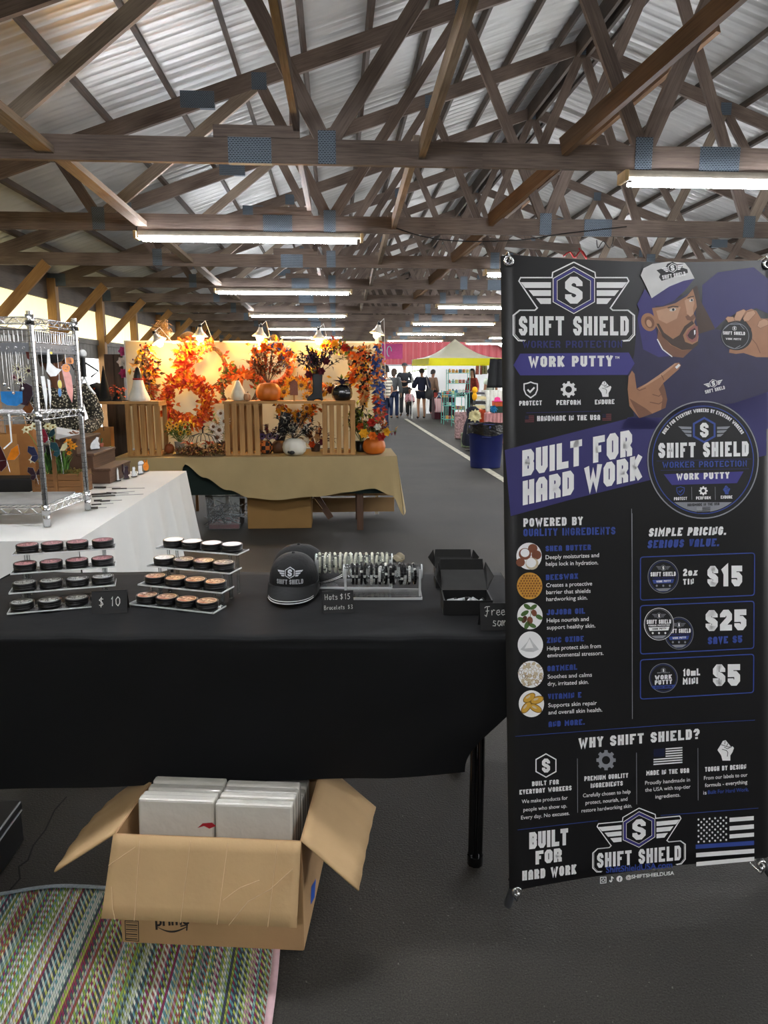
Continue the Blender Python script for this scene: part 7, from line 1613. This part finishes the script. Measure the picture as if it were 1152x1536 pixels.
mb = MB(); q = T4[1]*.12+T4[0]*.0+T4[1]*.0; a, b = T4[0]+UP*ZE, T4[1]+UP*ZE; c = a*.13+b*.87-UP*.10; mb.box(c+Vector((0,-.045,0)), (.16, .004, .05), 0, Matrix.Rotation(an, 3, 'Z')); mb.build('printed_mark', M_BLACK, r)
for p in T4[1:]: mb = MB(); mb.bar(p, p+UP*ZE, .03, .03); mb.build('leg', M_WHITE, r)
q = at_y(607, 560, 29.0); r = thing('awning', 'lime green awning further down the aisle behind the shoppers', 'canopy', (q.x, 29, 0)); mb = MB(); mb.grid(lambda u, v: Vector((q.x-.35+2.0*u, 29+1.6*v, 1.50+.35*u-.1*v*u)), 6, 4); mb.build('cover', translucent('lime_awning', 'a8c94a', .35), r, solid=.02)
for dx, dy in ((-.3,.05),(1.6,.05)): mb = MB(); mb.bar((q.x+dx, 29+dy, 0), (q.x+dx, 29+dy, 1.5+.35*(dx+.35)/2), .03, .03); mb.build('leg', M_WHITE, r)
# white tarp behind the stall
xa, xb = at_y(640, 560, 28.3).x, at_y(752, 560, 28.3).x; mb = MB(); mb.grid(lambda u, v: Vector((xa+(xb-xa)*u, 28.3+.03*math.sin(u*30), .0+1.88*v)), 40, 4); o = mb.build('white_tarp', translucent('white_tarp_cloth', 'e6e8ea', .5), loc=((xa+xb)/2, 27.5, 0)); tag(o, 'white tarpaulin wall hung behind the canopy stall', 'tarp')
mb = MB(); mb.tube([(xa, 28.36, 1.89), (xb, 28.36, 1.89)], .02, 6)
for x in (xa, xb): mb.tube([(x, 28.36, 0), (x, 28.36, 1.89)], .02, 6)
# teal wire racks full of goods
M_TEAL = pm('teal_enamel_wire', '5fae9f', .45)
goods_cols = ['d9d4cc', 'b5433a', '3d6a8f', 'e0932e', '5c5f66', '8a4a6a', '2f4a44', 'cfc06a', '7a9a8f', '30303a']
gcount = 0
def goods(c, s, label, k):
    global gcount; gcount += 1; r = random.randint(0, 2); col = goods_cols[k % len(goods_cols)]; m = pm('goods_'+col, col, .5, var=.1); mb = MB()
    if r == 0: mb.box(Vector(c)+UP*s*.6, (s, s*.7, s*1.2), 0, Matrix.Rotation(random.random(), 3, 'Z'))
    elif r == 1: mb.lathe([(0,0),(s*.5,0),(s*.55,s*.3),(s*.4,s*.8),(s*.22,s*1.0),(s*.24,s*1.2),(0,s*1.2)], 12, c=c)
    else: mb.ball(Vector(c)+UP*s*.5, (s*.55,s*.5,s*.5), 10, 7); mb.ball(Vector(c)+UP*s*1.1, s*.32, 8, 6)
    tag(mb.build('stall_goods', m, loc=c, bev=.004 if r == 0 else 0), label, 'goods', 'small goods for sale under the canopy')
def rack(x0, x1, y0, y1, zs, label, grp):
    r = thing('display_rack', label, 'rack', ((x0+x1)/2, (y0+y1)/2, 0)); P4 = [Vector((x0,y0,0)), Vector((x1,y0,0)), Vector((x1,y1,0)), Vector((x0,y1,0))]
    for p in P4: mb = MB(); mb.tube([p, p+UP*(zs[-1]+.12)], .012, 6); mb.build('post', M_TEAL, r)
    for z in zs:
        mb = MB()
        for i in range(4): mb.tube([P4[i]+UP*z, P4[(i+1) % 4]+UP*z], .010, 5); mb.tube([P4[i]+UP*(z+.07), P4[(i+1) % 4]+UP*(z+.07)], .006, 5)
        for i in range(1, 9): k = i/9; mb.tube([P4[0].lerp(P4[1], k)+UP*z, P4[3].lerp(P4[2], k)+UP*z], .005, 4, caps=False)
        mb.build('shelf', M_TEAL, r)
random.seed(77)
def fx(px, Y): return at_y(px, 600, Y).x
RK = [(fx(666,22.0), fx(682,22.0), 22.0, 22.5, (.15,.55,.88), 'left teal wire rack of small goods at the canopy stall'), (fx(683,20.6), fx(698,20.6), 20.6, 21.2, (.12,.5,.86), 'nearest teal wire rack of small goods, right of the left rack'), (fx(672,23.2), fx(704,23.2), 23.2, 23.6, (.9,1.2,1.52), 'tall teal rack with orange figures on its top shelf behind the low racks')]
RN = ['left teal rack', 'nearest teal rack', 'tall rear teal rack']
for ri, (x0, x1, y0, y1, zs, lb) in enumerate(RK):
    rack(x0, x1, y0, y1, zs, lb, '')
    for zi, z in enumerate(zs):
        n = 4 if ri < 2 else 6
        for q in range(n):
            x = x0+(x1-x0)*(q+.5)/n; s = .075 if ri < 2 else .085
            if ri == 2 and zi == 2 and q < 3: k = 3
            else: k = random.randint(0, 9)
            goods((x, y0+.12, z+.012), s, f'stall item, {ORD[q]} from left on {["bottom","middle","top"][zi]} shelf of the {RN[ri]}', k)
# maroon table and goods
x0, x1 = fx(651,24.6), fx(668,24.6)
def cloth_table(name, lb, cat, x0, x1, y0, y1, z, m, drop=None):
    d = drop or z-.02; mb = MB(); mb.box(((x0+x1)/2, (y0+y1)/2, z-d/2), (x1-x0, y1-y0, d)); 
    n = 40; pts = [(x0+(x1-x0)*i/n, y0-.02-.015*math.sin(i*1.3)) for i in range(n+1)]
    mb.add([(x, y, zz) for x, y in pts for zz in (z+.004, z-d)], [(2*i, 2*i+1, 2*i+3, 2*i+2) for i in range(n)], 0, True); tag(mb.build(name, m, loc=((x0+x1)/2, (y0+y1)/2, 0), bev=.01), lb, cat)
cloth_table('draped_table', 'table under a maroon cloth beside the woman in navy', 'table', x0, x1+.3, 24.4, 25.2, .72, pm('maroon_cloth', '40101f', .85))
for q in range(5): goods((x0+.06+(x1-x0+.2)*q/5, 24.55, .73), .13, f'stall item on the maroon table, {ORD[q]} from the left', random.choice((3, 2, 0, 1, 7)))
c = Vector((fx(659, 24.2), 24.25, 0)); r = thing('hanging_bag', 'pink and white striped bag hanging from the maroon table', 'bag', (c.x, 24.3, .25)); mb = MB(); mb.grid(lambda u, v: Vector((c.x-.13+.26*u+.02*math.sin(v*5), 24.3-.06*math.sin(PI*u)*math.sin(PI*min(1, v+.2)), .25+.45*v)), 8, 8); 
M_STRP = pm('pink_white_stripes', 'c98a94', .7, var=0); nt = M_STRP.node_tree; wv_ = nt.nodes.new('ShaderNodeTexWave'); wv_.inputs['Scale'].default_value = 6; tc = nt.nodes.new('ShaderNodeTexCoord'); nt.links.new(tc.outputs['Object'], wv_.inputs['Vector']); rp = nt.nodes.new('ShaderNodeValToRGB'); rp.color_ramp.elements[0].color = lin('c06a78'); rp.color_ramp.elements[1].color = lin('e6dcd8'); nt.links.new(wv_.outputs[0], rp.inputs[0]); nt.links.new(rp.outputs[0], nt.nodes['Principled BSDF'].inputs['Base Color'])
mb.build('pouch', M_STRP, r, solid=.03); mb = MB(); mb.tube([(c.x-.1, 24.3, .69), (c.x, 24.3, .84), (c.x+.1, 24.3, .69)], .01, 6); mb.build('strap', M_WHITE, r)
# clothing tables beyond the bin
YT = 15.5
cloth_table('draped_table', 'table under a pale pink cloth behind the blue bin', 'table', fx(729,YT), fx(775,YT), YT, YT+.7, .66, pm('pale_pink_cloth', 'd49a98', .85))
cloth_table('draped_table', 'table draped in orange cloth left of the pale pink one', 'table', fx(716,YT+.4), fx(725.5,YT+.4), YT+.2, YT+.8, .72, pm('orange_cloth', 'd9683c', .85))
cloth_table('draped_table', 'tall table under a white lace cloth behind the pink table', 'table', fx(729,17.2), fx(775,17.2), 17.2, 17.8, 1.10, pm('white_lace_cloth', 'd9d9cf', .85, bump=.4, bscale=60))
def garment(px, py, Y, w, h, m, name, lb, cat='garment', folds=7):
    c = at_y(px, py, Y); r = thing(name, lb, cat, c); mb = MB()
    mb.grid(lambda u, v: Vector((c.x-w/2+w*u*(1)+(.5-u)*w*.25*v, Y-.05*abs(math.sin(u*folds))-.03, c.z-h/2+h*v)), 20, 8); mb.build('fabric', m, r, solid=.03); return r
def folded(px, py, Y, w, d, h, m, lb, name='folded_cloth'):
    c = at_y(px, py, Y); mb = MB(); n = 3
    for i in range(n): mb.box((c.x, Y+.1, c.z-h/2+h*(i+.5)/n), (w*(1-.05*i), d, h/n*.92))
    tag(mb.build(name, m, loc=c, bev=.012), lb, 'cloth', 'folded cloths on the right stalls')
cloth_table('low_table', 'dark table stacked with cream and grey cloths left of the lace table', 'table', fx(708,16.6), fx(728,16.6), 16.6, 17.2, .70, pm('dark_brown_cloth', '3a3330', .85))
folded(719, 611, 16.7, .26, .35, .09, pm('cream_fabric', 'd8cfa4', .85), 'lower cream folded cloth on the dark table'); folded(720, 604, 16.7, .26, .33, .07, pm('charcoal_fabric', '3c3c3e', .85), 'charcoal folded cloth between two cream ones'); folded(721, 597, 16.7, .25, .32, .07, pm('cream_fabric', 'd8cfa4', .85), 'upper cream folded cloth on the dark table'); folded(720, 590, 16.7, .22, .3, .05, pm('grey_fabric', '55565a', .85), 'grey folded cloth topping the stack on the dark table')
c = at_y(712, 590, 16.3); r = thing('yellow_toy', 'bright yellow knitted toy hanging at the stack of cloths', 'toy', c); mb = MB(); mb.ball(c+UP*.07, (.065,.05,.075), 10, 8); mb.build('head', pm('yellow_yarn', 'e8ae12', .8), r); mb = MB(); mb.ball(c-UP*.07, (.06,.05,.09), 10, 8); mb.build('body', pm('yellow_yarn', 'e8ae12', .8), r); mb = MB(); mb.tube([c-UP*.12, Vector((c.x, 16.45, c.z-.18)), Vector((c.x, 16.64, .69))], .008, 5); mb.build('stand', M_BLACK, r)
c = at_y(746, 600, 15.6); r = thing('hat', 'hot pink hat on the pale pink table', 'hat', (c.x, 15.6, .90)); mb = MB(); mb.lathe([(.0,0),(.12,0),(.12,.01),(.065,.02),(.06,.08),(0,.10)], 18, c=(c.x, 15.6, .90)); mb.build('felt', pm('hot_pink', 'd42a78', .7), r)
mb = MB(); mb.box((c.x+.08, 15.68, .85), (.30, .28, .10)); tag(mb.build('display_block', pm('orange_cloth', 'd9683c', .85), loc=(c.x+.08, 15.68, .80), bev=.02), 'orange covered block under the hot pink hat', 'block')
mb = MB(); mb.box((c.x+.08, 15.72, .73), (.36, .34, .14)); tag(mb.build('display_block', pm('bottle_green_cloth', '2a4236', .85), loc=(c.x+.08, 15.72, .66), bev=.02), 'dark green block below the orange block on the pink table', 'block')
c = at_y(740, 613, 15.45); mb = MB(); 
for k in range(26): mb.leaf(c+Vector((0,-.03,0)), (math.cos(k*.7), -.5, math.sin(k*.7)), .10, .07, 0)
mb.ball(c, .06, 10, 8); mb.tube([c, (c.x, 15.62, .68)], .01, 5); tag(mb.build('turquoise_pompom', pm('turquoise_mesh', '1f86b8', .6), loc=c), 'turquoise ruffled bow at the front of the pink table', 'bow')
# standing garments between the rack and the bin
c = G_(702, 652); r = thing('dressed_stand', 'garment stand in a navy dress with a cream bow behind the blue bin', 'garment', (at_y(709,630,14.2).x, 14.2, 0)); cx_ = at_y(709,630,14.2).x
mb = MB(); mb.lathe([(.17,.22),(.20,.3),(.16,.6),(.10,.78),(.13,.92),(.05,.98)], 20, c=(cx_, 14.2, -.12), squash=lambda a, rr, z: 1+.08*math.sin(a*7)); mb.build('dress', pm('navy_cloth', '141828', .85), r)
mb = MB()
for k in range(16): a = k*2*PI/16; mb.leaf((cx_+.01, 14.05, .70), (math.cos(a)*1.3, -.35-.1*(k % 3), math.sin(a)*.7), .12 if math.sin(a) > -.5 else .15, .12, 0, Vector((0,-1,0)))
mb.build('bow', pm('cream_bow', 'd6cd9c', .8), r); mb = MB(); mb.tube([(cx_, 14.2, 0), (cx_, 14.2, .2)], .02, 8); mb.lathe([(0,0),(.14,0),(.14,.015),(0,.02)], 16, c=(cx_, 14.2, 0)); mb.build('foot', M_BLACK, r)
def tote(px, Y, w, h, c1, lb):
    x = fx(px, Y); r = thing('tote_bag', lb, 'bag', (x, Y, 0)); mb = MB(); mb.hexa([Vector((x+s*w/2*.9, Y+d*.08, .0)) for s, d in ((-1,-1),(1,-1),(1,1),(-1,1))]+[Vector((x+s*w/2, Y+d*.05, h)) for s, d in ((-1,-1),(1,-1),(1,1),(-1,1))]); mb.build('body', pm('floral_'+c1, c1, .8, var=.6, scale=28), r, bev=.02); mb = MB(); mb.tube([(x-w*.25, Y-.05, h), (x-w*.2, Y-.05, h+.12), (x+w*.2, Y-.05, h+.12), (x+w*.25, Y-.05, h)], .01, 6); mb.build('handle', pm('tan_strap', '9a7a58', .7), r)
tote(692, 16.9, .30, .62, 'a88a88', 'tall floral tote bag standing left of the navy dress'); tote(700, 14.9, .2, .30, '7d8a6a', 'small leafy tote bag on the floor left of the bin')
garment(746, 560, 19.5, .55, .75, pm('black_vest_cloth', '1c1d20', .8), 'hanging_vest', 'black sleeveless top hanging at the far right stall edge')
garment(718, 552, 25.9, .22, .45, pm('rust_print_cloth', '8a4a3a', .8, var=.5, scale=20), 'hanging_scarf', 'rust patterned scarf hanging under the canopy'); garment(726, 552, 25.9, .2, .42, pm('olive_print_cloth', '7a7450', .8, var=.4, scale=20), 'hanging_scarf', 'olive scarf hanging beside the rust one under the canopy')
mb = MB(); xa2, xb2 = fx(712,25.6), fx(770,25.6); mb.tube([(xa2, 25.87, 1.935), (xb2, 25.87, 1.935)], .015, 6); mb.tube([(xa2, 25.95, 0), (xa2, 25.95, 1.9)], .015, 6); mb.tube([(xb2, 25.95, 0), (xb2, 25.95, 1.9)], .015, 6); tag(mb.build('garment_rail', M_STEEL, loc=(xa2, 25.95, 0)), 'steel rail holding scarves under the canopy', 'rail')
mb = MB(); xa2, xb2 = fx(738,19.6), fx(757,19.6); mb.tube([(xa2, 19.47, 0), (xa2, 19.47, 1.88), (xb2, 19.47, 1.88), (xb2, 19.47, 0)], .015, 6); tag(mb.build('garment_rail', M_STEEL, loc=(xa2, 19.47, 0)), 'steel rail holding the black sleeveless top', 'rail')
# magenta sign far behind the wreath stall
c = at_y(577, 527, TY[11]); r = thing('hanging_sign', 'magenta sign with pale squiggles hanging beyond the wreath stall', 'sign', c); mb = MB(); mb.box(c, (1.6, .03, .66)); mb.build('board', pm('magenta_board', 'a32a6a', .6), r)
mb = MB(); 
for k in range(3): mb.tube([c+Vector((-.6+.4*k+.10*math.cos(a), -.03, .0+.16*math.sin(a)*(.6+.4*k))) for a in [i*.6 for i in range(9)]], .02, 5)
mb.build('squiggles', pm('pale_teal_paint', '8fc4c0', .6), r)
for s in (-.6, .6): mb = MB(); mb.tube([c+Vector((s,0,.30)), Vector((c.x+s, c.y, 2.93))], .01, 5); mb.build('hanger', M_BLACK, r)

# shoppers, each standing on the asphalt
M_STRIPE = pm('cream_shirt_black_stripes', 'd8d2c0', .8, var=0); nt = M_STRIPE.node_tree; wv_ = nt.nodes.new('ShaderNodeTexWave'); wv_.bands_direction = 'Z'; wv_.inputs['Scale'].default_value = 4.2; tc = nt.nodes.new('ShaderNodeTexCoord'); nt.links.new(tc.outputs['Object'], wv_.inputs['Vector']); rp = nt.nodes.new('ShaderNodeValToRGB'); rp.color_ramp.interpolation = 'CONSTANT'; rp.color_ramp.elements[0].color = lin('4a463f'); rp.color_ramp.elements[1].position = .22; rp.color_ramp.elements[1].color = lin('dcd6c4'); nt.links.new(wv_.outputs[0], rp.inputs[0]); nt.links.new(rp.outputs[0], nt.nodes['Principled BSDF'].inputs['Base Color'])
C_ = lambda n, c: pm(n, c, .85, var=.1, scale=8)
g = G_(578, 656); person('person in a striped cream shirt and jeans beside the wreath stall', g, -1.9, 1.70, SKT, pose=dict(elL=(.26,.04,1.15), wrL=(.16,-.10,.95), elR=(-.27,.10,1.15), wrR=(-.17,-.02,.93)), clothes=[('shirt', M_STRIPE, top_short(.04)), ('jeans', C_('dark_jeans','1f2b48'), trousers(.022)), ('shoe', C_('pale_shoe','9a9590'), shoes()[0]), ('shoe', C_('pale_shoe','9a9590'), shoes()[1])], hair=(H_DK, .05))
g = G_(591, 628); person('person in a grey sweater and jeans seen from behind in the aisle', g, PI-.35, 1.70, SKF, clothes=[('sweater', C_('grey_sweater','5b5d60'), top_long(.04)), ('jeans', C_('navy_jeans','1d2a4a'), trousers(.018)), ('shoe', M_BLACK, shoes()[0]), ('shoe', M_BLACK, shoes()[1])], hair=(H_BR, .16))
g = G_(606.5, 624); person('tall person in a dark jacket and cap, hands folded, facing this way', g, -.25, 1.90, SKF, pose=dict(elL=(.26,.02,1.15), wrL=(.07,-.20,1.13), elR=(-.26,.02,1.15), wrR=(-.06,-.20,1.14)), clothes=[('jacket', C_('dark_jacket','23252a'), top_long(.035)), ('trousers', C_('slate_trousers','3a3d42'), trousers(.02)), ('shoe', M_BLACK, shoes()[0]), ('shoe', M_BLACK, shoes()[1])], hat=(C_('charcoal_cap','2b2c30'), False))
g = G_(614.5, 624.5); M_FLO = pm('pink_floral_top', 'd7a3a8', .8, var=0); nt = M_FLO.node_tree; vo = nt.nodes.new('ShaderNodeTexVoronoi'); vo.inputs['Scale'].default_value = 14; tc = nt.nodes.new('ShaderNodeTexCoord'); nt.links.new(tc.outputs['Object'], vo.inputs['Vector']); rp = nt.nodes.new('ShaderNodeValToRGB'); rp.color_ramp.interpolation = 'CONSTANT'; rp.color_ramp.elements[0].color = lin('5a2a34'); rp.color_ramp.elements[1].position = .3; rp.color_ramp.elements[1].color = lin('d9a4aa'); nt.links.new(vo.outputs[0], rp.inputs[0]); nt.links.new(rp.outputs[0], nt.nodes['Principled BSDF'].inputs['Base Color'])
person('small child in a pink flowered top and black leggings', g, .1, .98, SKB, pose=dict(shL=(.15,.01,1.38), shR=(-.15,.01,1.38)), clothes=[('top', M_FLO, top_long(.07)), ('leggings', M_BLACK, trousers(.03)), ('shoe', C_('dark_shoe','2b2622'), shoes()[0]), ('shoe', C_('dark_shoe','2b2622'), shoes()[1])], hair=(H_DK, .0), kid=True)
g = G_(632, 628); pw_ = person('person in a navy hooded jacket and shorts seen from behind, bare legs', g, PI+.15, 1.70, SKT, pose=dict(elL=(.26,.0,1.16), wrL=(.22,-.24,1.10), elR=(-.25,.05,1.13), hpL=(.10,0,.87), anL=(.13,.10,.09), toL=(.14,-.04,.03), knL=(.12,.0,.48)), clothes=[('jacket', C_('navy_jacket','20243a'), top_long(.055, .02)), ('shorts', C_('dark_shorts','141a2c'), trousers(.035, .55)), ('shoe', C_('black_sandal','1a1a1c'), shoes()[0]), ('shoe', C_('black_sandal','1a1a1c'), shoes()[1])], hair=(H_DK, .03))
Mw = ORIG[pw_.name]; c = Mw @ Vector((-.22, .14, .84)); r = thing('shoulder_bag', 'grey slouchy shoulder bag worn by the person in navy', 'bag', c); mb = MB(); mb.grid(lambda u, v: c+Vector((.16*math.cos(2*PI*u)*math.sin(PI*v)**.6*(1.1-.35*v), .07*math.sin(2*PI*u)*math.sin(PI*v)**.6, -.20+.40*v)), 18, 12); mb.build('pouch', C_('grey_leather','4b4c50'), r); mb = MB(); sh = Mw @ Vector((-.12, .11, 1.46)); mb.tube([c+UP*.18, (c+sh)/2+Vector((0,-.03,0)), sh], .018, 6); mb.build('strap', C_('patterned_strap','8f8d90'), r)
g = G_(649, 622); person('person with dark hair, black trousers and pink shoes at the maroon table', g, PI-.9, 1.68, SKB, clothes=[('top', C_('brown_top','6a5344'), top_long(.03)), ('trousers', M_BLACK, trousers(.02)), ('shoe', C_('pink_shoe','d89aa0'), shoes()[0]), ('shoe', C_('pink_shoe','d89aa0'), shoes()[1])], hair=(H_DK, .05))
x = at_y(708, 570, 24.2); person('stallholder with long dark hair in a patterned red top behind the racks', (x.x, 24.2, 0), -.9, 1.68, SKF, clothes=[('top', pm('red_pattern_top', '8f3a30', .8, var=.6, scale=25), top_long(.03)), ('trousers', M_BLACK, trousers(.02)), ('shoe', M_BLACK, shoes()[0]), ('shoe', M_BLACK, shoes()[1])], hair=(H_DK, .28))
x = at_y(735.5, 570, 20.6); person('person in a white and green shirt at the far right stall', (x.x, 20.6, 0), PI+.5, 1.66, SKT, clothes=[('shirt', pm('white_green_shirt', 'c9d3c0', .8, var=.2, scale=5), top_short(.045)), ('trousers', C_('dark_trousers','2c2c30'), trousers(.02)), ('shoe', M_BLACK, shoes()[0]), ('shoe', M_BLACK, shoes()[1])], hair=(H_DK, .02))

# loose cables on the trusses
def cable(pts, label, m=None, rad_=.006):
    mb = MB(); P = [Vector(p) for p in pts]; Q = []
    for i in range(len(P)-1):
        for k in range(6):
            t = k/6; p0, p1, p2, p3 = P[max(i-1,0)], P[i], P[i+1], P[min(i+2, len(P)-1)]
            Q.append(.5*((2*p1)+(p2-p0)*t+(2*p0-5*p1+4*p2-p3)*t*t+(3*p1-p0-3*p2+p3)*t**3))
    mb.tube(Q+[P[-1]], rad_, 6); tag(mb.build('cable', m or M_BLACK, loc=P[0]), label, 'cable')
y1 = TY[1]-.03
cable([at_y(x, y, y1) for x, y in ((186,322),(192,316),(202,318),(207,330),(205,345),(207,356))], 'black power cable looped over the truss chord above the left strip light')
cable([at_y(x, y, TY[1]-.04) for x, y in ((588,340),(640,356),(700,362),(780,360),(850,350),(940,340))], 'thin black cable sagging along the second whole truss chord')
cable([at_y(x, y, TY[2]-.04) for x, y in ((895,360),(897,372),(905,362),(915,372),(920,352),(905,340),(893,356))], 'tangled black cable hanging over the banner top')
cable([at_y(x, y, TY[2]-.05) for x, y in ((845,384),(855,378),(862,386),(872,376),(880,388),(868,372))], 'tangled red wire hanging from a truss just above the banner', pm('red_wire', '8a1f1c', .5), .012)
